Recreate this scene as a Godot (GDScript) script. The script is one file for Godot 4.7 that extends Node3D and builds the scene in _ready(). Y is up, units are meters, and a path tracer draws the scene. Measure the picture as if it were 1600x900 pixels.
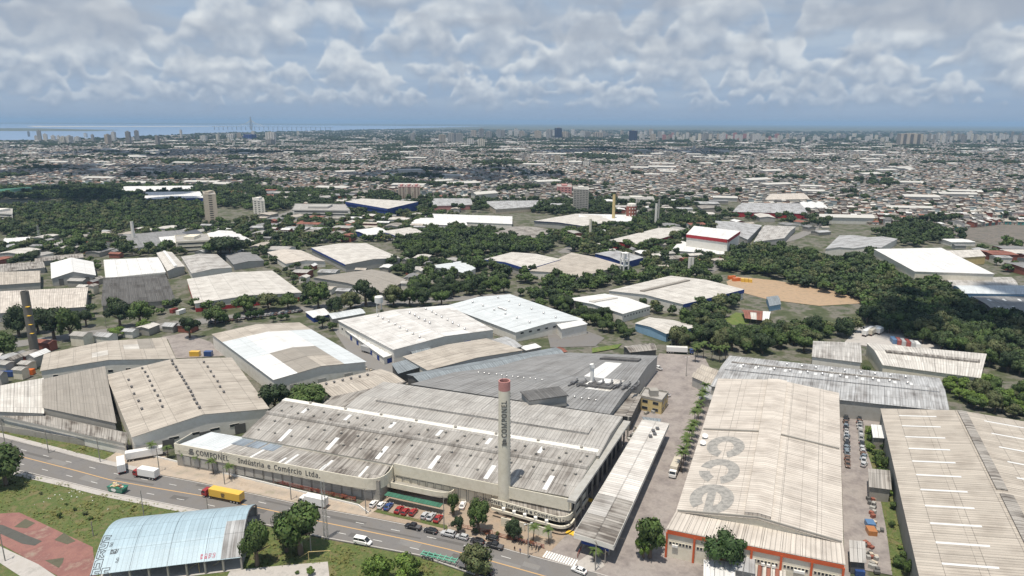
extends Node3D
# Aerial view of an industrial district with factories, a main road, woods, a wide city and a river beyond.
# All positions are metres: x to the right, z towards the viewer, y up.

var rng := RandomNumberGenerator.new()
var M := {}
var counts := {}
var T := {}

# ---------------------------------------------------------------- small tools
class Geo:
	var v := PackedVector3Array()
	var n := PackedVector3Array()
	var uv := PackedVector2Array()
	var c := PackedColorArray()
	var tint := Color(1, 1, 1)
	func tri(a: Vector3, b: Vector3, d: Vector3, ua := Vector2.ZERO, ub := Vector2.ZERO, ud := Vector2.ZERO) -> void:
		var nn := (b - a).cross(d - a).normalized()
		v.append(a); v.append(d); v.append(b)
		n.append(nn); n.append(nn); n.append(nn)
		uv.append(ua); uv.append(ud); uv.append(ub)
		c.append(tint); c.append(tint); c.append(tint)
	func quad(a: Vector3, b: Vector3, d: Vector3, e: Vector3) -> void:
		var w := (b - a).length()
		var h := (e - a).length()
		tri(a, b, d, Vector2(0, 0), Vector2(w, 0), Vector2(w, h))
		tri(a, d, e, Vector2(0, 0), Vector2(w, h), Vector2(0, h))
	func quad_uv(a: Vector3, b: Vector3, d: Vector3, e: Vector3, p: Vector2, q: Vector2) -> void:
		tri(a, b, d, p, Vector2(q.x, p.y), q)
		tri(a, d, e, p, q, Vector2(p.x, q.y))
	func box(o: Vector3, s: Vector3, turn := 0.0) -> void:
		var bs := Basis(Vector3.UP, turn)
		hexa(o, bs.x * s.x * 0.5, Vector3.UP * s.y * 0.5, bs.z * s.z * 0.5)
	func hexa(o: Vector3, x: Vector3, y: Vector3, z: Vector3) -> void:
		var p := []
		for k in 8:
			p.append(o + x * (1 if k & 1 else -1) + y * (1 if k & 2 else -1) + z * (1 if k & 4 else -1))
		quad(p[4], p[5], p[7], p[6]); quad(p[1], p[0], p[2], p[3])
		quad(p[5], p[1], p[3], p[7]); quad(p[0], p[4], p[6], p[2])
		quad(p[6], p[7], p[3], p[2]); quad(p[0], p[1], p[5], p[4])
	func bar(a: Vector3, b: Vector3, w: float, h := -1.0) -> void:
		var d := b - a
		var side := d.cross(Vector3.UP)
		if side.length() < 0.001:
			side = Vector3.RIGHT
		side = side.normalized()
		var up := side.cross(d).normalized()
		hexa((a + b) * 0.5, d * 0.5, up * (h if h > 0 else w) * 0.5, side * w * -0.5)
	func tube(a: Vector3, b: Vector3, r0: float, r1: float, seg := 8, cap := true) -> void:
		var d := (b - a).normalized()
		var s := d.cross(Vector3.UP if absf(d.y) < 0.95 else Vector3.RIGHT).normalized()
		var t := s.cross(d)
		for k in seg:
			var p := s * cos(TAU * k / seg) + t * sin(TAU * k / seg)
			var q := s * cos(TAU * (k + 1) / seg) + t * sin(TAU * (k + 1) / seg)
			var i0 := v.size()
			quad(a + q * r0, a + p * r0, b + p * r1, b + q * r1)
			for i in range(i0, v.size()):
				var mid := v[i] - a
				mid -= d * mid.dot(d)
				n[i] = mid.normalized()
			if cap:
				tri(b, b + q * r1, b + p * r1)
				tri(a, a + p * r0, a + q * r0)
	func loft(rings: Array) -> void:
		for i in rings.size() - 1:
			var a: Array = rings[i]
			var b: Array = rings[i + 1]
			for k in a.size():
				var l := (k + 1) % a.size()
				quad(a[k], a[l], b[l], b[k])
		for e in [0, rings.size() - 1]:
			var r: Array = rings[e]
			var m := Vector3.ZERO
			for p in r:
				m += p
			m /= r.size()
			for k in r.size():
				var l := (k + 1) % r.size()
				if e == 0:
					tri(m, r[l], r[k])
				else:
					tri(m, r[k], r[l])
	func mesh() -> ArrayMesh:
		var a := []
		a.resize(Mesh.ARRAY_MAX)
		a[Mesh.ARRAY_VERTEX] = v
		a[Mesh.ARRAY_NORMAL] = n
		a[Mesh.ARRAY_TEX_UV] = uv
		a[Mesh.ARRAY_COLOR] = c
		var m := ArrayMesh.new()
		m.add_surface_from_arrays(Mesh.PRIMITIVE_TRIANGLES, a)
		return m

func numbered(called: String) -> String:
	var k: int = counts.get(called, 0)
	counts[called] = k + 1
	return called if k == 0 else "%s_%03d" % [called, k]

func tag(o: Node, label: String, category := "", group := "", kind := "") -> void:
	if label: o.set_meta("label", label)
	if category: o.set_meta("category", category)
	if group: o.set_meta("group", group)
	if kind: o.set_meta("kind", kind)

func thing(called: String, label: String, category: String, at := Vector3.ZERO, turn := 0.0, group := "") -> Node3D:
	var o := Node3D.new()
	o.name = numbered(called)
	o.position = at
	o.rotation.y = turn
	tag(o, label, category, group)
	add_child(o)
	return o

func part(parent: Node, called: String, g, mat) -> MeshInstance3D:
	var o := MeshInstance3D.new()
	o.mesh = g.mesh() if g is Geo else g
	if mat != null:
		o.material_override = M[mat] if mat is String else mat
	var key := "%d/%s" % [parent.get_instance_id(), called]
	var k: int = counts.get(key, 0)
	counts[key] = k + 1
	o.name = called if k == 0 else "%s_%03d" % [called, k]
	parent.add_child(o)
	return o

func setting(called: String, g, mat, label := "") -> MeshInstance3D:
	var o := part(self, called, g, mat)
	tag(o, label if label else called.replace("_", " "), "", "", "structure")
	return o

func copy(o: Node3D, at: Vector3, turn: float, label := "", called := "") -> Node3D:
	var c: Node3D = o.duplicate()
	c.name = numbered(called if called else String(o.name))
	c.position = at
	c.rotation.y = turn
	if label: c.set_meta("label", label)
	add_child(c)
	return c

func v3(p: Vector2, y: float) -> Vector3:
	return Vector3(p.x, y, p.y)

func pts(a: Array) -> PackedVector2Array:
	var p := PackedVector2Array()
	for i in range(0, a.size(), 2):
		p.append(Vector2(a[i], a[i + 1]))
	return p

func sheet(p: PackedVector2Array, y: float, thick := 0.0) -> Geo:
	var g := Geo.new()
	var ix := Geometry2D.triangulate_polygon(p)
	for i in range(0, ix.size(), 3):
		var a := p[ix[i]]
		var b := p[ix[i + 1]]
		var d := p[ix[i + 2]]
		if (b - a).cross(d - a) > 0:
			var e := b
			b = d
			d = e
		g.tri(v3(a, y), v3(b, y), v3(d, y), a, b, d)
	if thick > 0:
		for i in p.size():
			var a := p[i]
			var b := p[(i + 1) % p.size()]
			g.quad(v3(a, y - thick), v3(b, y - thick), v3(b, y), v3(a, y))
	return g

func ribbon(line: PackedVector2Array, w: float, y: float) -> Geo:
	# a flat strip of width w along a line
	var g := Geo.new()
	var along := 0.0
	for i in line.size() - 1:
		var d0 := (line[mini(i + 1, line.size() - 1)] - line[maxi(i - 1, 0)]).normalized()
		var d1 := (line[mini(i + 2, line.size() - 1)] - line[i]).normalized()
		var s0 := Vector2(-d0.y, d0.x) * w * 0.5
		var s1 := Vector2(-d1.y, d1.x) * w * 0.5
		var l := (line[i + 1] - line[i]).length()
		g.quad_uv(v3(line[i] + s0, y), v3(line[i + 1] + s1, y), v3(line[i + 1] - s1, y), v3(line[i] - s0, y), Vector2(along, 0), Vector2(along + l, w))
		along += l
	for i in g.n.size():
		g.n[i] = Vector3.UP
	return g

func kerb(line: PackedVector2Array, w: float, h: float) -> Geo:
	var g := Geo.new()
	for i in line.size() - 1:
		var a := v3(line[i], h * 0.5)
		var b := v3(line[i + 1], h * 0.5)
		g.bar(a, b, w, h)
	return g

# ---------------------------------------------------------------- materials
func lin(r: float, g: float, b: float) -> Color:
	return Color(r, g, b).linear_to_srgb()

func noise_bytes(size: int, freq: float, octaves: int, s: int, kind := FastNoiseLite.TYPE_SIMPLEX_SMOOTH) -> PackedByteArray:
	var f := FastNoiseLite.new()
	f.seed = s
	f.noise_type = kind
	f.frequency = freq
	f.fractal_octaves = octaves
	var im := f.get_seamless_image(size, size)
	im.convert(Image.FORMAT_L8)
	return im.get_data()

func tex_of(size: int, data: PackedByteArray) -> ImageTexture:
	var im := Image.create_from_data(size, size, false, Image.FORMAT_RGB8, data)
	im.generate_mipmaps()
	return ImageTexture.create_from_image(im)

func roof_tex(dirt: float, sheets: int, rows: int, s: int, seam := 0.74) -> ImageTexture:
	# sheets of a corrugated roof seen from above: seams, laps, rain streaks, lichen; 40 m to a side
	var size := 512
	var a := noise_bytes(size, 0.02, 4, s)
	var b := noise_bytes(size, 0.006, 4, s + 1)
	var fine := noise_bytes(size, 0.15, 2, s + 2)
	var r := RandomNumberGenerator.new()
	r.seed = s
	var tone := PackedFloat32Array()
	for i in sheets * rows:
		tone.append(r.randf_range(-0.05, 0.05) * (0.5 + dirt))
	var out := PackedByteArray()
	out.resize(size * size * 3)
	for y in size:
		for x in size:
			var st := a[((y / 10) % size) * size + (x * 3) % size] / 255.0
			var bl := b[y * size + x] / 255.0
			var fi := fine[y * size + x] / 255.0 - 0.5
			var sx := x * sheets / size
			var sy := y * rows / size
			var k := 0.93 + tone[sy * sheets + sx] + fi * 0.08
			if (x * sheets) % size < sheets * 2:
				k *= seam
			if (y * rows) % size < rows * 2:
				k *= seam * 0.98
			var d := clampf(dirt * (maxf(0.0, st - 0.25) * 0.8 + maxf(0.0, bl - 0.4) * 1.5 * (0.45 + st)), 0.0, 0.85)
			var i := (y * size + x) * 3
			out[i] = int(clampf(k * 255.0 * lerpf(1.0, 0.47, d), 0, 255))
			out[i + 1] = int(clampf(k * 255.0 * lerpf(1.0, 0.44, d), 0, 255))
			out[i + 2] = int(clampf(k * 255.0 * lerpf(1.0, 0.42, d), 0, 255))
	return tex_of(size, out)

func mix_tex(size: int, cols: Array, freq: float, s: int, grain := 0.12) -> ImageTexture:
	# patches of several colours (linear) with grain
	var a := noise_bytes(size, freq, 5, s)
	var b := noise_bytes(size, freq * 5.0, 3, s + 7)
	var f := noise_bytes(size, 0.3, 2, s + 9)
	var out := PackedByteArray()
	out.resize(size * size * 3)
	var m := cols.size() - 1
	for i in size * size:
		var t := clampf(a[i] / 255.0 * 0.75 + b[i] / 255.0 * 0.25, 0, 0.999) * m
		var k := int(t)
		var c: Color = cols[k].lerp(cols[k + 1], t - k)
		var g := 1.0 + (f[i] / 255.0 - 0.5) * 2.0 * grain + (b[i] / 255.0 - 0.5) * grain
		c = Color(c.r * g, c.g * g, c.b * g).linear_to_srgb()
		out[i * 3] = int(clampf(c.r * 255.0, 0, 255))
		out[i * 3 + 1] = int(clampf(c.g * 255.0, 0, 255))
		out[i * 3 + 2] = int(clampf(c.b * 255.0, 0, 255))
	return tex_of(size, out)

func mk(key: String, col: Color, rough := 0.85, tex: Texture2D = null, tile := 40.0, metal := 0.0) -> StandardMaterial3D:
	var m := StandardMaterial3D.new()
	m.resource_name = key
	m.albedo_color = lin(col.r, col.g, col.b)
	m.roughness = rough
	m.metallic = metal
	if tex:
		m.albedo_texture = tex
		m.uv1_scale = Vector3(1.0 / tile, 1.0 / tile, 1)
	M[key] = m
	return m

func triplanar(m: StandardMaterial3D, tile: float) -> void:
	m.uv1_triplanar = true
	m.uv1_world_triplanar = true
	m.uv1_scale = Vector3.ONE / tile

func materials() -> void:
	T.r0 = roof_tex(0.1, 32, 5, 11, 0.88)
	T.r1 = roof_tex(0.26, 32, 4, 23)
	T.r2 = roof_tex(0.48, 36, 6, 37, 0.8)
	T.r3 = roof_tex(0.85, 32, 4, 51)
	T.wall = mix_tex(256, [Color(0.75, 0.73, 0.68), Color(0.92, 0.91, 0.88), Color(1, 1, 1)], 0.02, 5, 0.05)
	T.asphalt = mix_tex(512, [Color(0.78, 0.78, 0.8), Color(1, 1, 1), Color(1.0, 0.97, 0.93), Color(0.86, 0.85, 0.85)], 0.012, 61, 0.1)
	T.grass = mix_tex(512, [Color(0.085, 0.105, 0.03), Color(0.15, 0.13, 0.06), Color(0.07, 0.105, 0.025), Color(0.12, 0.125, 0.045), Color(0.055, 0.09, 0.02)], 0.02, 71, 0.35)
	T.dirt = mix_tex(512, [Color(0.3, 0.24, 0.18), Color(0.42, 0.35, 0.28), Color(0.36, 0.31, 0.26), Color(0.2, 0.2, 0.12)], 0.015, 81, 0.15)
	T.yard = mix_tex(512, [Color(0.15, 0.135, 0.13), Color(0.23, 0.205, 0.195), Color(0.29, 0.262, 0.245), Color(0.18, 0.165, 0.16)], 0.012, 91, 0.1)
	T.conc = mix_tex(512, [Color(0.3, 0.29, 0.27), Color(0.42, 0.4, 0.38), Color(0.36, 0.34, 0.31)], 0.015, 95, 0.1)
	T.land = mix_tex(512, [Color(0.03, 0.05, 0.016), Color(0.045, 0.07, 0.022), Color(0.11, 0.10, 0.06), Color(0.05, 0.075, 0.025), Color(0.17, 0.15, 0.11)], 0.012, 101, 0.25)
	T.city = mix_tex(512, [Color(0.06, 0.07, 0.045), Color(0.11, 0.105, 0.095), Color(0.16, 0.14, 0.12), Color(0.09, 0.09, 0.075), Color(0.2, 0.18, 0.15)], 0.03, 111, 0.3)
	T.court = mix_tex(512, [Color(0.2, 0.19, 0.14), Color(0.22, 0.115, 0.1), Color(0.26, 0.13, 0.11), Color(0.21, 0.1, 0.09), Color(0.26, 0.17, 0.14), Color(0.25, 0.22, 0.18)], 0.012, 121, 0.15)
	var roofs := {
		"grey": [Color(0.47, 0.46, 0.44), "r1"], "grey_dirty": [Color(0.45, 0.435, 0.41), "r2"], "beige": [Color(0.53, 0.485, 0.425), "r1"], "cream": [Color(0.66, 0.61, 0.55), "r1"],
		"white": [Color(0.78, 0.79, 0.79), "r0"], "worn_white": [Color(0.75, 0.745, 0.73), "r1"], "chalk": [Color(0.68, 0.66, 0.62), "r1"], "sky": [Color(0.65, 0.7, 0.73), "r0"], "slate": [Color(0.29, 0.295, 0.3), "r1"],
		"steel": [Color(0.27, 0.31, 0.34), "r1"], "taupe": [Color(0.34, 0.315, 0.28), "r0"], "dark": [Color(0.16, 0.16, 0.16), "r2"], "silver": [Color(0.5, 0.515, 0.53), "r2"],
		"old": [Color(0.43, 0.41, 0.38), "r3"], "rust": [Color(0.33, 0.13, 0.09), "r2"], "aqua": [Color(0.4, 0.535, 0.62), "r0"], "patch": [Color(0.33, 0.4, 0.48), "r2"], "solar": [Color(0.1, 0.11, 0.13), "r1"],
		"canopy": [Color(0.74, 0.72, 0.69), "r1"], "green": [Color(0.05, 0.2, 0.13), "r1"], "pale": [Color(0.56, 0.55, 0.53), "r2"],
	}
	for k in roofs:
		mk("roof_" + k, roofs[k][0], 0.75, T[roofs[k][1]], 40.0)
	M["roof_aqua"].roughness = 0.5
	var walls := {"white": Color(0.74, 0.73, 0.7), "cream": Color(0.74, 0.705, 0.61), "grey": Color(0.4, 0.4, 0.39), "dark": Color(0.12, 0.12, 0.12), "blue": Color(0.02, 0.055, 0.26), "navy": Color(0.02, 0.03, 0.08), "red": Color(0.4, 0.03, 0.04),
		"orange": Color(0.58, 0.115, 0.04), "yellow": Color(0.62, 0.5, 0.25), "light_blue": Color(0.25, 0.42, 0.6), "brick": Color(0.28, 0.1, 0.07), "concrete": Color(0.33, 0.32, 0.3), "tan": Color(0.52, 0.46, 0.38), "teal": Color(0.1, 0.36, 0.34), "pink": Color(0.52, 0.26, 0.25), "wet_concrete": Color(0.16, 0.155, 0.14)}
	for k in walls:
		triplanar(mk("wall_" + k, walls[k], 0.85, T.wall), 14.0)
	for k in {"glass_dark": Color(0.025, 0.03, 0.035), "glass_blue": Color(0.05, 0.1, 0.16)}:
		mk(k, Color(0.025, 0.03, 0.035) if k == "glass_dark" else Color(0.05, 0.1, 0.16), 0.12)
	mk("skylight", Color(0.66, 0.67, 0.67), 0.5)
	mk("metal", Color(0.55, 0.55, 0.55), 0.4, null, 1, 0.6)
	mk("metal_dark", Color(0.1, 0.1, 0.105), 0.5)
	mk("asphalt", Color(0.165, 0.16, 0.158), 0.9, T.asphalt, 55.0)
	mk("asphalt_patch", Color(0.115, 0.112, 0.11), 0.9, T.asphalt, 35.0)
	mk("asphalt_pale", Color(0.2, 0.195, 0.19), 0.9, T.asphalt, 45.0)
	mk("grass", Color(1, 1, 1), 0.95, T.grass, 60.0)
	mk("dirt", Color(1, 1, 1), 0.95, T.dirt, 50.0)
	mk("yard", Color(1, 1, 1), 0.9, T.yard, 50.0)
	mk("conc", Color(1, 1, 1), 0.9, T.conc, 40.0)
	T.mixed = mix_tex(512, [Color(0.035, 0.05, 0.018), Color(0.05, 0.065, 0.025), Color(0.07, 0.08, 0.04), Color(0.15, 0.14, 0.12), Color(0.045, 0.062, 0.026), Color(0.2, 0.18, 0.15)], 0.012, 131, 0.25)
	mk("mixed", Color(1, 1, 1), 0.95, T.mixed, 120.0)
	mk("grass_bright", Color(1.15, 1.3, 1.0), 0.95, T.grass, 40.0)
	mk("earth", Color(0.9, 0.77, 0.62), 0.95, T.dirt, 40.0)
	mk("forecourt", Color(0.78, 0.74, 0.7), 0.95, T.dirt, 30.0)
	mk("wall_rail", Color(0.26, 0.07, 0.05), 0.8)
	mk("land", Color(1, 1, 1), 0.95, T.land, 700.0)
	mk("city_ground", Color(1, 1, 1), 0.95, T.city, 260.0)
	mk("court", Color(1, 1, 1), 0.9, T.court, 60.0)
	mk("court_green", Color(0.24, 0.24, 0.17), 0.9, T.conc, 30.0)
	mk("court_dark", Color(0.2, 0.21, 0.2), 0.9, T.conc, 30.0)
	mk("paint_white", Color(0.72, 0.72, 0.7), 0.8)
	mk("paint_orange", Color(0.52, 0.33, 0.15), 0.8)
	mk("paint_yellow", Color(0.75, 0.47, 0.04), 0.7)
	mk("paint_grey", Color(1, 1, 1), 0.9, mix_tex(256, [Color(0.17, 0.17, 0.165), Color(0.23, 0.225, 0.215), Color(0.33, 0.32, 0.3), Color(0.2, 0.2, 0.19)], 0.03, 141, 0.2), 16.0)
	mk("ink", Color(0.05, 0.05, 0.055), 0.8)
	mk("ink_grey", Color(0.11, 0.11, 0.105), 0.8)
	mk("ink_red", Color(0.45, 0.08, 0.12), 0.8)
	mk("water", Color(0.17, 0.26, 0.4), 0.4)
	mk("sand", Color(0.55, 0.5, 0.42), 0.9)
	mk("bark", Color(0.13, 0.1, 0.075), 0.95)
	mk("tyre", Color(0.02, 0.02, 0.02), 0.9)
	mk("lamp_red", Color(0.4, 0.02, 0.02), 0.3)
	mk("lamp_clear", Color(0.7, 0.7, 0.68), 0.2)
	var leaf := mk("leaf", Color(1, 1, 1), 0.75)
	leaf.vertex_color_use_as_albedo = true
	leaf.backlight_enabled = true
	leaf.backlight = lin(0.03, 0.06, 0.01)
	var vc := mk("coloured", Color(1, 1, 1), 0.85, T.wall)
	triplanar(vc, 14.0)
	vc.vertex_color_use_as_albedo = true
	mk("cloud", Color(0.9, 0.9, 0.9), 1.0)

func paint(key: String, c: Color) -> void:
	var m := mk(key, c, 0.35)
	m.clearcoat_enabled = true
	m.clearcoat = 0.6
	m.clearcoat_roughness = 0.1
# ---------------------------------------------------------------- buildings
class Roof:
	# a roof over four corners a b c d: s runs along the ridge, t across it
	var q: PackedVector2Array
	var h := 8.0
	var across_u := true
	var line: Array = []          # [t, rise] points
	func base(s: float, t: float) -> Vector2:
		var u := t if across_u else s
		var w := s if across_u else t
		return (q[0].lerp(q[1], u)).lerp(q[3].lerp(q[2], u), w)
	func rise(t: float) -> float:
		var k := 0
		while k < line.size() - 2 and t > line[k + 1][0]:
			k += 1
		var a: Array = line[k]
		var b: Array = line[k + 1]
		return a[1] + (b[1] - a[1]) * (t - a[0]) / (b[0] - a[0])
	func at(s: float, t: float, up := 0.0) -> Vector3:
		var p := base(s, t)
		return Vector3(p.x, h + rise(t) + up, p.y)
	func long() -> float:
		return (base(1, 0.5) - base(0, 0.5)).length()
	func wide() -> float:
		return (base(0.5, 1) - base(0.5, 0)).length()

func profile(kind: String, r: float, n: int) -> Array:
	var p := []
	match kind:
		"flat":
			return [[0.0, 0.0], [1.0, 0.02]]
		"mono":
			return [[0.0, 0.0], [1.0, r]]
		"arc":
			for k in 13:
				var a := PI * k / 12.0
				p.append([0.5 - 0.5 * cos(a) if n == 0 else k / 12.0, r * (sin(a) if n == 0 else sin(a))])
		"saw":
			for k in n:
				p.append([k / float(n), 0.0])
				p.append([(k + 0.16) / n, r])
			p.append([1.0, 0.0])
		_:
			for k in n:
				p.append([k / float(n), 0.0])
				p.append([(k + 0.5) / n, r])
			p.append([1.0, 0.0])
	return p

func slab(r: Roof, s0: float, s1: float, t0: float, t1: float, up: float, thick: float, off: Vector2) -> Geo:
	# a piece of roof between s0 s1 and t0 t1, following the profile
	var g := Geo.new()
	var ts := [t0]
	for l in r.line:
		if l[0] > t0 + 0.0001 and l[0] < t1 - 0.0001:
			ts.append(l[0])
	ts.append(t1)
	var along := r.long()
	var wide := r.wide()
	for i in ts.size() - 1:
		var a := r.at(s0, ts[i], up)
		var b := r.at(s1, ts[i], up)
		var c := r.at(s1, ts[i + 1], up)
		var d := r.at(s0, ts[i + 1], up)
		var e := Vector3(0, -thick, 0)
		var p := Vector2(s0 * along, ts[i] * wide) + off
		var q := Vector2(s1 * along, ts[i + 1] * wide) + off
		var flip := (b - a).cross(c - a).y < 0
		if flip:
			g.tri(a, d, c, p, Vector2(p.x, q.y), q); g.tri(a, c, b, p, q, Vector2(q.x, p.y))
			g.quad(a + e, b + e, c + e, d + e)
			g.quad(b, c, c + e, b + e); g.quad(d, a, a + e, d + e)
			if i == 0: g.quad(a, b, b + e, a + e)
			if i == ts.size() - 2: g.quad(c, d, d + e, c + e)
		else:
			g.tri(a, b, c, p, Vector2(q.x, p.y), q); g.tri(a, c, d, p, q, Vector2(p.x, q.y))
			g.quad(d + e, c + e, b + e, a + e)
			g.quad(c, b, b + e, c + e); g.quad(a, d, d + e, a + e)
			if i == 0: g.quad(b, a, a + e, b + e)
			if i == ts.size() - 2: g.quad(d, c, c + e, d + e)
	return g

func strip_wall(top: Array, y0: float, out: Vector3, thick: float) -> Geo:
	# a wall or band under a line of top points, from y0 (or a height below the top when negative)
	var g := Geo.new()
	for i in top.size() - 1:
		var a: Vector3 = top[i] + out
		var b: Vector3 = top[i + 1] + out
		var a0 := Vector3(a.x, y0 if y0 >= 0 else a.y + y0, a.z)
		var b0 := Vector3(b.x, y0 if y0 >= 0 else b.y + y0, b.z)
		g.quad(a0, b0, b, a)
		if thick > 0:
			var w := -out.normalized() * thick
			g.quad(b0 + w, a0 + w, a + w, b + w); g.quad(a, b, b + w, a + w); g.quad(b0, a0, a0 + w, b0 + w)
			if i == 0: g.quad(a0 + w, a0, a, a + w)
			if i == top.size() - 2: g.quad(b0, b0 + w, b + w, b)
	return g

var vent_mesh: ArrayMesh
var glass_count := 0

func side_line(r: Roof, side: int) -> Array:
	# top line of a wall, left to right seen from outside: 0 near, 1 right, 2 far, 3 left
	var uv := []
	match side:
		0: uv = [Vector2(0, 0), Vector2(1, 0)]
		1: uv = [Vector2(1, 0), Vector2(1, 1)]
		2: uv = [Vector2(1, 1), Vector2(0, 1)]
		3: uv = [Vector2(0, 1), Vector2(0, 0)]
	var a: Vector2 = uv[0]
	var b: Vector2 = uv[1]
	var out := []
	var gable: bool = (a.y == b.y) == r.across_u
	if gable:
		var ts := []
		for l in r.line: ts.append(l[0])
		var from := a.x if r.across_u else a.y
		var to := b.x if r.across_u else b.y
		var s := a.y if r.across_u else a.x
		if from > to: ts.reverse()
		for t in ts: out.append(r.at(s, t, -0.12))
	else:
		var t := a.x if r.across_u else a.y
		for k in 2:
			var e: Vector2 = uv[k]
			out.append(r.at(e.y if r.across_u else e.x, t, -0.12))
	return out

func outward(l: Array) -> Vector3:
	var d: Vector3 = l[-1] - l[0]
	return Vector3(-d.z, 0, d.x).normalized()

func windows(parent: Node, l: Array, y: float, hgt: float, n: int, frac: float, glass := "glass_dark", frame := "wall_white", from := 0.03, to := 0.97, called := "window") -> void:
	var a: Vector3 = l[0]
	var b: Vector3 = l[-1]
	a.y = y
	b.y = y
	var d := b - a
	var o := outward(l)
	var w := d.length() * (to - from) / n * frac
	var dir := d.normalized()
	var fr := Geo.new()
	fr.hexa(Vector3.ZERO, dir * w * 0.5, Vector3.UP * hgt * 0.5, o * 0.06)
	var pane := Geo.new()
	pane.hexa(Vector3.ZERO, dir * (w * 0.5 - 0.12), Vector3.UP * (hgt * 0.5 - 0.1), o * 0.04)
	var fm := fr.mesh()
	var pm := pane.mesh()
	for k in n:
		var p := a.lerp(b, from + (to - from) * (k + 0.5) / n) + Vector3.UP * hgt * 0.5
		var f := part(parent, called, fm, frame)
		f.position = p + o * 0.03
		var g := part(f, "pane", pm, glass)
		g.position = o * 0.05

func doors(parent: Node, l: Array, n: int, w: float, hgt: float, mat := "wall_grey", from := 0.05, to := 0.95) -> void:
	var a: Vector3 = l[0]
	var b: Vector3 = l[-1]
	a.y = hgt * 0.5
	b.y = hgt * 0.5
	var o := outward(l)
	var g := Geo.new()
	g.hexa(Vector3.ZERO, (b - a).normalized() * w * 0.5, Vector3.UP * hgt * 0.5, o * 0.08)
	var m := g.mesh()
	for k in n:
		part(parent, "door", m, mat).position = a.lerp(b, from + (to - from) * (k + 0.5) / n) + o * 0.05

func roof_of(d: Dictionary) -> Roof:
	var r := Roof.new()
	r.q = pts(d.q)
	r.h = d.h
	r.across_u = d.get("ax", "v") == "v"
	r.line = d.line if d.has("line") else profile(d.get("pf", "gable"), d.get("r", 2.0), d.get("gn", 1))
	return r

func shed_parts(o: Node, d: Dictionary) -> Roof:
	var r := roof_of(d)
	var lo := r.long()
	var wi := r.wide()
	var eave: float = d.get("eave", 0.45)
	var es := eave / lo
	var et := eave / wi
	var np: int = d.get("np", clampi(int(lo / 9.0), 2, 14))
	var cuts := [-et]
	for l in r.line:
		var more: bool = d.get("pf", "gable") != "arc" and l[0] > 0.01 and l[0] < 0.99
		if more: cuts.append(l[0])
	cuts.append(1.0 + et)
	var off := Vector2(rng.randf_range(0, 40), rng.randf_range(0, 40))
	var special: Array = d.get("pc", [])
	var wide_cuts: int = d.get("tc", 1)
	for k in np:
		var s0 := -es if k == 0 else k / float(np)
		var s1 := 1.0 + es if k == np - 1 else (k + 1) / float(np) - 0.09 / lo
		for i in cuts.size() - 1:
			for j in wide_cuts:
				var t0 := lerpf(cuts[i], cuts[i + 1], j / float(wide_cuts))
				var t1 := lerpf(cuts[i], cuts[i + 1], (j + 1) / float(wide_cuts))
				if t0 > cuts[0]: t0 += 0.05 / wi
				var mat: String = "roof_" + d.get("roof", "grey")
				if d.has("alt") and i % 2 == 0: mat = "roof_" + d.alt
				for sp in special:
					if sp[0] == k and (sp[1] < 0 or sp[1] == i * wide_cuts + j): mat = "roof_" + sp[2]
				part(o, "roof_panel", slab(r, s0, s1, t0, t1, rng.randf_range(0.0, 0.035), 0.1, off), mat)
	if not d.get("open", false):
		for side in 4:
			var l := side_line(r, side)
			part(o, "wall", strip_wall(l, 0.0, Vector3.ZERO, 0.0), "wall_" + d.get("wall", "white"))
	if d.has("fa"):
		for side in d.get("fs", [0, 1, 2, 3]):
			var l := side_line(r, side)
			var top := []
			for p in l: top.append(p + Vector3.UP * d.get("fu", 0.1))
			part(o, "fascia", strip_wall(top, -float(d.fa[1]), outward(l) * (eave + 0.12), 0.1), "wall_" + d.fa[0])
	if d.has("base"):
		for side in [0, 1, 3]:
			var l := side_line(r, side)
			var top := [Vector3(l[0].x, d.base[1], l[0].z), Vector3(l[-1].x, d.base[1], l[-1].z)]
			part(o, "plinth", strip_wall(top, 0.0, outward(l) * 0.05, 0.04), "wall_" + d.base[0])
	for sk in d.get("sky", []):       # [count, first s, last s, t0, t1, width]
		for k in sk[0]:
			var s: float = lerpf(sk[1], sk[2], k / maxf(1.0, sk[0] - 1.0))
			part(o, "skylight", slab(r, s, s + sk[5] / lo, sk[3], sk[4], 0.09, 0.06, off), "skylight")
	for ve in d.get("vents", []):     # [count, first s, last s, t, size]
		for k in ve[0]:
			var m := part(o, "roof_vent", vent_mesh, d.get("vm", "metal"))
			m.position = r.at(lerpf(ve[1], ve[2], k / maxf(1.0, ve[0] - 1.0)) + rng.randf_range(-0.004, 0.004), ve[3] + rng.randf_range(-0.006, 0.006))
			m.scale = Vector3.ONE * ve[4]
	for mo in d.get("mon", []):       # raised ridge vent: [s0, s1, t0, t1, height, material]
		var g := slab(r, mo[0], mo[1], mo[2], mo[3], mo[4], mo[4] - 0.02, off)
		part(o, "ridge_vent", g, "roof_" + mo[5])
	for wn in d.get("win", []):       # [side, y, height, count, frac, from, to]
		windows(o, side_line(r, wn[0]), wn[1], wn[2], wn[3], wn[4], "glass_dark", "wall_white", wn[5] if wn.size() > 5 else 0.03, wn[6] if wn.size() > 6 else 0.97)
	for dr in d.get("door", []):      # [side, count, width, height, material, from, to]
		doors(o, side_line(r, dr[0]), dr[1], dr[2], dr[3], "wall_" + dr[4], dr[5] if dr.size() > 5 else 0.05, dr[6] if dr.size() > 6 else 0.95)
	return r

func shed(d: Dictionary) -> Node3D:
	var o := thing(d.n, d.l, d.get("c", "warehouse"))
	shed_parts(o, d)
	return o

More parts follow.
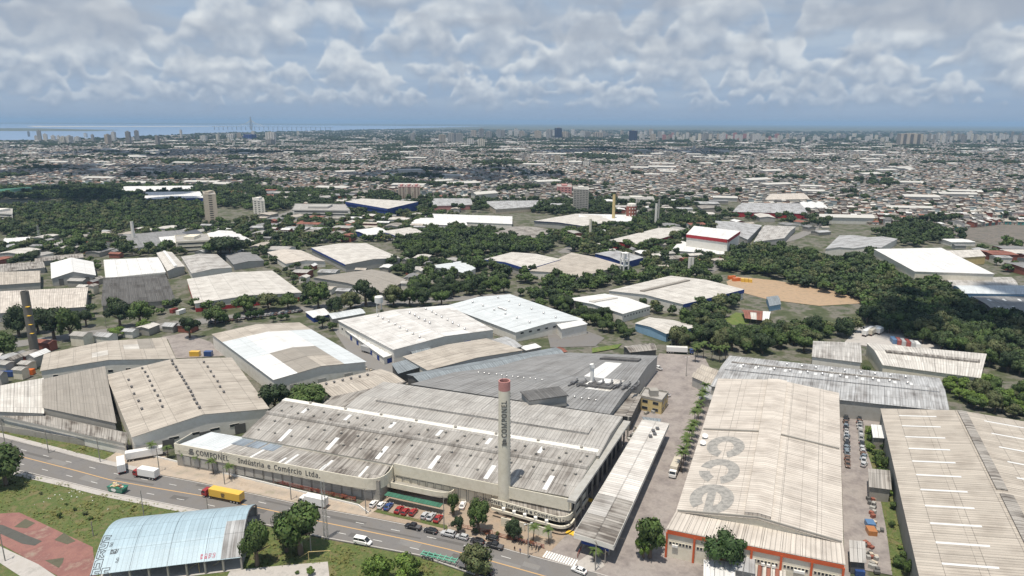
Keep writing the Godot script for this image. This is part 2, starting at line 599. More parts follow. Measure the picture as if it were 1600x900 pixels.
func block_building(d: Dictionary) -> Node3D:
	# a flat-roofed block with floors of windows on every face
	var o := thing(d.n, d.l, d.get("c", "building"), Vector3.ZERO, 0.0, d.get("g", ""))
	var r := Roof.new()
	r.q = pts(d.q)
	r.h = d.h
	r.line = [[0.0, 0.0], [1.0, 0.02]]
	var fl: int = d.get("fl", 4)
	for side in 4:
		var l := side_line(r, side)
		part(o, "wall", strip_wall(l, 0.0, Vector3.ZERO, 0.0), "wall_" + d.wall)
		var ln: float = (l[-1] - l[0]).length()
		var cap := []
		for p in l: cap.append(p + Vector3.UP * 0.9)
		part(o, "parapet", strip_wall(cap, -1.1, outward(l) * 0.08, 0.3), "wall_" + d.get("trim", d.wall))
		if side == 2 or d.get("plain", -1) == side: continue
		var n := maxi(1, int(ln / d.get("bay", 4.0)))
		for f in fl:
			if d.get("ribbon", false):
				windows(o, l, (f + 0.35) * d.h / fl, d.h / fl * 0.5, 1, 0.98, "glass_dark", "wall_" + d.get("trim", d.wall))
			else:
				windows(o, l, (f + 0.3) * d.h / fl, d.h / fl * 0.45, n, d.get("frac", 0.55), "glass_dark", "wall_" + d.get("trim", d.wall))
	part(o, "roof", slab(r, 0.0, 1.0, 0.0, 1.0, -0.05, 0.15, Vector2.ZERO), "roof_" + d.get("roof", "grey"))
	var c := r.at(0.5, 0.5)
	var g := Geo.new()
	g.box(Vector3(0, 1.3, 0), Vector3(r.wide() * 0.35, 2.6, r.long() * 0.35))
	part(o, "lift_house", g, "wall_" + d.get("trim", d.wall)).position = c
	return o

func lathe(prof: Array, seg := 16) -> Geo:
	# prof: [radius, height] from the bottom up
	var g := Geo.new()
	for i in prof.size() - 1:
		for k in seg:
			var a := TAU * k / seg
			var b := TAU * (k + 1) / seg
			var p := Vector3(cos(a), 0, -sin(a))
			var q := Vector3(cos(b), 0, -sin(b))
			var i0 := g.v.size()
			var y0: Vector3 = Vector3.UP * prof[i][1]
			var y1: Vector3 = Vector3.UP * prof[i + 1][1]
			g.quad(p * prof[i][0] + y0, q * prof[i][0] + y0, q * prof[i + 1][0] + y1, p * prof[i + 1][0] + y1)
			var slope: float = prof[i][0] - prof[i + 1][0]
			var rise: float = prof[i + 1][1] - prof[i][1]
			for j in range(i0, g.v.size()):
				var f := Vector3(g.v[j].x, 0, g.v[j].z)
				f = (p + q) if f.length() < 0.001 else f
				var nn := f.normalized() * rise + Vector3.UP * slope
				if nn.length() > 0.0001: g.n[j] = nn.normalized()
				if prof[i][0] < 0.001 or prof[i + 1][0] < 0.001 : pass
	return g

func chimney(called: String, label: String, at: Vector3, hgt: float, r0: float, r1: float, mat: String, cap := "", rungs := "") -> Node3D:
	var o := thing(called, label, "chimney", at)
	var ch := hgt * 0.07 if cap else 0.0
	part(o, "shaft", lathe([[r0, 0.0], [lerpf(r0, r1, 0.5), (hgt - ch) * 0.5], [r1, hgt - ch], [r1, hgt - ch], [r1 * 0.84, hgt - ch], [r1 * 0.84, hgt - ch - 2.0]], 24), mat)
	if cap: part(o, "rim", lathe([[r1 + 0.02, hgt - ch], [r1 + 0.02, hgt], [r1 * 0.85, hgt], [r1 * 0.85, hgt - ch - 1.0]], 24), cap)
	part(o, "flue", lathe([[r1 * 0.83, hgt - 2.5], [0.0, hgt - 2.5]], 24), "ink")
	if rungs:
		for k in 4:
			var g := Geo.new()
			g.hexa(Vector3.ZERO, Vector3(r0 * 0.4, 0, 0), Vector3(0, 0.08, 0), Vector3(0, 0, r0 * 0.4))
			part(o, "rung", g, rungs).position = Vector3(r0 * 0.75, hgt * (0.35 + 0.14 * k), r0 * 0.8)
	return o

func text_mesh(s: String, high: float, depth: float) -> TextMesh:
	var t := TextMesh.new()
	var f := SystemFont.new()
	f.font_names = PackedStringArray(["Droid Sans"])
	f.font_weight = 600
	t.font = f
	t.text = s
	t.font_size = 48
	t.pixel_size = high / 48.0
	t.depth = depth
	t.curve_step = 2.0
	return t

func lettering(parent: Node, s: String, high: float, at: Vector3, basis_: Basis, mat: String, stretch := 1.0) -> void:
	var o := part(parent, "lettering", text_mesh(s, high, 0.04), mat)
	o.transform = Transform3D(basis_ * Basis.from_scale(Vector3(stretch, 1, 1)), at)

# ---------------------------------------------------------------- trees
func crown(r: RandomNumberGenerator, lobes: int, leaves: int, size: float, col: Color, flat := 0.8) -> Geo:
	# a crown of about one metre radius round the origin: leaf clumps over lobes, a leafy core inside
	var g := Geo.new()
	var cs := []
	for k in lobes:
		var th := k * 2.399963 + r.randf_range(-0.5, 0.5)
		var up := r.randf_range(-0.55, 0.95)
		var ring := sqrt(maxf(0.0, 1.0 - up * up * 0.8)) * r.randf_range(0.3, 0.74)
		cs.append([Vector3(cos(th) * ring, up * 0.55 * flat, sin(th) * ring), r.randf_range(0.2, 0.42), r.randf_range(0.72, 1.3)])
	cs.append([Vector3(0, 0.25 * flat, 0), 0.5, 1.0])
	for c in cs:
		var o: Vector3 = c[0]
		var rad: float = c[1] * 0.72
		g.tint = Color(col.r * c[2], col.g * c[2], col.b * c[2])
		for i in 4:
			for j in 6:
				var p := []
				for e in [[i, j], [i, j + 1], [i + 1, j + 1], [i + 1, j]]:
					var la: float = PI * e[0] / 4.0
					var lo: float = TAU * e[1] / 6.0
					p.append(o + Vector3(sin(la) * cos(lo), cos(la) * flat, sin(la) * sin(lo)) * rad)
				g.quad(p[0], p[1], p[2], p[3])
	for k in leaves:
		var c: Array = cs[r.randi() % cs.size()]
		var d := Vector3(r.randfn(), r.randfn() + 0.35, r.randfn()).normalized()
		var p: Vector3 = c[0] + Vector3(d.x, d.y * flat, d.z) * c[1] * r.randf_range(0.72, 1.14)
		var nn := (d + Vector3(r.randfn(), r.randfn(), r.randfn()) * 0.45).normalized()
		var x := nn.cross(Vector3(r.randfn(), r.randfn(), r.randfn())).normalized()
		var y := nn.cross(x)
		var w := size * r.randf_range(0.6, 1.3)
		var t := r.randf_range(0.7, 1.35) * float(c[2])
		var warm := r.randf_range(0.9, 1.2)
		g.tint = Color(col.r * t * warm, col.g * t, col.b * t)
		var i0 := g.v.size()
		g.tri(p - x * w, p - y * w * 0.6, p + x * w + nn * w * 0.2)
		g.tri(p - x * w, p + x * w + nn * w * 0.2, p + y * w * 0.6)
		for i in range(i0, g.v.size()):
			g.n[i] = (nn + d * 0.8).normalized()
	return g

func trunk_geo(r: RandomNumberGenerator) -> Geo:
	# trunk one metre high with limbs that reach into the crown
	var g := Geo.new()
	g.tube(Vector3.ZERO, Vector3(0.01, 0.65, 0.01), 0.05, 0.035, 7)
	for k in 5:
		var a := k * 1.26 + r.randf_range(-0.3, 0.3)
		var p := Vector3(cos(a) * 0.3, r.randf_range(0.9, 1.15), sin(a) * 0.3)
		g.tube(Vector3(0.01, 0.55 + 0.02 * k, 0.01), p, 0.03, 0.01, 5)
	return g

var crowns := {}
var trunks := []

func make_trees() -> void:
	var r := RandomNumberGenerator.new()
	r.seed = 77
	var cols := {"green": Color(0.056, 0.096, 0.022), "dark": Color(0.029, 0.052, 0.018), "bright": Color(0.1, 0.165, 0.028), "olive": Color(0.085, 0.105, 0.042), "wood": Color(0.044, 0.074, 0.022)}
	for k in cols:
		crowns[k] = []
		for i in 4:
			crowns[k].append(crown(r, 12 + i, 2600, 0.078, cols[k], 0.75 + 0.1 * i).mesh())
		crowns[k + "_far"] = []
		for i in 3:
			crowns[k + "_far"].append(crown(r, 9, 330, 0.17, cols[k], 0.8).mesh())
	crowns["russet"] = [crown(r, 7, 500, 0.13, Color(0.16, 0.06, 0.03), 0.8).mesh(), crown(r, 8, 500, 0.13, Color(0.13, 0.075, 0.03), 0.8).mesh()]
	crowns["ball"] = [crown(r, 26, 3200, 0.06, Color(0.035, 0.075, 0.018), 0.85).mesh()]
	for i in 3: trunks.append(trunk_geo(r).mesh())

func tree(at: Vector2, rad: float, hgt: float, kind: String, label: String, group := "", called := "tree") -> void:
	var o := thing(called, label, "tree", v3(at, 0), rng.randf_range(0, TAU), group)
	var t := part(o, "trunk", trunks[rng.randi() % 3], "bark")
	var tall := hgt * 0.55
	var cy := hgt * 0.53
	t.scale = Vector3(hgt, cy, hgt)
	var list: Array = crowns[kind]
	var c := part(o, "crown", list[rng.randi() % list.size()], "leaf")
	c.position.y = cy
	c.scale = Vector3(rad, tall, rad)

func multi(called: String, label: String, mesh: Mesh, mat: String, places: Array, colours := []) -> void:
	if places.is_empty(): return
	var mm := MultiMesh.new()
	mm.transform_format = MultiMesh.TRANSFORM_3D
	mm.use_colors = colours.size() > 0
	mm.mesh = mesh
	mm.instance_count = places.size()
	for i in places.size():
		mm.set_instance_transform(i, places[i])
		if colours.size(): mm.set_instance_color(i, colours[i])
	var o := MultiMeshInstance3D.new()
	o.multimesh = mm
	o.material_override = M[mat]
	o.name = numbered(called)
	tag(o, label, "", "", "stuff")
	add_child(o)

func wood(d: Dictionary) -> void:
	# trees scattered over an area; the nearest are things, the rest one mass
	var poly := pts(d.q)
	var lo := poly[0]
	var hi := poly[0]
	for p in poly:
		lo = lo.min(p)
		hi = hi.max(p)
	var sp: float = d.get("sp", 7.0)
	var spots := []
	var x := lo.x
	while x < hi.x:
		var z := lo.y
		while z < hi.y:
			var p := Vector2(x + rng.randf_range(-0.4, 0.4) * sp, z + rng.randf_range(-0.4, 0.4) * sp)
			if Geometry2D.is_point_in_polygon(p, poly) and rng.randf() < d.get("fill", 0.95) and free_of(p): spots.append(p)
			z += sp
		x += sp
	spots.sort_custom(func(a, b): return a.length_squared() < b.length_squared())
	var kinds: Array = d.get("kinds", ["wood", "dark", "green"])
	var far := {}
	for k in spots.size():
		var rad: float = rng.randf_range(d.get("r0", 3.6), d.get("r1", 6.2))
		var hgt: float = rad * rng.randf_range(1.3, 2.3)
		var kind: String = kinds[rng.randi() % kinds.size()]
		if k < d.get("own", 0):
			tree(spots[k], rad, hgt, kind, d.l, d.g)
		else:
			var key: String = kind + ("_far" if spots[k].length() > 420 else "")
			var pick := rng.randi() % (crowns[key] as Array).size()
			var id := key + str(pick)
			if not far.has(id): far[id] = [key, pick, []]
			var cy := hgt * 0.5
			far[id][2].append(Transform3D(Basis(Vector3.UP, rng.randf_range(0, TAU)).scaled(Vector3(rad, hgt * 0.56, rad)), Vector3(spots[k].x, cy, spots[k].y)))
	for id in far:
		multi("woodland", d.l, crowns[far[id][0]][far[id][1]], "leaf", far[id][2])

var keep_clear := []

func free_of(p: Vector2) -> bool:
	for q in keep_clear:
		if Geometry2D.is_point_in_polygon(p, q): return false
	return true

var frond_mesh: ArrayMesh

func make_frond() -> void:
	# a drooping palm leaf two metres long with leaflets
	var g := Geo.new()
	var p0 := Vector3.ZERO
	for k in 8:
		var t := (k + 1) / 8.0
		var p1 := Vector3(t * 2.0, 0.55 * sin(t * 2.2) - 0.75 * t * t, 0)
		g.tint = Color(0.1, 0.12, 0.03)
		g.bar(p0, p1, 0.05)
		for s in [-1, 1]:
			var tip := p1 + Vector3(0.3, -0.18, s * (0.62 * sin(PI * minf(1.0, 0.25 + t * 0.75)) + 0.1))
			g.tint = Color(0.06 + 0.03 * (k % 2), 0.1 + 0.02 * (k % 3), 0.025)
			g.tri(p0, p1 + Vector3(0.05, 0, 0), tip)
		p0 = p1
	frond_mesh = g.mesh()

func palm(at: Vector2, hgt: float, label: String, group: String, size := 1.0) -> void:
	var o := thing("palm_tree", label, "palm tree", v3(at, 0), rng.randf_range(0, TAU), group)
	var g := Geo.new()
	var lean := Vector3(rng.randf_range(-0.3, 0.3), 0, rng.randf_range(-0.3, 0.3))
	g.tube(Vector3.ZERO, Vector3(0, hgt * 0.5, 0) + lean * 0.4, 0.2, 0.15, 7)
	g.tube(Vector3(0, hgt * 0.5, 0) + lean * 0.4, Vector3(0, hgt, 0) + lean, 0.15, 0.11, 7)
	part(o, "trunk", g, "bark")
	for k in 13:
		var f := part(o, "frond", frond_mesh, "leaf")
		f.position = Vector3(0, hgt, 0) + lean
		f.rotation = Vector3(0, k * 2.4, rng.randf_range(-0.25, 0.75))
		f.scale = Vector3.ONE * size * rng.randf_range(0.85, 1.15)
# ---------------------------------------------------------------- vehicles (front along +x)
func ring(x: float, y0: float, y1: float, w: float, ch: float) -> Array:
	return [Vector3(x, y0, w - ch), Vector3(x, y0 + ch, w), Vector3(x, y1 - ch, w), Vector3(x, y1, w - ch * 1.6), Vector3(x, y1, -w + ch * 1.6), Vector3(x, y1 - ch, -w), Vector3(x, y0 + ch, -w), Vector3(x, y0, -w + ch)]

var wheel_meshes := {}

func wheel(o: Node, x: float, z: float, r: float, w: float) -> void:
	if not wheel_meshes.has(r):
		var g := Geo.new()
		g.tube(Vector3(0, 0, -w / 2), Vector3(0, 0, w / 2), r, r, 14)
		var h := Geo.new()
		h.tube(Vector3(0, 0, -w / 2 - 0.02), Vector3(0, 0, w / 2 + 0.02), r * 0.6, r * 0.55, 10)
		wheel_meshes[r] = [g.mesh(), h.mesh()]
	var t := part(o, "wheel", wheel_meshes[r][0], "tyre")
	t.position = Vector3(x, r, z)
	part(t, "rim", wheel_meshes[r][1], "metal")

const CARS := {
	"sedan": {"l": 4.4, "w": 0.88, "body": [[-2.2, 0.45, 0.78, 0.78], [-2.1, 0.28, 0.95, 0.86], [-1.2, 0.25, 0.99, 0.88], [0.9, 0.25, 0.95, 0.88], [1.7, 0.27, 0.86, 0.86], [2.2, 0.38, 0.66, 0.76]], "cab": [[-1.75, 0.97, 0.76], [-1.05, 1.42, 0.62], [0.25, 1.44, 0.63], [1.05, 0.96, 0.75]]},
	"hatch": {"l": 3.9, "w": 0.85, "body": [[-1.95, 0.4, 0.85, 0.78], [-1.85, 0.28, 0.98, 0.84], [-0.8, 0.25, 1.0, 0.85], [0.8, 0.25, 0.97, 0.85], [1.5, 0.27, 0.88, 0.83], [1.95, 0.36, 0.7, 0.74]], "cab": [[-1.85, 1.0, 0.75], [-1.45, 1.46, 0.63], [0.15, 1.49, 0.64], [1.0, 0.97, 0.74]]},
	"suv": {"l": 4.5, "w": 0.93, "body": [[-2.25, 0.5, 1.0, 0.86], [-2.15, 0.35, 1.12, 0.92], [-1.0, 0.33, 1.13, 0.93], [0.9, 0.33, 1.1, 0.93], [1.8, 0.36, 1.02, 0.91], [2.25, 0.46, 0.85, 0.84]], "cab": [[-2.15, 1.12, 0.85], [-1.9, 1.7, 0.72], [0.25, 1.74, 0.73], [0.95, 1.1, 0.83]]},
	"pickup": {"l": 5.2, "w": 0.93, "body": [[-2.6, 0.5, 1.05, 0.88], [-2.55, 0.42, 1.1, 0.92], [-1.0, 0.38, 1.1, 0.93], [1.1, 0.38, 1.1, 0.93], [2.1, 0.4, 1.02, 0.91], [2.6, 0.5, 0.86, 0.84]], "cab": [[-1.0, 1.1, 0.84], [-0.75, 1.72, 0.72], [0.55, 1.74, 0.73], [1.3, 1.09, 0.83]]},
	"van": {"l": 5.4, "w": 0.98, "body": [[-2.7, 0.45, 1.15, 0.92], [-2.65, 0.35, 1.3, 0.97], [-1.0, 0.33, 1.3, 0.98], [1.2, 0.33, 1.3, 0.98], [2.2, 0.36, 1.1, 0.95], [2.7, 0.46, 0.85, 0.86]], "cab": [[-2.65, 1.28, 0.94], [-2.5, 2.1, 0.84], [0.9, 2.15, 0.85], [1.95, 1.15, 0.9]]},
}

func car(kind: String, col: String, label: String, at: Vector3, turn: float, group := "", category := "car") -> Node3D:
	var d: Dictionary = CARS[kind]
	var o := thing("van" if kind == "van" else ("pickup_truck" if kind == "pickup" else "car"), label, category, at, turn, group)
	var rings := []
	for b in d.body: rings.append(ring(b[0], b[1], b[2], b[3], 0.1))
	var g := Geo.new()
	g.loft(rings)
	part(o, "body", g, col)
	var c: Array = d.cab
	g = Geo.new()
	rings = []
	for b in c: rings.append([Vector3(b[0], c[0][1] - 0.04, 0.0 + lerpf(b[2], 0.8, 0.5)), Vector3(b[0], b[1], b[2]), Vector3(b[0], b[1], -b[2]), Vector3(b[0], c[0][1] - 0.04, -lerpf(b[2], 0.8, 0.5))])
	g.loft(rings)
	part(o, "window", g, "glass_dark")
	g = Geo.new()
	var w: float = c[1][2] + 0.02
	g.loft([ring(c[1][0] - 0.05, c[1][1] - 0.03, c[1][1] + 0.05, w, 0.03), ring(c[2][0] + 0.05, c[2][1] - 0.03, c[2][1] + 0.05, w, 0.03)])
	for s in [-1, 1]:
		for k in 3:
			var p := Vector3(c[k][0], c[k][1], c[k][2] * s)
			var q := Vector3(c[k + 1][0], c[k + 1][1], c[k + 1][2] * s)
			if k == 1: continue
			g.bar(p, q, 0.09)
		var mid := lerpf(c[1][0], c[2][0], 0.45)
		g.bar(Vector3(mid, c[0][1], 0.8 * s), Vector3(mid, c[1][1], w * s), 0.1)
	part(o, "roof", g, col)
	if kind == "pickup":
		g = Geo.new()
		g.box(Vector3(-1.78, 1.09, 0), Vector3(1.4, 0.06, 1.5))
		part(o, "cargo_bed", g, "metal_dark")
	var half: float = d.l / 2.0
	for s in [-1, 1]:
		for x in [-half + 0.85, half - 0.85]:
			wheel(o, x, s * (d.w - 0.1), 0.33 if kind in ["sedan", "hatch"] else 0.37, 0.22)
		g = Geo.new()
		g.box(Vector3(half - 0.1, 0.68, s * d.w * 0.68), Vector3(0.16, 0.16, 0.34))
		part(o, "headlight", g, "lamp_clear")
		g = Geo.new()
		g.box(Vector3(-half + 0.05, 0.8, s * d.w * 0.75), Vector3(0.12, 0.2, 0.26))
		part(o, "tail_light", g, "lamp_red")
		g = Geo.new()
		g.box(Vector3(c[3][0] - 0.25, c[0][1] + 0.05, s * (d.w + 0.08)), Vector3(0.12, 0.14, 0.2))
		part(o, "mirror", g, col)
	return o

func truck(label: String, at: Vector3, turn: float, cab: String, box: String, length: float, opts := {}) -> Node3D:
	# lorry: cab in front, cargo box of that length behind; a gap and more axles when it is a tractor and trailer
	var o := thing(opts.get("name", "box_truck"), label, "truck", at, turn, opts.get("group", ""))
	var semi: bool = opts.get("semi", false)
	var gap := 1.2 if semi else 0.25
	var total := length + gap + 2.0
	var x1 := total / 2.0
	var g: Geo
	var hb: float = opts.get("high", 2.6)
	if cab:
		g = Geo.new()
		g.loft([ring(x1 - 2.0, 0.75, 2.75, 1.2, 0.08), ring(x1 - 0.5, 0.75, 2.75, 1.2, 0.08), ring(x1 - 0.12, 0.7, 1.75, 1.2, 0.08), ring(x1, 0.6, 1.6, 1.16, 0.08)])
		part(o, "cab", g, cab)
		g = Geo.new()
		g.quad(Vector3(x1 - 0.08, 1.82, 1.08), Vector3(x1 - 0.08, 1.82, -1.08), Vector3(x1 - 0.43, 2.62, -1.02), Vector3(x1 - 0.43, 2.62, 1.02))
		g.quad(Vector3(x1 - 0.43, 2.62, 1.02), Vector3(x1 - 0.43, 2.62, -1.02), Vector3(x1 - 0.55, 2.6, -1.02), Vector3(x1 - 0.55, 2.6, 1.02))
		part(o, "windscreen", g, "glass_dark")
		for s in [-1, 1]:
			g = Geo.new()
			g.box(Vector3(x1 - 1.0, 2.1, s * 1.2), Vector3(0.9, 0.65, 0.06))
			part(o, "window", g, "glass_dark")
			g = Geo.new()
			g.box(Vector3(x1, 0.95, s * 0.85), Vector3(0.08, 0.22, 0.4))
			part(o, "headlight", g, "lamp_clear")
			g = Geo.new()
			g.box(Vector3(x1 - 0.35, 2.1, s * 1.38), Vector3(0.1, 0.5, 0.22))
			part(o, "mirror", g, "ink")
			wheel(o, x1 - 1.0, s * 1.05, 0.5, 0.3)
	g = Geo.new()
	g.box(Vector3(-0.2, 0.85, 0), Vector3(total - 0.6, 0.25, 0.9))
	part(o, "chassis", g, "metal_dark")
	var x0 := -total / 2.0
	g = Geo.new()
	g.loft([ring(x0, 1.1, 1.1 + hb, 1.25, 0.04), ring(x0 + length, 1.1, 1.1 + hb, 1.25, 0.04)])
	part(o, "cargo_box", g, box)
	if opts.get("ribs", false):
		var m := int(length / 0.45)
		g = Geo.new()
		for k in m:
			for s in [-1, 1]:
				g.box(Vector3(x0 + (k + 0.5) * length / m, 1.1 + hb / 2, s * 1.26), Vector3(0.2, hb - 0.3, 0.05))
		part(o, "corrugation", g, box)
	g = Geo.new()
	g.box(Vector3(x0 - 0.02, 1.1 + hb * 0.5, 0), Vector3(0.05, hb - 0.25, 0.06))
	g.box(Vector3(x0 - 0.02, 1.1 + hb * 0.5, 0.6), Vector3(0.06, hb - 0.3, 0.04))
	g.box(Vector3(x0 - 0.02, 1.1 + hb * 0.5, -0.6), Vector3(0.06, hb - 0.3, 0.04))
	part(o, "door_bar", g, "metal")
	var ax := [x0 + 1.1, x0 + 2.3] if length > 7 else [x0 + 1.6]
	if semi: ax.append_array([x0 + 3.5, x1 - 3.2])
	for x in ax:
		for s in [-1, 1]: wheel(o, x, s * 1.02, 0.5, 0.3)
	for s in [-1, 1]:
		g = Geo.new()
		g.box(Vector3(x0 - 0.03, 0.9, s * 0.95), Vector3(0.08, 0.18, 0.4))
		part(o, "tail_light", g, "lamp_red")
	return o

# ---------------------------------------------------------------- street furniture
func pole(at: Vector2, hgt: float, label: String, group: String, turn := 0.0, lamp := false) -> void:
	var o := thing("street_lamp" if lamp else "utility_pole", label, "street lamp" if lamp else "utility pole", v3(at, 0), turn, group)
	var g := Geo.new()
	g.tube(Vector3.ZERO, Vector3(0, hgt, 0), 0.17, 0.1, 8)
	part(o, "post", g, "wall_concrete")
	g = Geo.new()
	if lamp:
		g.bar(Vector3(-0.9, hgt - 0.1, 0), Vector3(0.9, hgt - 0.1, 0), 0.08)
		part(o, "arm", g, "wall_concrete")
		for s in [-1, 1]:
			g = Geo.new()
			g.box(Vector3(s * 0.95, hgt, 0), Vector3(0.7, 0.16, 0.3))
			part(o, "lamp_head", g, "lamp_clear")
	else:
		g.bar(Vector3(0, hgt - 0.5, -0.9), Vector3(0, hgt - 0.5, 0.9), 0.1)
		g.bar(Vector3(0, hgt - 1.6, -0.5), Vector3(0, hgt - 1.6, 0.5), 0.1)
		part(o, "crossarm", g, "bark")
		for k in 3:
			g = Geo.new()
			g.tube(Vector3(0, hgt - 0.45, (k - 1) * 0.75), Vector3(0, hgt - 0.2, (k - 1) * 0.75), 0.06, 0.04, 6)
			part(o, "insulator", g, "metal")

func lattice(called: String, label: String, at: Vector2, hgt: float, w0: float, w1: float, mat: String) -> void:
	var o := thing(called, label, "mast", v3(at, 0))
	var bays := int(hgt / 2.2)
	var legs := []
	for k in 4:
		var sx := 1 if k in [1, 2] else -1
		var sz := 1 if k in [2, 3] else -1
		var g := Geo.new()
		g.tube(Vector3(sx * w0, 0, sz * w0), Vector3(sx * w1, hgt, sz * w1), 0.09, 0.06, 5)
		part(o, "leg", g, mat)
		legs.append(Vector2(sx, sz))
	for k in bays:
		var g := Geo.new()
		var y0 := hgt * k / bays
		var y1 := hgt * (k + 1) / bays
		var a := lerpf(w0, w1, y0 / hgt)
		var b := lerpf(w0, w1, y1 / hgt)
		for i in 4:
			var p: Vector2 = legs[i]
			var q: Vector2 = legs[(i + 1) % 4]
			g.bar(Vector3(p.x * a, y0, p.y * a), Vector3(q.x * b, y1, q.y * b), 0.06)
			g.bar(Vector3(p.x * b, y1, p.y * b), Vector3(q.x * b, y1, q.y * b), 0.05)
		part(o, "bracing", g, mat)

# ---------------------------------------------------------------- people: one skin over tapered bones
func figure(bones: Array, cell: float) -> Geo:
	var lo := Vector3.ONE * 99
	var hi := -lo
	for b in bones:
		for k in 2:
			var e: Vector3 = b[k]
			var rr := Vector3.ONE * (float(b[k + 2]) + cell * 2)
			lo = lo.min(e - rr)
			hi = hi.max(e + rr)
	var nx := int((hi.x - lo.x) / cell) + 2
	var ny := int((hi.y - lo.y) / cell) + 2
	var nz := int((hi.z - lo.z) / cell) + 2
	var f := PackedFloat32Array()
	f.resize(nx * ny * nz)
	f.fill(1.0)
	for b in bones:
		var a: Vector3 = b[0]
		var d: Vector3 = b[1] - a
		var l2 := maxf(d.length_squared(), 0.00001)
		var rr := Vector3.ONE * (maxf(b[2], b[3]) + cell * 3)
		var i0 := Vector3i(((b[0].min(b[1]) - rr - lo) / cell).clamp(Vector3.ZERO, Vector3(nx - 1, ny - 1, nz - 1)))
		var i1 := Vector3i(((b[0].max(b[1]) + rr - lo) / cell).clamp(Vector3.ZERO, Vector3(nx - 1, ny - 1, nz - 1)))
		for z in range(i0.z, i1.z + 1):
			for y in range(i0.y, i1.y + 1):
				for x in range(i0.x, i1.x + 1):
					var p := lo + Vector3(x, y, z) * cell
					var t := clampf((p - a).dot(d) / l2, 0, 1)
					var e := (p - a - d * t).length() - lerpf(b[2], b[3], t)
					var i := (z * ny + y) * nx + x
					var o := f[i]
					var k := 0.03
					var h := clampf(0.5 + 0.5 * (e - o) / k, 0, 1)
					f[i] = lerpf(e, o, h) - k * h * (1 - h)
	var vert := {}
	var corner := [[0, 0, 0], [1, 0, 0], [0, 1, 0], [1, 1, 0], [0, 0, 1], [1, 0, 1], [0, 1, 1], [1, 1, 1]]
	var edge := [[0, 1], [2, 3], [4, 5], [6, 7], [0, 2], [1, 3], [4, 6], [5, 7], [0, 4], [1, 5], [2, 6], [3, 7]]
	for z in nz - 1:
		for y in ny - 1:
			for x in nx - 1:
				var s := []
				var neg := 0
				for c in corner:
					var w := f[((z + c[2]) * ny + y + c[1]) * nx + x + c[0]]
					s.append(w)
					if w < 0: neg += 1
				if neg == 0 or neg == 8: continue
				var m := Vector3.ZERO
				var cnt := 0
				for e in edge:
					var u: float = s[e[0]]
					var w: float = s[e[1]]
					if (u < 0) != (w < 0):
						var pa := Vector3(corner[e[0]][0], corner[e[0]][1], corner[e[0]][2])
						var pb := Vector3(corner[e[1]][0], corner[e[1]][1], corner[e[1]][2])
						m += pa.lerp(pb, u / (u - w))
						cnt += 1
				vert[Vector3i(x, y, z)] = lo + (Vector3(x, y, z) + m / cnt) * cell
	var g := Geo.new()
	for key in vert:
		var k: Vector3i = key
		var a := f[(k.z * ny + k.y) * nx + k.x]
		for ax in 3:
			var step := Vector3i(1 if ax == 0 else 0, 1 if ax == 1 else 0, 1 if ax == 2 else 0)
			var e := k + step
			var b := f[(e.z * ny + e.y) * nx + e.x]
			if (a < 0) == (b < 0): continue
			var s1 := Vector3i(step.z, step.x, step.y)
			var s2 := Vector3i(step.y, step.z, step.x)
			if not (vert.has(k - s1) and vert.has(k - s2) and vert.has(k - s1 - s2)): continue
			var q := [vert[k], vert[k - s1], vert[k - s1 - s2], vert[k - s2]]
			if a < 0: g.quad(q[0], q[1], q[2], q[3])
			else: g.quad(q[3], q[2], q[1], q[0])
	return g

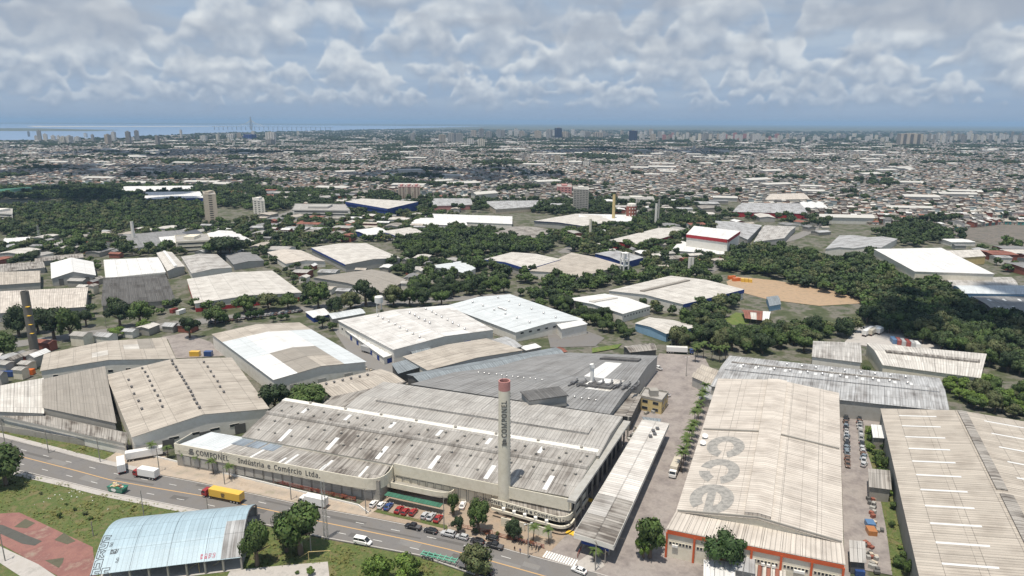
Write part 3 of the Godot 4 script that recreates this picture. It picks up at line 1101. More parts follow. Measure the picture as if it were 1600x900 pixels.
func person(label: String, at: Vector2, turn: float, shirt: String, legs: String) -> void:
	var o := thing("person", label, "person", v3(at, 0.12), turn)
	var V := func(x, y, z): return Vector3(x, y, z)
	var bones := [[V.call(0, 0.95, 0), V.call(0, 1.38, 0), 0.14, 0.15], [V.call(-0.13, 1.4, 0), V.call(0.13, 1.4, 0), 0.09, 0.09], [V.call(0, 1.42, 0), V.call(0, 1.55, 0.01), 0.055, 0.05], [V.call(0, 1.62, 0.01), V.call(0, 1.67, 0.01), 0.095, 0.095], [V.call(0, 1.62, 0.1), V.call(0, 1.64, 0.11), 0.02, 0.015]]
	for s in [-1, 1]:
		var st: float = 0.16 * s
		bones.append_array([[V.call(0.09 * s, 0.93, 0), V.call(0.1 * s, 0.5, st * 0.6), 0.095, 0.06], [V.call(0.1 * s, 0.5, st * 0.6), V.call(0.1 * s, 0.09, st), 0.06, 0.04], [V.call(0.1 * s, 0.05, st - 0.04), V.call(0.1 * s, 0.04, st + 0.16), 0.045, 0.035]])
		bones.append_array([[V.call(0.19 * s, 1.4, 0), V.call(0.24 * s, 1.12, -st * 0.3), 0.055, 0.042], [V.call(0.24 * s, 1.12, -st * 0.3), V.call(0.24 * s, 0.87, -st * 0.5 + 0.06), 0.042, 0.03]])
		var pz: float = -st * 0.5 + 0.07
		bones.append([V.call(0.24 * s, 0.84, pz), V.call(0.24 * s, 0.79, pz + 0.01), 0.032, 0.03])
		for k in 4: bones.append([V.call(0.24 * s, 0.79, pz - 0.03 + 0.022 * k), V.call(0.235 * s, 0.71 + 0.008 * absf(k - 1.5), pz - 0.025 + 0.022 * k), 0.012, 0.01])
		bones.append([V.call(0.235 * s, 0.83, pz + 0.03), V.call(0.22 * s, 0.77, pz + 0.06), 0.012, 0.01])
	var g := figure(bones, 0.02)
	mk("skin", Color(0.3, 0.17, 0.1), 0.7)
	var skin: Color = Color(0.3, 0.17, 0.1)
	var sc: Color = Color(M[shirt].albedo_color).srgb_to_linear()
	var lc: Color = Color(M[legs].albedo_color).srgb_to_linear()
	for i in g.v.size():
		var p := g.v[i]
		g.c[i] = Color(0.02, 0.018, 0.016) if (p.y > 1.68 or (p.y > 1.58 and p.z < -0.03)) else (skin if p.y > 1.47 or (absf(p.x) > 0.17 and p.y < 1.2) else (sc if p.y > 0.97 else (lc if p.y > 0.1 else Color(0.03, 0.03, 0.03))))
	part(o, "body", g, "coloured")

const SHEDS := [
	{"n": "warehouse", "l": "beige roofed hall with long white skylights and dark ridge covers at the right edge", "h": 9, "q": [91.7,-121.1,145.1,-106.7,201.5,-236.4,148.1,-250.9], "r": 2.5, "roof": "beige", "wall": "concrete", "np": 14, "tc": 2, "mon": [[0.55, 0.995, 0.475, 0.53, 0.5, "old"], [0.02, 0.53, 0.48, 0.545, 0.5, "old"]], "sky": [[14, 0.04, 0.95, 0.1, 0.33, 0.9], [9, 0.3, 0.95, 0.62, 0.9, 0.9]]},
	{"n": "warehouse", "l": "long weathered grey hall with two ridge ledges behind the lettered factory", "h": 8, "q": [87.6,-277,175.3,-251.5,193.4,-287.2,108.1,-316.4], "ax": "u", "r": 1.6, "roof": "silver", "wall": "grey", "np": 16, "mon": [[0.02, 0.98, 0.42, 0.5, 0.5, "silver"], [0.03, 0.82, 0.7, 0.74, 0.4, "old"]], "vents": [[11, 0.1, 0.85, 0.6, 1.3], [9, 0.3, 0.85, 0.84, 1.3]], "sky": [[12, 0.08, 0.86, 0.56, 0.66, 1.2]]},
	{"n": "warehouse", "l": "low beige grey hall with dark ledge backed by dark woods", "h": 7, "q": [178.9,-307.1,214.4,-290.7,239.4,-323.5,188.1,-340.2], "ax": "u", "r": 1.5, "roof": "chalk", "wall": "cream", "np": 9, "mon": [[0.1, 0.97, 0.45, 0.53, 0.9, "old"]]},
	{"n": "warehouse", "l": "streaked white walled low hall left of the beige hall by dark woods", "h": 7, "q": [150,-318.7,169.9,-310.6,184,-340.2,161.2,-343.1], "ax": "u", "r": 1, "roof": "pale", "wall": "white", "np": 5},
	{"n": "warehouse", "l": "dark grey factory roof with ducts and smoke stained corner behind the tall chimney", "h": 8.5, "q": [-43.3,-276.8,38.3,-246.8,71.6,-314.6,28.2,-318.9], "ax": "u", "pf": "gables", "gn": 2, "r": 1.5, "roof": "slate", "wall": "grey", "np": 14, "c": "factory", "pc": [[9, 2, "white"], [10, 2, "white"], [11, 1, "white"], [12, 1, "chalk"]], "mon": [[0.55, 0.9, 0.8, 0.86, 1, "dark"], [0.72, 0.92, 0.28, 0.36, 1, "dark"]], "vents": [[9, 0.6, 0.9, 0.12, 0.9], [12, 0.1, 0.5, 0.3, 0.8]]},
	{"n": "warehouse", "l": "steel blue long narrow roof between the beige hall and dark factory", "h": 8, "q": [-40.4,-280.3,26.6,-314.6,22.4,-328.2,-47.4,-289.6], "ax": "u", "r": 1.2, "roof": "steel", "wall": "dark", "np": 14},
	{"n": "warehouse", "l": "beige grey low hall beside the steel blue roof", "h": 7, "q": [-39.2,-298.1,5.3,-326.9,-13.7,-345.5,-53.5,-316.6], "ax": "v", "r": 1.2, "roof": "beige", "wall": "white", "np": 7},
	{"n": "shed", "l": "small dark box shed at the left end of the steel blue roof", "h": 6, "q": [-52.7,-296.4,-42.9,-305.9,-49.7,-314.8,-57.6,-307.5], "ax": "u", "pf": "mono", "r": 0.5, "roof": "steel", "wall": "dark", "c": "shed", "np": 3},
	{"n": "warehouse", "l": "beige low roof with a row of small dark vents behind the two trees", "h": 6, "q": [-76.6,-268.9,-48.4,-286,-62.3,-301.4,-88.3,-281.9], "ax": "u", "r": 1, "roof": "beige", "wall": "grey", "np": 6, "vm": "metal_dark", "vents": [[6, 0.1, 0.7, 0.7, 1.2]]},
	{"n": "warehouse", "l": "flat taupe roof wedged between the vented roof and the big grey factory", "h": 6, "q": [-81.8,-241.8,-62.1,-253.9,-47.6,-284.5,-76.1,-266.9], "ax": "u", "pf": "mono", "r": 0.6, "roof": "old", "wall": "grey", "np": 6},
	{"n": "warehouse", "l": "beige ribbed gable hall with many small roof vents left of the two trees", "h": 8, "q": [-138.2,-226.3,-97.7,-251.6,-136.7,-311.1,-183.4,-287.5], "r": 3.2, "roof": "beige", "wall": "white", "np": 10, "tc": 2, "vm": "metal_dark", "vents": [[14, 0.08, 0.95, 0.5, 1.2], [9, 0.25, 0.95, 0.27, 1.1], [7, 0.3, 0.9, 0.75, 1.1], [5, 0.3, 0.8, 0.13, 1.1]], "win": [[0, 3.4, 1.2, 4, 0.5, 0.2, 0.8]], "door": [[0, 3, 4, 4, "dark", 0.1, 0.9]]},
	{"n": "warehouse", "l": "plain taupe flat roofed building beside the ribbed beige hall", "h": 8.5, "q": [-187,-250.4,-150.8,-237.1,-188.5,-294.3,-205.8,-278.3], "ax": "u", "pf": "mono", "r": 1, "roof": "taupe", "wall": "concrete", "np": 5},
	{"n": "warehouse", "l": "pale stained low roof at the left edge above the road", "h": 7, "q": [-223.5,-251.6,-186.4,-248.8,-209.9,-283.6,-235,-265.9], "ax": "u", "pf": "mono", "r": 0.8, "roof": "chalk", "wall": "grey", "np": 6},
	{"n": "warehouse", "l": "long narrow grey roof with white wall running along the street behind a stone wall", "h": 5, "q": [-219.7,-256.1,-142.1,-227.2,-144.8,-233.4,-225.7,-263.8], "ax": "u", "pf": "mono", "r": 0.8, "roof": "old", "wall": "white", "np": 12, "fa": ["grey", 0.9], "door": [[1, 1, 3, 2.6, "navy"]]},
	{"n": "warehouse", "l": "grey brown gable hall with white strips at the foot of the dark chimney", "h": 8, "q": [-216.9,-292.9,-163.6,-309.9,-184.1,-341.7,-230.5,-315.7], "r": 2.4, "roof": "beige", "wall": "white", "np": 4, "tc": 4, "pc": [[1, 3, "chalk"], [2, 5, "chalk"], [3, 6, "taupe"], [2, 6, "taupe"]], "win": [[0, 4, 1.4, 7, 0.3]], "base": ["red", 1.2]},
	{"n": "warehouse", "l": "white and pale blue patched gable roof with two brown panels", "h": 8, "q": [-106.1,-282.8,-70.3,-306.3,-122,-370.7,-161.9,-348.6], "r": 2.2, "roof": "white", "wall": "white", "np": 5, "tc": 2, "pc": [[0, 1, "taupe"], [1, 1, "taupe"], [0, 2, "beige"], [1, 2, "taupe"], [3, 0, "sky"], [2, 0, "sky"], [0, 3, "sky"], [1, 3, "sky"], [2, 3, "sky"], [3, 3, "sky"], [4, 0, "beige"], [4, 1, "beige"], [4, 2, "beige"], [4, 3, "beige"]], "win": [[1, 4, 1.4, 10, 0.4]], "door": [[0, 3, 4, 4, "grey"]]},
	{"n": "warehouse", "l": "large white weathered factory roof in the centre with docks along its left side", "h": 7.5, "q": [-60.1,-325.7,-10.6,-360.1,-40.3,-411.1,-100.7,-376.5], "r": 1.8, "roof": "worn_white", "wall": "white", "np": 9, "tc": 2, "vents": [[8, 0.1, 0.9, 0.3, 1.4], [8, 0.1, 0.9, 0.75, 1.4], [5, 0.4, 0.8, 0.55, 1.6]], "pc": [[0, 2, "white"], [8, 3, "white"]], "win": [[3, 3, 1.3, 12, 0.4]], "door": [[0, 2, 4, 4, "blue"]]},
	{"n": "warehouse", "l": "pale blue roofed white factory right of the weathered white roof", "h": 5.8, "q": [2.2,-360.9,42.4,-386.6,-1.3,-446,-42,-415.8], "r": 2, "roof": "sky", "wall": "white", "np": 9, "tc": 2, "vents": [[6, 0.1, 0.9, 0.7, 1.4], [6, 0.1, 0.9, 0.3, 1.4], [9, 0.5, 0.6, 0.4, 1.2]], "win": [[0, 4, 1.2, 8, 0.4], [1, 4, 1.2, 8, 0.4]]},
	{"n": "shed", "l": "small white annex at the right end of the pale blue factory", "h": 6, "q": [28.4,-366.6,43.7,-376.8,40.2,-387.2,25.6,-379.1], "ax": "u", "pf": "flat", "roof": "white", "wall": "white", "c": "shed", "np": 2},
	{"n": "shed", "l": "white roofed dock building with blue doors beside the white factory", "h": 4, "q": [-64.8,-324,-60.1,-328.9,-88.9,-374.1,-94.7,-369.1], "ax": "v", "pf": "flat", "roof": "white", "wall": "white", "c": "shed", "np": 6, "door": [[0, 1, 3, 2.6, "blue"], [3, 5, 3, 2.6, "blue"]]},
	{"n": "shed", "l": "blue and white flat roofed gatehouse near the tall dark avenue tree", "h": 3.2, "q": [-121.6,-397.5,-113.6,-404.7,-120.8,-418,-130.1,-410.3], "ax": "u", "pf": "flat", "roof": "white", "wall": "blue", "c": "shed", "np": 2},
	{"n": "shed", "l": "pale green low shed behind the blue gatehouse", "h": 3.2, "q": [-109.1,-394.9,-92.4,-407.9,-97.9,-418.3,-115.2,-406.1], "ax": "u", "pf": "gable", "r": 0.8, "roof": "sky", "wall": "grey", "c": "shed", "np": 4},
	{"n": "shed", "l": "blue lean-to canopy on the front of the white factory", "h": 4.5, "q": [-50.8,-328.5,-42.3,-334.6,-45,-343,-53.8,-337.6], "ax": "u", "pf": "mono", "r": 0.6, "roof": "steel", "wall": "blue", "c": "shed", "np": 2},
	{"n": "warehouse", "l": "grey low sheds between white factory and steel blue roof", "h": 5, "q": [-9.7,-327.5,5.2,-338.9,-3.4,-355.2,-18.7,-343.9], "ax": "u", "r": 0.8, "roof": "silver", "wall": "grey", "np": 4},
	{"n": "shed", "l": "white small roof beside the steel blue roof end", "h": 4.5, "q": [7.5,-334.2,15.3,-339.4,12.5,-344.7,4.5,-339.3], "ax": "u", "pf": "flat", "roof": "white", "wall": "grey", "c": "shed", "np": 2},
	{"n": "shed", "l": "rusty red roofs near the grass bank beyond the dark factory", "h": 4, "q": [16.5,-326.7,28.5,-333.8,25.3,-341,13.5,-334.6], "ax": "u", "r": 0.6, "roof": "rust", "wall": "grey", "c": "shed", "np": 3},
	{"n": "shed", "l": "grey roofed shed right of the grass bank", "h": 4.5, "q": [61.4,-331.7,75.6,-335.9,76,-346.4,59.6,-340.9], "ax": "u", "r": 0.8, "roof": "old", "wall": "dark", "c": "shed", "np": 3},
	{"n": "warehouse", "l": "broad beige white hall behind the dark chimney at the left edge", "h": 5.8, "q": [-324.4,-391.6,-269.7,-411.2,-299,-461.8,-366.6,-446.1], "ax": "u", "r": 1.2, "roof": "cream", "wall": "grey", "np": 9},
	{"n": "warehouse", "l": "beige roof at the far left behind a broad beige white hall", "h": 5, "q": [-378.9,-467.7,-345.4,-480.1,-371.8,-519,-412.4,-511.4], "ax": "u", "r": 1.2, "roof": "beige", "wall": "grey", "np": 5},
	{"n": "warehouse", "l": "bright white steep gabled shed with grey front and three openings", "h": 5.8, "q": [-342.3,-489.2,-316.7,-500.4,-349,-550.6,-379.8,-544.8], "r": 4, "roof": "white", "wall": "grey", "np": 4, "door": [[0, 3, 3, 5, "dark"]]},
	{"n": "warehouse", "l": "flat white roof right of the steep white gabled shed", "h": 5.8, "q": [-303.5,-491.9,-269.7,-512.4,-305.3,-570.6,-344.2,-558.8], "ax": "u", "r": 0.8, "roof": "white", "wall": "white", "np": 5, "fa": ["white", 1.2]},
	{"n": "warehouse", "l": "narrow grey roof with raised ridge beside the flat white roof", "h": 6.5, "q": [-268.3,-513.9,-263.4,-530.8,-302.9,-590.5,-314.3,-587.2], "r": 1.2, "roof": "chalk", "wall": "grey", "np": 4, "mon": [[0.02, 0.98, 0.4, 0.6, 0.8, "white"]]},
	{"n": "warehouse", "l": "dark sawtooth roofed old factory in ranks of weathered ridges", "h": 5, "q": [-263.4,-418.9,-224.6,-434,-264.8,-502.5,-305.8,-493.2], "ax": "u", "pf": "saw", "gn": 8, "r": 2.4, "alt": "dark", "roof": "old", "wall": "concrete", "np": 8},
	{"n": "warehouse", "l": "large pale gable roof with a red base wall along the avenue", "h": 5.8, "q": [-204.1,-419.9,-144.6,-449.3,-188.7,-518.4,-241.2,-488.6], "r": 1.8, "roof": "chalk", "wall": "white", "np": 9, "base": ["red", 2.5]},
	{"n": "warehouse", "l": "grey streaked roof behind the pale roof with red base", "h": 5.8, "q": [-246.9,-508.2,-225,-529.8,-261.2,-585.9,-285.9,-573.7], "r": 1.2, "roof": "pale", "wall": "white", "np": 5},
	{"n": "warehouse", "l": "dark roofed plant at the foot of the white chimney", "h": 5.8, "q": [-349.6,-612.1,-310.9,-647.1,-353.8,-722.2,-402.1,-691.3], "ax": "u", "r": 1, "roof": "slate", "wall": "white", "np": 6, "pc": [[3, 0, "white"], [4, 0, "white"]]},
	{"n": "warehouse", "l": "dark solar roofed shed beside the three storey office", "h": 6.5, "q": [-313.1,-646.6,-304.3,-669.2,-337.4,-713.7,-345.6,-700.6], "ax": "v", "pf": "mono", "r": 1, "roof": "solar", "wall": "grey", "np": 3},
	{"n": "warehouse", "l": "white tent-like roof behind a tree right of the office", "h": 4.3, "q": [-296.2,-655.9,-259,-664.1,-300.8,-724.1,-324.3,-702.1], "r": 2.5, "roof": "white", "wall": "white", "np": 4},
	{"n": "warehouse", "l": "grey roof with solar panels at the left of the pale storage yard", "h": 5, "q": [-230,-546.1,-211,-562.3,-234.2,-599.6,-253.9,-587.1], "r": 1.2, "roof": "slate", "wall": "grey", "np": 4},
	{"n": "warehouse", "l": "pale cream arched roof left of the stained white factory", "h": 5, "q": [-187.8,-549.4,-158.3,-560.5,-193.9,-609.8,-221,-599.9], "r": 2, "roof": "cream", "wall": "white", "np": 5},
	{"n": "warehouse", "l": "white factory with brown stained roof and blue wall", "h": 6.5, "q": [-136.1,-540.5,-96.1,-568,-140.2,-639.4,-185.3,-614.8], "r": 1.8, "roof": "chalk", "wall": "grey", "np": 7, "fa": ["blue", 1.6], "fs": [3]},
	{"n": "warehouse", "l": "dark grey wide roof behind the water tower", "h": 5, "q": [-88.3,-451.5,-79.6,-492.5,-112.7,-528.1,-150.7,-499.9], "ax": "u", "r": 1.6, "roof": "taupe", "wall": "grey", "np": 8},
	{"n": "warehouse", "l": "pale blue white roof among the trees in the centre", "h": 5, "q": [-36.6,-515.2,-29.6,-534.3,-43.6,-562.5,-69.8,-541.1], "ax": "u", "r": 1, "roof": "sky", "wall": "white", "np": 4},
	{"n": "warehouse", "l": "big white roofed store with deep blue walls in the middle distance", "h": 12, "q": [-158.8,-860.8,-131.2,-940,-217.7,-977.7,-231,-937], "ax": "u", "pf": "flat", "roof": "chalk", "wall": "blue", "np": 5, "fa": ["blue", 3]},
	{"n": "warehouse", "l": "low blue and white sheds right of the stained white factory", "h": 5, "q": [-149.6,-693.4,-132.9,-714.7,-150.7,-750.4,-174,-726.9], "ax": "u", "r": 1.2, "roof": "white", "wall": "blue", "np": 3},
	{"n": "warehouse", "l": "pair of white roofs with blue fascia beside a yellow truck yard", "h": 5, "q": [-114.6,-682.1,-94.1,-711.2,-115,-751.2,-141.9,-718.8], "ax": "u", "r": 1.2, "roof": "chalk", "wall": "white", "np": 4, "fa": ["blue", 1.5]},
	{"n": "warehouse", "l": "long thin white roofs in a row before the blue walled store", "h": 5, "q": [-117.9,-770.6,-51.5,-767.2,-58.8,-819.5,-114.8,-829.4], "ax": "u", "r": 1, "roof": "white", "wall": "grey", "np": 6},
	{"n": "warehouse", "l": "long white roof at the far side of the central wood", "h": 5.8, "q": [-91.4,-796.7,-0.3,-773,-0.3,-838.1,-101.6,-859.6], "ax": "u", "r": 1, "roof": "white", "wall": "white", "np": 8},
	{"n": "warehouse", "l": "pale blue ribbed roof with tan wall beyond the central wood", "h": 6.5, "q": [-21.8,-901.8,30.5,-931.4,43.5,-1010.1,-45.8,-998.9], "ax": "u", "r": 1.5, "roof": "silver", "wall": "tan", "np": 7},
	{"n": "warehouse", "l": "white roofs with orange wall between the twin towers and pale blue roof", "h": 6.5, "q": [-113.8,-934.5,-56.3,-951,-63.9,-1032.7,-119.4,-1031], "ax": "u", "r": 1.2, "roof": "silver", "wall": "pink", "np": 5},
	{"n": "warehouse", "l": "grey white factory with navy fascia before the glass tower", "h": 6.5, "q": [80.5,-755.4,136.7,-808.2,81.3,-859.2,26.2,-794.7], "ax": "u", "r": 1.2, "roof": "chalk", "wall": "grey", "np": 6, "fa": ["navy", 1.4]},
	{"n": "warehouse", "l": "long white roof right behind the navy fascia factory", "h": 6.5, "q": [79.3,-796,139.4,-792.1,153,-848.8,85.4,-859.3], "ax": "u", "r": 1, "roof": "white", "wall": "white", "np": 6},
	{"n": "warehouse", "l": "brown and grey patched roofs beside the central wood", "h": 5, "q": [24.6,-681.1,46.7,-731.8,3.4,-763.6,-24.5,-704.3], "ax": "u", "r": 1.2, "roof": "old", "wall": "white", "np": 5},
	{"n": "warehouse", "l": "white and tan roofed factory with bright blue fascia on its left front", "h": 6.5, "q": [12.7,-525.6,41.4,-564.8,-0.1,-596.1,-23.5,-563.7], "ax": "u", "r": 1.5, "roof": "chalk", "wall": "grey", "np": 6, "fa": ["blue", 2.2], "fs": [0, 3]},
	{"n": "warehouse", "l": "long tan and white roof joined to the blue fascia factory", "h": 5.8, "q": [51,-499.6,90.7,-545.1,53.5,-597.7,14.1,-521.7], "ax": "u", "r": 1.2, "roof": "beige", "wall": "white", "np": 7},
	{"n": "warehouse", "l": "silver roof extension behind the white frame tower", "h": 5.8, "q": [93.9,-555.6,114.3,-578.1,94,-610.9,74.5,-595], "ax": "u", "r": 1, "roof": "silver", "wall": "blue", "np": 4},
	{"n": "warehouse", "l": "wide white roofed hall with deep blue fascia right of centre", "h": 7.2, "q": [109.4,-417.3,161.6,-457.2,120.2,-498.9,67.1,-452.2], "ax": "u", "r": 1.8, "roof": "chalk", "wall": "white", "np": 10, "fa": ["blue", 2.6], "fs": [0], "mon": [[0.1, 0.85, 0.6, 0.66, 1, "taupe"]], "pc": []},
	{"n": "warehouse", "l": "white walled hall with low ridge in front of the deep blue fascia hall", "h": 5.8, "q": [68.1,-399.4,88.6,-417.5,63.6,-448.7,36.2,-434.5], "ax": "u", "r": 1.3, "roof": "white", "wall": "white", "np": 8, "mon": [[0.1, 0.8, 0.55, 0.65, 0.6, "chalk"]], "win": [[0, 3, 1.2, 9, 0.4], [1, 2, 2, 4, 0.4]]},
	{"n": "warehouse", "l": "low white roof with light blue windowed front among the trees", "h": 5, "q": [86.7,-362,107.2,-375.7,83.6,-393.9,72.9,-381.7], "ax": "u", "r": 1, "roof": "chalk", "wall": "light_blue", "np": 5, "win": [[0, 1.2, 1.6, 9, 0.8]]},
	{"n": "warehouse", "l": "long pale roof with red front wall left of the red and white tower hall", "h": 5.8, "q": [120.6,-638,188.4,-725.5,164,-747.7,91.5,-658.9], "ax": "u", "r": 1.4, "roof": "chalk", "wall": "red", "np": 7},
	{"n": "warehouse", "l": "tall white box hall with red band under the roof", "h": 17, "q": [165.7,-634.9,195.9,-606.7,222.9,-655.5,187,-688.2], "ax": "u", "pf": "flat", "roof": "white", "wall": "white", "np": 4, "fa": ["red", 3]},
	{"n": "warehouse", "l": "low white loading hall with red base before the tall red banded hall", "h": 5, "q": [148.2,-616.2,193.3,-595.3,205.2,-633.8,166.1,-661.3], "ax": "u", "pf": "mono", "r": 1, "roof": "white", "wall": "white", "np": 5, "base": ["red", 2]},
	{"n": "warehouse", "l": "blue grey roofs behind the tall red banded hall", "h": 6.5, "q": [235.9,-669,284.4,-765.1,242,-800,225.9,-739.9], "ax": "u", "r": 1.2, "roof": "silver", "wall": "grey", "np": 5},
	{"n": "warehouse", "l": "grey and white roofs right of the tall red banded hall", "h": 5.8, "q": [238.6,-658.2,277.5,-681.7,321.4,-760.8,289.9,-769.9], "ax": "u", "r": 1.2, "roof": "pale", "wall": "grey", "np": 5},
	{"n": "warehouse", "l": "blue white twin roofed hall at the edge of the right wood", "h": 6.5, "q": [290.9,-617.4,346,-625,389.9,-676,340.4,-694.8], "ax": "v", "pf": "gables", "gn": 2, "r": 1.4, "roof": "silver", "wall": "white", "np": 4},
	{"n": "warehouse", "l": "bright white big box hall beyond the right wood", "h": 12, "q": [302.9,-495.8,356.5,-487.9,379.8,-589.4,317,-582.1], "ax": "u", "pf": "mono", "r": 1, "roof": "white", "wall": "cream", "np": 7},
	{"n": "warehouse", "l": "grey long roof in front of the bright white box hall", "h": 5.8, "q": [318.1,-472.8,365.6,-473.5,382.5,-504.8,329.2,-501.8], "ax": "u", "r": 1, "roof": "pale", "wall": "white", "np": 6},
	{"n": "warehouse", "l": "pale blue curved roof strip at the right edge", "h": 6.5, "q": [310.9,-451.2,368.3,-448.5,388.7,-474.9,318.6,-473.8], "ax": "u", "pf": "arc", "r": 1.5, "gn": 1, "roof": "sky", "wall": "light_blue", "np": 6},
	{"n": "warehouse", "l": "dark grey roof with white skylights at the right edge", "h": 5, "q": [303.3,-405.2,349.3,-402.9,377.9,-449.1,315.8,-448.3], "ax": "u", "r": 1, "roof": "slate", "wall": "dark", "np": 6, "sky": [[5, 0.1, 0.8, 0.2, 0.35, 1.5], [5, 0.1, 0.8, 0.65, 0.8, 1.5]]},
	{"n": "warehouse", "l": "cream building with yellow ledge behind the bright white box hall", "h": 7.2, "q": [374,-570,415.3,-582.2,430.4,-613,389.5,-605.9], "ax": "u", "pf": "flat", "roof": "chalk", "wall": "yellow", "np": 3},
	{"n": "warehouse", "l": "red and teal fronted market hall on the edge of the houses", "h": 6.5, "q": [289.1,-883.7,380.2,-867.1,417.2,-980.5,335.5,-986], "ax": "u", "r": 1.4, "roof": "silver", "wall": "red", "np": 6},
	{"n": "warehouse", "l": "yellow roofed cream hall behind the red and teal market hall", "h": 6.5, "q": [383.9,-1029.2,456.7,-1040.3,483.3,-1127.4,425.6,-1115.2], "ax": "u", "r": 1.2, "roof": "cream", "wall": "cream", "np": 4},
	{"n": "warehouse", "l": "white shed cluster beside the market hall", "h": 5.8, "q": [402.2,-933.2,434.8,-927,460.2,-1003.9,426.6,-1002.9], "ax": "v", "pf": "gables", "gn": 3, "r": 1.5, "roof": "white", "wall": "white", "np": 3},
	{"n": "warehouse", "l": "blue walled distribution hall on the far left", "h": 7.2, "q": [-544.7,-1002.5,-466.3,-1022.3,-514.9,-1117.4,-596.5,-1104.2], "ax": "u", "pf": "flat", "roof": "white", "wall": "blue", "np": 6},
	{"n": "warehouse", "l": "long white roofs behind the blue distribution hall", "h": 6.5, "q": [-645,-1119.9,-535.2,-1145.4,-577.9,-1226.3,-689.8,-1209.6], "ax": "u", "pf": "gables", "gn": 2, "r": 1.5, "roof": "white", "wall": "white", "np": 6},
	{"n": "warehouse", "l": "green roofed long hall at the far left edge", "h": 6.5, "q": [-834.6,-1025.9,-809.3,-1146.7,-848,-1191.5,-894,-1100.8], "ax": "u", "r": 1.5, "roof": "green", "wall": "white", "np": 6},
	{"n": "warehouse", "l": "pale blue shed left of the storage yard with wood behind", "h": 5, "q": [-489.8,-640.9,-475.4,-655.6,-489.8,-678.2,-509.2,-670], "ax": "u", "r": 1, "roof": "white", "wall": "light_blue", "np": 3},
	{"n": "warehouse", "l": "old dark row of sheds before the left wood", "h": 4.3, "q": [-401.5,-557,-373.4,-576.9,-385.3,-594.4,-414.7,-576.2], "ax": "u", "r": 1, "roof": "old", "wall": "grey", "np": 6},
	{"n": "warehouse", "l": "old grey low shed at the left before the white gabled shed", "h": 4.3, "q": [-401.7,-517.1,-378.1,-534.2,-397.5,-559.8,-423.2,-546.1], "ax": "u", "r": 1, "roof": "old", "wall": "grey", "np": 4},
	{"n": "shed", "l": "red and white striped open pavilion on the lawn", "h": 3.2, "q": [143.9,-399.4,155.7,-394,164.3,-414.1,148.2,-418.4], "ax": "u", "r": 1.4, "roof": "rust", "wall": "white", "c": "pavilion", "np": 4, "pc": [[1, 0, "chalk"], [3, 0, "white"], [3, 1, "white"]], "open": true},
	{"n": "shed", "l": "grey roofed hut with blue wall among trees by the earth yard", "h": 3.6, "q": [168.9,-426.6,177.9,-431.5,184.2,-453.6,175.3,-450], "ax": "u", "r": 0.8, "roof": "steel", "wall": "light_blue", "c": "shed", "np": 2},
	{"n": "shed", "l": "grey roofed open shelter at the far end of the cobbled yard", "h": 5, "q": [84.4,-296.2,91.5,-283.7,100.9,-300.5,94,-311.7], "ax": "u", "pf": "gables", "gn": 3, "r": 1, "roof": "beige", "wall": "grey", "c": "shed", "np": 2},
	{"n": "shed", "l": "small white roofed shelter against the lettered factory", "h": 4, "q": [81.5,-273,86.6,-271.6,93.8,-289.3,88.1,-286.9], "ax": "v", "pf": "flat", "roof": "silver", "wall": "grey", "c": "shed", "np": 2},
	{"n": "shed", "l": "blue grey steel shelter behind the long canopy", "h": 4, "q": [54.1,-247.7,57.9,-245.4,59.7,-251.4,53.3,-253.1], "ax": "u", "pf": "flat", "roof": "steel", "wall": "grey", "c": "shed", "np": 2},
	{"n": "shed", "l": "stained grey link roof between the main factory and the yard office", "h": 6, "q": [41.3,-251.1,47.3,-248.7,55.7,-270.8,51.5,-273.6], "ax": "v", "pf": "mono", "r": 0.4, "roof": "old", "wall": "dark", "c": "shed", "np": 3},
	{"n": "shed", "l": "square grey pavilion roof in the strip between the two right halls", "h": 5, "q": [117.1,-198.4,122.7,-196.9,127.9,-207.6,122.2,-208.9], "ax": "u", "pf": "mono", "r": 0.5, "roof": "old", "wall": "concrete", "c": "shed", "np": 2},
	{"n": "shed", "l": "white shed roof by the scrap rows between the two right halls", "h": 5, "q": [136.8,-234,140.2,-233.5,145.1,-244,141.6,-244.6], "ax": "u", "pf": "flat", "roof": "white", "wall": "concrete", "c": "shed", "np": 2},
	{"n": "shed", "l": "grey slatted shed against the right side of the lettered factory", "h": 4, "q": [93,-161.3,96.3,-160.8,100.1,-169.1,96.8,-169.7], "ax": "u", "pf": "mono", "r": 0.4, "roof": "pale", "wall": "dark", "c": "shed", "np": 2},
	{"n": "shed", "l": "white corrugated shed roof before the orange framed front", "h": 4, "q": [50.8,-153.4,57.7,-151.7,60.3,-160,53,-161.1], "ax": "u", "pf": "flat", "roof": "white", "wall": "grey", "c": "shed", "np": 3},
	{"n": "shed", "l": "grey corrugated lean-to beside the round tree at the orange front", "h": 4.5, "q": [59.4,-157.2,64.1,-155.6,67.6,-165.6,64.6,-165.8], "ax": "u", "pf": "mono", "r": 1.5, "roof": "silver", "wall": "grey", "c": "shed", "np": 2},
	{"n": "shed", "l": "rust streaked low roof below the orange framed windows", "h": 3.5, "q": [63.5,-154.1,70.5,-150.9,73.1,-157.5,66.1,-160.5], "ax": "u", "pf": "flat", "roof": "rust", "wall": "cream", "c": "shed", "np": 7, "pc": [[0, -1, "chalk"], [2, -1, "chalk"], [4, -1, "chalk"], [6, -1, "chalk"]]},
]

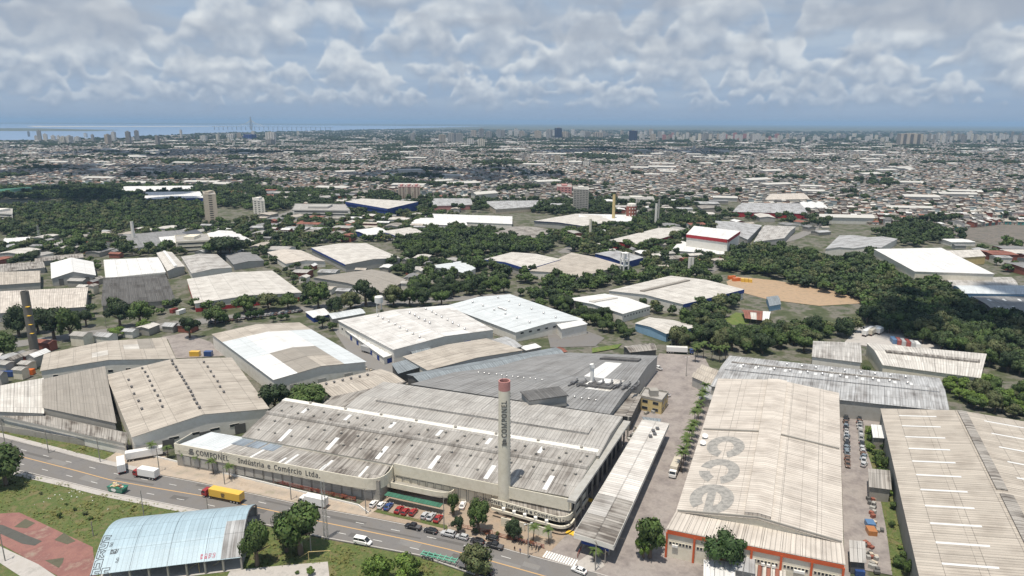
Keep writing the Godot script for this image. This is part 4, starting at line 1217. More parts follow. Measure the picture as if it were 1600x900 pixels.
const BLOCKS := [
	{"n": "office_building", "l": "three storey cream office with flat roof on the left", "h": 11, "q": [-310.3,-615,-282.6,-625,-301.8,-662,-328.9,-650.9], "wall": "cream", "roof": "grey", "fl": 3, "ribbon": true},
	{"n": "hotel_tower", "l": "lone tall pale tan hotel tower with a blank face on the left", "h": 35.96, "q": [-360.8,-793.3,-347.3,-793.7,-365.2,-830.5,-379.3,-830.2], "wall": "tan", "roof": "grey", "fl": 14, "bay": 9, "frac": 0.35, "plain": 1, "c": "tower"},
	{"n": "tower_block", "l": "white narrow slab tower with a dark sign panel left of the blue store", "h": 17.98, "q": [-344,-897,-324.3,-884.8,-339.9,-923.7,-354.7,-923.3], "wall": "white", "fl": 7, "bay": 6, "c": "tower"},
	{"n": "office_building", "l": "white modern office with light blue end wall before the blue store", "h": 10, "q": [-279.7,-855.5,-204.7,-851.6,-227.6,-919.9,-297.3,-924.8], "wall": "white", "fl": 3, "ribbon": true, "trim": "grey"},
	{"n": "apartment_tower", "l": "left of the three beige apartment towers with red tops by the blue store", "h": 21.53, "q": [-176.7,-1052.2,-165.8,-1052.5,-172.4,-1088.5,-182.6,-1088.2], "wall": "tan", "trim": "pink", "fl": 12, "bay": 5, "c": "tower", "g": "three towers with red tops"},
	{"n": "apartment_tower", "l": "middle of the three beige apartment towers with red tops by the blue store", "h": 21.53, "q": [-164.8,-1052.6,-154.9,-1052.9,-161.1,-1088.9,-170.3,-1088.6], "wall": "tan", "trim": "pink", "fl": 12, "bay": 5, "c": "tower", "g": "three towers with red tops"},
	{"n": "apartment_tower", "l": "right of the three beige apartment towers with red tops by the blue store", "h": 21.53, "q": [-153.9,-1052.9,-143,-1053.2,-148.8,-1089.3,-159,-1089], "wall": "tan", "trim": "pink", "fl": 12, "bay": 5, "c": "tower", "g": "three towers with red tops"},
	{"n": "apartment_tower", "l": "grey glass apartment tower with white grid frame in the centre", "h": 32.78, "q": [82.2,-914.8,101.7,-902.3,105.2,-942.8,84.6,-942.2], "wall": "concrete", "trim": "white", "fl": 14, "bay": 4, "frac": 0.85, "c": "tower"},
	{"n": "apartment_block", "l": "long low white apartment block behind the yellow chimney", "h": 9.242, "q": [157.7,-1011.9,209.4,-997.5,215.8,-1038.3,163.7,-1045.2], "wall": "white", "fl": 4, "bay": 6},
	{"n": "apartment_building", "l": "pink and grey building block left of the grey glass tower", "h": 14, "q": [75.2,-1145.6,99.2,-1136.2,103.7,-1189.1,78.6,-1199.3], "wall": "pink", "fl": 4, "bay": 6},
	{"n": "office_building", "l": "dark ribbon windowed office block at the far left edge", "h": 11.5, "q": [-632.2,-807.7,-592.9,-798.1,-627.8,-846.8,-665.4,-851.7], "wall": "white", "fl": 4, "ribbon": true},
	{"n": "guard_house", "l": "yellow two storey yard office with a deep grey roof", "h": 6, "q": [54.7,-269.6,63.2,-264.5,68,-273.8,58.6,-278.6], "wall": "yellow", "trim": "concrete", "fl": 2, "bay": 3.5, "c": "office"},
]

const ROAD := [
	[-313.5,-280.3,-242.4,-256.9,-199.4,-241.6,-169.2,-229.7,-148.1,-221.1,-127.5,-213.9,-109.3,-208.4,-84.3,-200,-60.9,-191.8,-45,-187.3,-29,-182.2,-12.7,-177.1,0.4,-170.4,23.2,-160.9,56.6,-145.2,44.5,-130.6,16.5,-146.2,-9.1,-159.7,-17.5,-164,-26.3,-168.5,-38.7,-172,-53.7,-176.2,-78.5,-184.3,-100.1,-191.2,-116,-196,-133.6,-201.3,-150.2,-207.3,-166.9,-213.2,-191.7,-221.7,-219.8,-230.3,-284,-251.2],
]

const MID := [
	[-299,-266,-231.5,-244.1,-190.9,-230,-176.9,-224.7,-156.3,-216.9,-137.7,-209.5,-120.4,-204.6,-102.8,-199.9,-88.8,-195.4,-73.6,-190.3,-55.8,-184.1,-31.8,-176.4,-18.2,-171.5,-4.6,-165.7,8.5,-160,25.4,-152.2,49.8,-138.6],
]

const UP := [
	[-313.5,-280.3,-242.4,-256.9,-199.4,-241.6,-169.2,-229.7,-148.1,-221.1,-127.5,-213.9,-109.3,-208.4,-84.3,-200,-60.9,-191.8,-45,-187.3,-29,-182.2,-12.7,-177.1,0.4,-170.4,23.2,-160.9,56.6,-145.2],
]

const LOW := [
	[-284,-251.2,-219.8,-230.3,-191.7,-221.7,-166.9,-213.2,-150.2,-207.3,-133.6,-201.3,-116,-196,-100.1,-191.2,-78.5,-184.3,-53.7,-176.2,-38.7,-172,-26.3,-168.5,-17.5,-164,-9.1,-159.7,16.5,-146.2,44.5,-130.6],
]

const TREES := [
	[-60, -168.9, 7.3, 17.5, "green", "large dark tree beside the lattice mast on the verge"],
	[-64.4, -170.1, 4.6, 12.8, "dark", "dark lower tree leaning on the left of the large verge tree"],
	[-70.5, -163.7, 4.4, 13.2, "green", "round green tree at the right end of the barrel roof"],
	[-35.3, -156.4, 4.8, 9.7, "bright", "bright green bush at the bottom edge left of the green trailer"],
	[-28.1, -157.5, 4.3, 8.2, "bright", "bright leafy bush right of the brightest bush at the bottom edge"],
	[-9.2, -158.1, 5, 11.8, "olive", "loose olive tree standing over the road near the green trailer"],
	[-9.8, -179.7, 4, 10.5, "green", "rounded tree in the forecourt left of the chimney base"],
	[-15.9, -179, 2.3, 6, "dark", "small dark tree under the forecourt tree by the parked cars"],
	[-18.2, -188.9, 2.2, 7.8, "green", "thin small tree behind the parked cars"],
	[0.8, -176.2, 2.8, 6.6, "dark", "dark small tree before the entrance of the main factory"],
	[39.3, -167.7, 4.9, 13.1, "green", "tree with a bright lower side at the corner of the cobbled yard"],
	[37.5, -167.7, 2.7, 8.2, "bright", "bright bush at the foot of the cobbled yard corner tree"],
	[58.3, -161.1, 6.5, 13.7, "ball", "large round clipped dark tree before the orange framed front"],
	[-171, -205.9, 7.6, 14.2, "green", "broad tree at the left edge beside the road"],
	[-174.5, -203.4, 6.4, 13.9, "dark", "dark tree cut by the left edge of the frame"],
	[-100.6, -266.3, 7.1, 13.1, "dark", "left of the two dark trees behind the main factory"],
	[-85.3, -267.1, 9, 14, "green", "right and larger of the two dark trees behind the main factory"],
	[-258.3, -363.1, 9.4, 19.5, "dark", "dense dark tree right of the dark chimney"],
	[-247.1, -360.9, 7.2, 18.6, "green", "green tree right of the dense dark tree by the dark chimney"],
	[-282.1, -368.7, 7.3, 17.9, "dark", "dark tree left of the dark chimney"],
	[-261.4, -329.2, 8.3, 14.5, "green", "green tree at the left edge near the scrap yard"],
	[-233.6, -385.3, 8.4, 17.4, "dark", "dark tree before the sawtooth factory"],
	[-222.8, -388.1, 8.5, 17.9, "green", "green tree before the sawtooth factory"],
	[-215.6, -377.9, 4.5, 7.4, "bright", "small bright round tree on the avenue median"],
	[-224.7, -366.9, 5.1, 6.5, "bright", "bright flat topped tree on the avenue below the sawtooth factory"],
	[-183.1, -366.2, 6.6, 13.6, "dark", "round dark tree at the head of the walled yard"],
	[-179.2, -391.2, 8.1, 10.8, "green", "rounded green tree beside the avenue car park"],
	[-171.2, -416.6, 8.2, 13.6, "green", "tree before the red based hall, left one"],
	[-158.2, -422.8, 9.6, 12.9, "olive", "olive tree before the red based hall"],
	[-147.7, -429.1, 7.6, 11.3, "green", "tree at the right end of the red based hall"],
	[-127.5, -429.4, 9.7, 17.4, "green", "broad avenue tree left of the tall dark one"],
	[-97.7, -436.2, 9, 20.7, "dark", "tall dark tree behind the water tower"],
	[-112.3, -412.9, 5.7, 13, "dark", "round tree beside the blue gatehouse"],
	[-113.3, -386.7, 5, 8.4, "dark", "dark tree at the corner of the white factory road"],
	[-105.9, -381.7, 3.4, 5.1, "green", "small tree beside the dock building"],
	[-105.7, -426.6, 7.1, 12.6, "olive", "grey olive avenue tree left of the water tower"],
	[-68.6, -436.6, 6.4, 13.2, "green", "green tree right of the water tower"],
	[-59.2, -436.7, 7.3, 12.4, "dark", "dark avenue tree right of the water tower"],
	[-47.2, -436.9, 6.9, 12.4, "green", "avenue tree above the weathered white roof"],
	[-79.3, -436.4, 7.7, 14.6, "olive", "olive tree behind the water tower leg"],
	[-80.8, -403.3, 2, 6.6, "dark", "slim cypress at the water tower foot"],
	[-255.3, -387.7, 5.8, 11.9, "dark", "dark tree in the row by the left avenue"],
	[-275.3, -374.8, 6.7, 14.7, "dark", "tree hidden behind the dark chimney foot"],
	[-174.1, -393.9, 2.7, 6.9, "ball", "first clipped small tree of the roof side row"],
	[-168.8, -398.1, 2.8, 6.5, "ball", "second clipped small tree of the roof side row"],
	[-163.3, -402.3, 2.4, 6.6, "ball", "third clipped small tree of the roof side row"],
	[-159.8, -403.7, 2.4, 6.6, "ball", "fourth clipped small tree of the roof side row"],
	[-156.8, -405.2, 2.6, 7.1, "ball", "fifth clipped small tree of the roof side row"],
	[-146.8, -398.3, 2.2, 4.5, "ball", "sixth clipped small tree of the roof side row"],
	[-143, -401.1, 2.2, 4.5, "ball", "seventh clipped small tree of the roof side row"],
	[-139.9, -402.6, 2.2, 4.5, "ball", "last clipped small tree of the roof side row"],
	[-254.1, -597.8, 20.2, 23.2, "dark", "wide dark tree mass beside the white tent roof"],
	[-269, -612.6, 14.8, 17, "green", "green tree left in the mass by the white tent roof"],
	[-413.6, -569.5, 9.9, 11.4, "dark", "round dark tree left of the white gabled shed"],
	[-413.5, -629, 12.1, 13.9, "green", "green tree before the left wood"],
	[-383, -610.5, 11.8, 13.5, "wood", "tree on the edge of the left storage yard"],
	[108.6, -160.3, 2.1, 5.6, "green", "bush at the bottom between the two right halls"],
	[132.8, -218, 1.8, 5, "green", "bush beside the left wall of the right hall"],
]

const WOODS := [
	{"l": "dense dark tree in the wide wood behind the long right halls", "g": "trees of the wide right wood", "q": [201.5,-624.4,236.8,-648,270.7,-610.1,281.1,-581.4,334.1,-605.3,317.4,-522.3,319.3,-476.9,296.8,-415.1,318.2,-397.1,255.5,-300.7,244.2,-319.3,227.9,-357.1,215.5,-400,240.6,-445.6,227.8,-475.6,200.7,-529.6,170.1,-548.2], "sp": 6.5, "own": 90, "r0": 3.8, "r1": 6.6, "kinds": ["dark", "wood", "olive", "green", "wood"]},
	{"l": "mid green tree in the belt between the lawn and the right halls", "g": "trees by the lawn", "q": [85.3,-364.6,118.5,-414.3,139.6,-432.9,136.8,-395,154.5,-389.9,180.8,-395.5,208.9,-386.7,165.1,-347.8,135.9,-339.2,89.7,-344.9], "sp": 7, "own": 55, "kinds": ["wood", "green", "dark", "olive"]},
	{"l": "tree in the dense clump at the centre of the industrial blocks", "g": "trees of the central wood", "q": [-117.4,-648,-108.8,-707.9,-73,-760.9,-21.6,-743.8,33.5,-702.8,45,-651.1,29.7,-618.1,-23.5,-604.9,-92.5,-597.7], "sp": 7, "own": 20, "kinds": ["wood", "dark", "green"]},
	{"l": "tree in the forest belt at the far left", "g": "trees of the left wood", "q": [-756.8,-926,-682.4,-971.8,-619.4,-1005.1,-532.7,-1041.3,-439.2,-963.7,-377.7,-824.7,-385.6,-768.1,-436.4,-734.8,-490.4,-720.6,-589,-714.3], "sp": 8, "own": 0, "kinds": ["wood", "green", "dark", "olive"]},
	{"l": "avenue tree between the centre roofs", "g": "trees along the avenue", "q": [-77.9,-534.5,-56.2,-525.5,-30.5,-521.4,-4.9,-504.2,0,-472.4,-26.9,-457.4,-70.1,-446.5], "sp": 8, "own": 25, "kinds": ["dark", "green", "wood"]},
	{"l": "tree in the strip between the pale blue roof and the white hall", "g": "trees of the strip", "q": [0,-472.4,29,-496.4,52.5,-513.8,74.4,-509.7,66.3,-484.9,36.5,-465.5,51,-431.7,71.4,-373.9,66.8,-362.1,39.8,-402,17.2,-437.7], "sp": 6.5, "own": 35, "r0": 2.8, "r1": 4.8, "kinds": ["green", "wood", "dark"]},
	{"l": "yellow green bushy tree behind the right hall at the right edge", "g": "bushy trees at the right edge", "q": [204.9,-298.6,225.1,-305.3,224.4,-291,232.6,-271.1,221.7,-257,201.7,-264.3,194.9,-276.3], "sp": 5.5, "own": 25, "r0": 3, "r1": 4.6, "kinds": ["green", "bright", "olive"]},
	{"l": "tree round the glass tower", "g": "trees round the glass tower", "q": [21.5,-919.9,42.6,-1008.5,88.4,-1043,149.4,-988,140.4,-896.9,66.8,-882.4], "sp": 9, "own": 0, "kinds": ["dark", "wood"]},
	{"l": "scattered tree among the middle distance sheds", "g": "", "q": [-311.1,-774.6,-246.7,-926.2,-85.1,-891,-32.3,-838.7,-56.4,-734.3,-131.5,-683.9,-239.9,-656.1], "sp": 7.5, "fill": 0.62, "kinds": ["wood", "green", "dark", "olive"]},
	{"l": "scattered tree among the middle sheds of the centre", "g": "", "q": [41.2,-719.3,128.1,-842.6,215.9,-874,257.3,-818.4,206.5,-630.8,154.2,-510.9,154.4,-436.3,118.1,-412.9,82.8,-419.8,112.9,-584.1,59.5,-618.6], "sp": 7, "fill": 0.62, "kinds": ["wood", "green", "dark", "olive"]},
	{"l": "scattered tree among the left sheds", "g": "", "q": [-528,-687.3,-454.6,-730,-384.3,-772.9,-301.6,-832.1,-222.3,-622.9,-289.8,-600.1,-387.3,-598.3,-425.6,-548.5], "sp": 7.5, "fill": 0.6, "kinds": ["wood", "green", "dark", "olive"]},
	{"l": "scattered tree along the left avenue", "g": "", "q": [-316.5,-400.4,-269.7,-421.4,-213.6,-434.7,-145,-463,-138.4,-440.6,-203.7,-413.2,-253.6,-401.2,-297.4,-374.5], "sp": 7, "fill": 0.5, "own": 0, "r0": 3, "r1": 5, "kinds": ["wood", "green", "dark", "olive"]},
	{"l": "tree of the far right wood", "g": "", "q": [400,-744.1,465.3,-802.4,504,-764.5,477.4,-696.2,392.1,-657.8,375.5,-671.7], "sp": 9, "kinds": ["dark", "wood"]},
	{"l": "tree in the belt behind the left wood", "g": "", "q": [-854.1,-1048.8,-971.1,-1196.6,-716.4,-1266.5,-436.1,-1215.6,-276.5,-1123.8,-320.6,-910.7,-430.2,-964,-482,-1060.5,-639.1,-1038], "sp": 7.5, "fill": 0.65, "r0": 4, "r1": 7, "kinds": ["wood", "dark", "green"]},
	{"l": "scattered tree before the city houses", "g": "", "q": [-521.6,-1201,-286.4,-1164.9,-39.8,-1039.1,57.8,-1025.2,163,-1080.6,332.2,-1033.4,171.5,-904.1,-87.5,-917,-316.7,-952.5], "sp": 9, "fill": 0.6, "r0": 4, "r1": 7, "kinds": ["dark", "wood"]},
	{"l": "tree between the pale halls left of the water tower", "g": "", "q": [-193.1,-537.5,-161.7,-519.3,-133.7,-463.1,-72.7,-464,-68.6,-436.6,-135.1,-429.3,-151.8,-470.2], "sp": 6.5, "fill": 0.5, "r0": 2.5, "r1": 4.5, "kinds": ["wood", "green", "dark", "olive"]},
	{"l": "tree in the blocks behind the water tower", "g": "", "q": [-108.4,-558.8,-92.5,-597.7,-23,-593.1,-0.1,-605.3,-20.5,-526.1,-52,-535,-71.5,-525.3,-85.4,-516], "sp": 7, "fill": 0.6, "kinds": ["wood", "green", "dark"]},
	{"l": "tree around the storage yard", "g": "", "q": [-276.1,-651.9,-239.8,-674.2,-196.8,-682.6,-159.3,-691,-195,-653.5,-194.5,-557.4,-169.1,-563,-158,-523.9,-194.8,-542.3,-216,-557], "sp": 7, "fill": 0.5, "r0": 2.5, "r1": 5, "kinds": ["wood", "green", "dark"]},
	{"l": "tree behind the tan and white roofs", "g": "", "q": [-22.6,-581.8,14.5,-536,52.1,-509.4,97.1,-557.1,99.3,-510.1,71,-484.9,29,-496.4,-5,-508.5], "sp": 6.5, "fill": 0.5, "kinds": ["wood", "green", "dark"]},
	{"l": "tree along the left blocks", "g": "", "q": [-361.8,-503.1,-352.1,-503.2,-396.2,-569.8,-407.1,-569.7,-372.4,-592.7,-366.7,-592.8,-271.1,-430.7,-280.3,-430.6,-324.9,-503.7], "sp": 6, "fill": 0.35, "r0": 2, "r1": 3.5, "kinds": ["wood", "green"]},
	{"l": "scattered tree near the market hall", "g": "", "q": [171.5,-904.1,303.4,-941.2,396,-849.2,363.8,-761.4,306.3,-847,155.4,-815.9], "sp": 10, "fill": 0.55, "kinds": ["dark", "wood"]},
	{"l": "scattered tree on the right city edge", "g": "", "q": [475.7,-688.5,522.6,-646.6,421,-515,405,-549.6], "sp": 10, "fill": 0.4, "kinds": ["green", "wood"]},
	{"l": "bush on the near verge", "g": "", "q": [-67.7,-164.8,-51.2,-170.1,-43.3,-167.8,-45,-159.5,-64.1,-159.4], "sp": 5, "fill": 0.25, "r0": 0.7, "r1": 1.4, "kinds": ["bright", "green"]},
	{"l": "low bush on the waste ground", "g": "", "q": [-163.9,-205.1,-133,-196.6,-118,-190,-124.9,-179.7,-149.2,-189.8], "sp": 5, "fill": 0.3, "r0": 0.5, "r1": 1.1, "kinds": ["olive", "green"]},
	{"l": "low bush between the two right halls", "g": "", "q": [144.4,-252.8,148.8,-251.7,133.7,-218,128.7,-203,111.1,-161.7,104.7,-160.3,114.2,-181.1,125.2,-207.1,137.8,-240.3], "sp": 3, "fill": 0.6, "r0": 0.9, "r1": 2.2, "kinds": ["green", "bright"]},
	{"l": "tree behind the long weathered grey hall", "g": "", "q": [179.2,-324.2,190.6,-315.3,205,-302.7,201.8,-295.5,173.7,-313.4], "sp": 5, "fill": 0.6, "r0": 2, "r1": 3.2, "kinds": ["green", "wood"]},
]

const PALMS := [
	[59.9, -216.1],
	[61.6, -220.3],
	[63.4, -224.7],
	[65.2, -229.1],
	[67.1, -233.8],
	[69.1, -238.6],
	[71.1, -243.6],
	[73.2, -248.8],
	[75.4, -254.2],
	[77.7, -259.8],
	[80.1, -265.7],
	[82.5, -271.8],
	[85.1, -278.1],
]

const SMALL_PALMS := [
	[-131.7, -226],
	[-125.8, -225.1],
	[-117.3, -219.9],
	[-111, -217.2],
	[-104.1, -213.7],
	[-97.3, -210.6],
	[6.5, -175.3],
	[11.1, -174.1],
	[23.3, -165.9],
]

const BACK_PALMS := [
	[97.6, -336.8],
	[100.4, -334.9],
	[103.9, -332],
	[107.1, -329.1],
	[110.7, -331.1],
	[94.5, -329],
]

const CITY := [
	[-1040.6,-1254.4,-737.8,-1305.1,-463,-1226.5,-283.9,-1154.3,-128.5,-1128.7,-51.3,-1073.9,59.7,-1059.4,171.5,-1138.5,245.3,-1083.2,343,-1068.1,415,-891.4,386.5,-810.9,441.3,-812.2,482.9,-720.3,510,-646.4,519,-564.1,10320,-10171.2,-8.2,-10296.9,-10101.8,-9109.8],
]

const TOWERS := [
	[-2675.8, -3910.7, 18.1, 15.4, 63.3, "grey"],
	[-2645.6, -3914.4, 18.2, 16.3, 43.6, "white"],
	[-2684.2, -4038.9, 18.7, 17.2, 32.7, "white"],
	[-2282.3, -3508.8, 26.1, 25.5, 39.2, "cream"],
	[-2251.8, -3512, 26.1, 23.4, 42.8, "white"],
	[-2338.6, -3713.6, 24.1, 23.4, 33.9, "white"],
	[-2261.2, -3722.4, 13.8, 8.4, 45.3, "grey"],
	[-2014.2, -3439.7, 25.5, 20.1, 52.3, "tan"],
	[-2282.2, -3958.1, 18.4, 17.9, 56.1, "white"],
	[-1917.5, -3449.7, 19.2, 16.5, 66.4, "concrete"],
	[-2158.1, -3973, 22.1, 21.2, 64.3, "grey"],
	[-1735.5, -3375.3, 18.8, 12.1, 48, "concrete"],
	[-2107.6, -4401.1, 12.2, 9.6, 62.3, "white"],
	[-1794.4, -4016.8, 33.5, 23.4, 36.6, "white"],
	[-1716.4, -4026.2, 14.9, 12.2, 44.9, "cream"],
	[-1809.6, -4440.8, 41.1, 34.1, 36, "white"],
	[-1819.5, -4602, 25.6, 15.5, 41.9, "tan"],
	[-1692.1, -4456.4, 66.1, 45.4, 36.1, "blue"],
	[-1264.8, -3617.5, 43.6, 31.1, 62.3, "white"],
	[-1202.7, -3429.2, 31.8, 30.8, 31.4, "concrete"],
	[-304.2, -5403.7, 40, 36.3, 54.6, "tan"],
	[-235, -5200.9, 33.7, 22.4, 68.3, "concrete"],
	[-170.9, -5012.7, 37.1, 34.1, 50.7, "concrete"],
	[-105.4, -5220.2, 33.8, 22.2, 63.3, "grey"],
	[-71.7, -5225.2, 29, 24.6, 58, "concrete"],
	[-215.4, -3529.1, 32.8, 21.3, 35.8, "white"],
	[-144.6, -3192.5, 29.7, 17.8, 42.2, "cream"],
	[-400.4, -3933.1, 32.8, 31.1, 47.8, "tan"],
	[-346.3, -3939.2, 36.5, 25, 55.9, "grey"],
	[-312, -4065.3, 37.7, 25.9, 53.5, "grey"],
	[-600.8, -4160.5, 23.1, 23, 50.6, "grey"],
	[25.1, -5239.6, 24.2, 23, 68.8, "white"],
	[68.9, -5246.1, 34, 24.3, 53, "tan"],
	[177, -4877.3, 45.2, 44.5, 59.1, "tan"],
	[268.7, -5075.6, 37.6, 30.7, 66.6, "grey"],
	[335.1, -5085.1, 42.4, 36.9, 77, "navy"],
	[387.5, -5092.6, 42.4, 28.9, 51.5, "tan"],
	[516.6, -5111.1, 28.4, 27.7, 56.8, "white"],
	[555.1, -5116.6, 28.4, 24.9, 51.7, "concrete"],
	[632.2, -5127.6, 57, 56.2, 46.6, "tan"],
	[712.8, -5341.9, 29.7, 28.4, 43.2, "grey"],
	[779.3, -4469.5, 45.6, 32.8, 67.8, "navy"],
	[899, -4801.2, 31.1, 23.2, 38.9, "white"],
	[942.7, -4643.1, 34.4, 22.9, 42.3, "tan"],
	[2196.5, -3824.4, 110, 72.4, 63.9, "tan"],
	[2477.8, -4234.5, 11.8, 7.4, 49.8, "concrete"],
	[2498.1, -4240.3, 13, 11.4, 52.3, "grey"],
	[2878.7, -4867.2, 18.9, 11.5, 40.1, "grey"],
	[2562.3, -4293.9, 12, 10.6, 49.9, "cream"],
	[2907.1, -4850.4, 15.2, 11.2, 42.8, "grey"],
	[2672.1, -4433.9, 13, 12.3, 56.8, "concrete"],
	[2931.9, -4845.1, 15.9, 11.9, 41.9, "white"],
	[2575, -4226, 12.3, 8.9, 52.3, "concrete"],
	[2781.8, -4533.2, 14.7, 9.8, 56.5, "grey"],
	[3012.9, -4895.9, 16.5, 14.8, 55.5, "white"],
	[2610.7, -4210.8, 12.6, 11.6, 50.8, "cream"],
	[2604.8, -4178.1, 15.1, 12.9, 58.8, "white"],
	[2575.3, -4102.2, 12.3, 8.8, 44.1, "grey"],
	[3098.5, -4919.5, 20.8, 20.4, 65.2, "grey"],
	[2710.4, -4273.2, 14.9, 9.6, 41.8, "white"],
	[2844.4, -4460, 18.6, 12.5, 41, "concrete"],
	[2848.5, -4446.7, 15.7, 14.3, 50.8, "cream"],
	[2974.3, -4615.7, 18, 14.8, 56, "concrete"],
	[3080.4, -4757.5, 20.1, 19.8, 46.2, "concrete"],
	[2713.8, -4169.3, 14.5, 10.6, 55.4, "concrete"],
	[2786.2, -4259.6, 16.1, 11.9, 47.5, "concrete"],
	[3069.4, -4666.1, 15.4, 14.6, 61.2, "white"],
	[3249.8, -4915.7, 17.4, 17.3, 68.3, "white"],
	[2873.3, -4326.1, 13.8, 12.3, 57.5, "cream"],
	[2790.6, -4172.8, 15.2, 11, 53.6, "grey"],
	[3225.9, -4805.9, 20.4, 13.6, 46.8, "white"],
	[3097.5, -4591.2, 17.4, 17.3, 43.3, "cream"],
	[2835.8, -4173.3, 12.3, 9.7, 56.4, "white"],
	[2987.8, -4381.6, 16.5, 13.8, 44.9, "cream"],
	[3320.7, -4852.6, 16.4, 15.5, 39.3, "concrete"],
	[3195.6, -4637.4, 19.5, 16.5, 52.9, "white"],
	[3112.4, -4502.8, 16.4, 15.2, 45.8, "concrete"],
	[3311.9, -4765.3, 15.8, 10.5, 57.1, "white"],
	[3105.7, -4445.2, 13.2, 9.8, 41.4, "cream"],
	[2855, -4058.3, 14.7, 12, 35.6, "white"],
	[3411.1, -4838.1, 16.5, 13.2, 55.7, "white"],
	[3309.6, -4668.6, 18.9, 15.8, 48.7, "white"],
	[3527.1, -4956, 16.8, 16.4, 55, "concrete"],
	[3506, -4901.9, 13.8, 13.6, 43.9, "white"],
	[2946.1, -4095.2, 13.8, 11.2, 36.6, "grey"],
	[3547.1, -4912.8, 15.4, 14.5, 63, "concrete"],
	[3122, -4295, 18.3, 15.7, 47.7, "white"],
	[3441.6, -4716.7, 18.4, 13.1, 41.6, "concrete"],
	[3367.5, -4591.6, 12.9, 9.6, 57.6, "concrete"],
	[3369.2, -4572, 14.4, 12.6, 38.1, "grey"],
	[3449, -4666.7, 15.9, 13.4, 43.2, "grey"],
	[1094.7, -5147.1, 26.6, 20, 49.6, "grey"],
	[1087, -5044.1, 18.2, 16.4, 32.5, "grey"],
	[950.7, -4339.6, 19.1, 17.4, 45.9, "pink"],
	[995.1, -4435.5, 19.1, 18.9, 37.5, "tan"],
	[1055.5, -4652.9, 13.6, 9.4, 41.4, "pink"],
	[1148, -4966.6, 14.1, 10.9, 48.4, "pink"],
	[1077.7, -4629.7, 14.5, 9.9, 39.4, "white"],
	[1215.6, -5111, 16.1, 14.2, 51.6, "cream"],
	[1072.4, -4448, 22.3, 18.9, 28.4, "white"],
	[1069.6, -4390.3, 13.1, 10.8, 34, "white"],
	[1139.9, -4607.7, 12.9, 9.4, 43.7, "white"],
	[1179.8, -4676.1, 17.9, 11.7, 54.7, "white"],
	[1208.6, -4738.9, 17, 13.9, 46.7, "concrete"],
	[1123.1, -4342.7, 22.1, 17.9, 29.3, "cream"],
	[1169.4, -4464.6, 21.6, 14.1, 34.4, "white"],
	[1204.8, -4543.1, 13.1, 8.5, 41.4, "grey"],
	[1205.8, -4458.7, 18.3, 11.8, 50.3, "cream"],
	[1285.3, -4694.6, 24.1, 21, 36.6, "tan"],
	[1207, -4362.4, 20.2, 13.8, 52.1, "grey"],
	[1281.5, -4551.9, 16.3, 14.4, 50, "concrete"],
	[1298.5, -4549.4, 17.2, 15.8, 46.3, "cream"],
	[1424.4, -4948.1, 21.9, 15, 43.1, "concrete"],
	[1254.6, -4310.6, 14.2, 8.8, 23, "white"],
	[1369.3, -4618.5, 12.8, 9.2, 48.2, "tan"],
	[1499.6, -4997.5, 20.3, 13.4, 36.7, "white"],
	[1366.4, -4528.9, 23.7, 19.4, 35.3, "white"],
	[1493.4, -4895.8, 22.7, 18, 50.8, "white"],
	[1538.6, -4989.1, 26.9, 16.3, 38.3, "pink"],
	[1538.8, -4912.9, 24.4, 17.5, 30.3, "cream"],
	[1524.3, -4801.4, 16, 13.3, 29.9, "white"],
	[1509.8, -4702, 22.3, 16.2, 54.1, "pink"],
	[1438.4, -4435.5, 21.2, 19.3, 45.5, "white"],
	[1432.2, -4378.1, 19.6, 19.4, 23.6, "pink"],
	[1410.7, -4270.6, 16.7, 10.3, 45.2, "white"],
	[1637.3, -4873.7, 26.3, 16.5, 44.2, "pink"],
	[1556, -4578, 13.4, 11.5, 53.5, "white"],
	[1648.5, -4816.6, 24.5, 17.7, 26, "tan"],
	[1462.7, -4240.7, 13.9, 11.9, 50.7, "concrete"],
	[1525.9, -4374.1, 21.8, 17.8, 50.9, "white"],
	[1646.9, -4647.6, 15.7, 12.2, 51.7, "white"],
	[1606.6, -4507, 19.1, 17, 47.3, "white"],
	[1596.8, -4414.8, 22.4, 18.4, 36.4, "white"],
	[1650.6, -4546.2, 16, 11.6, 48.1, "tan"],
	[1559, -4249.9, 12.8, 12.6, 28.9, "tan"],
	[1629.2, -4381.2, 15.2, 10.3, 37.5, "pink"],
	[1666.2, -4450.6, 17.6, 13.2, 25.7, "cream"],
	[1587.5, -4183.1, 22.6, 18.7, 29.7, "white"],
	[1832.4, -4798.8, 26.1, 16.1, 46.5, "pink"],
	[1638.8, -4248.6, 18.5, 11.6, 45.8, "cream"],
	[1692.1, -4354.7, 15.6, 12.7, 42.9, "white"],
	[1649.6, -4188.1, 22.9, 17, 24.9, "grey"],
	[1946, -4896.7, 16.7, 10.9, 46, "tan"],
	[1815.2, -4578.1, 20.6, 18.4, 22.3, "cream"],
	[1931.3, -4810, 22.8, 20.7, 23.7, "grey"],
	[1910.3, -4677.4, 18.8, 14.7, 26.8, "cream"],
	[1944.2, -4696.7, 25.3, 25, 37.3, "grey"],
	[1803.1, -4289.3, 16.9, 11.6, 35.1, "white"],
	[2293.8, -5421.3, 25.7, 19.4, 28.4, "concrete"],
	[1933.3, -4496.7, 19.5, 17.7, 22.8, "concrete"],
	[2018.6, -4613.5, 23.3, 19.7, 37.6, "white"],
	[1919.9, -4345.2, 18, 11.5, 35.9, "white"],
	[2313.8, -5177.5, 27.6, 21.8, 28.3, "concrete"],
	[2196.1, -4848.9, 16.2, 10.4, 21.9, "white"],
	[2285.2, -4980, 14.1, 11.9, 40.6, "white"],
	[2233, -4810.5, 22.6, 22.4, 32.8, "grey"],
	[2582.2, -5488.2, 25.4, 23.4, 41.4, "cream"],
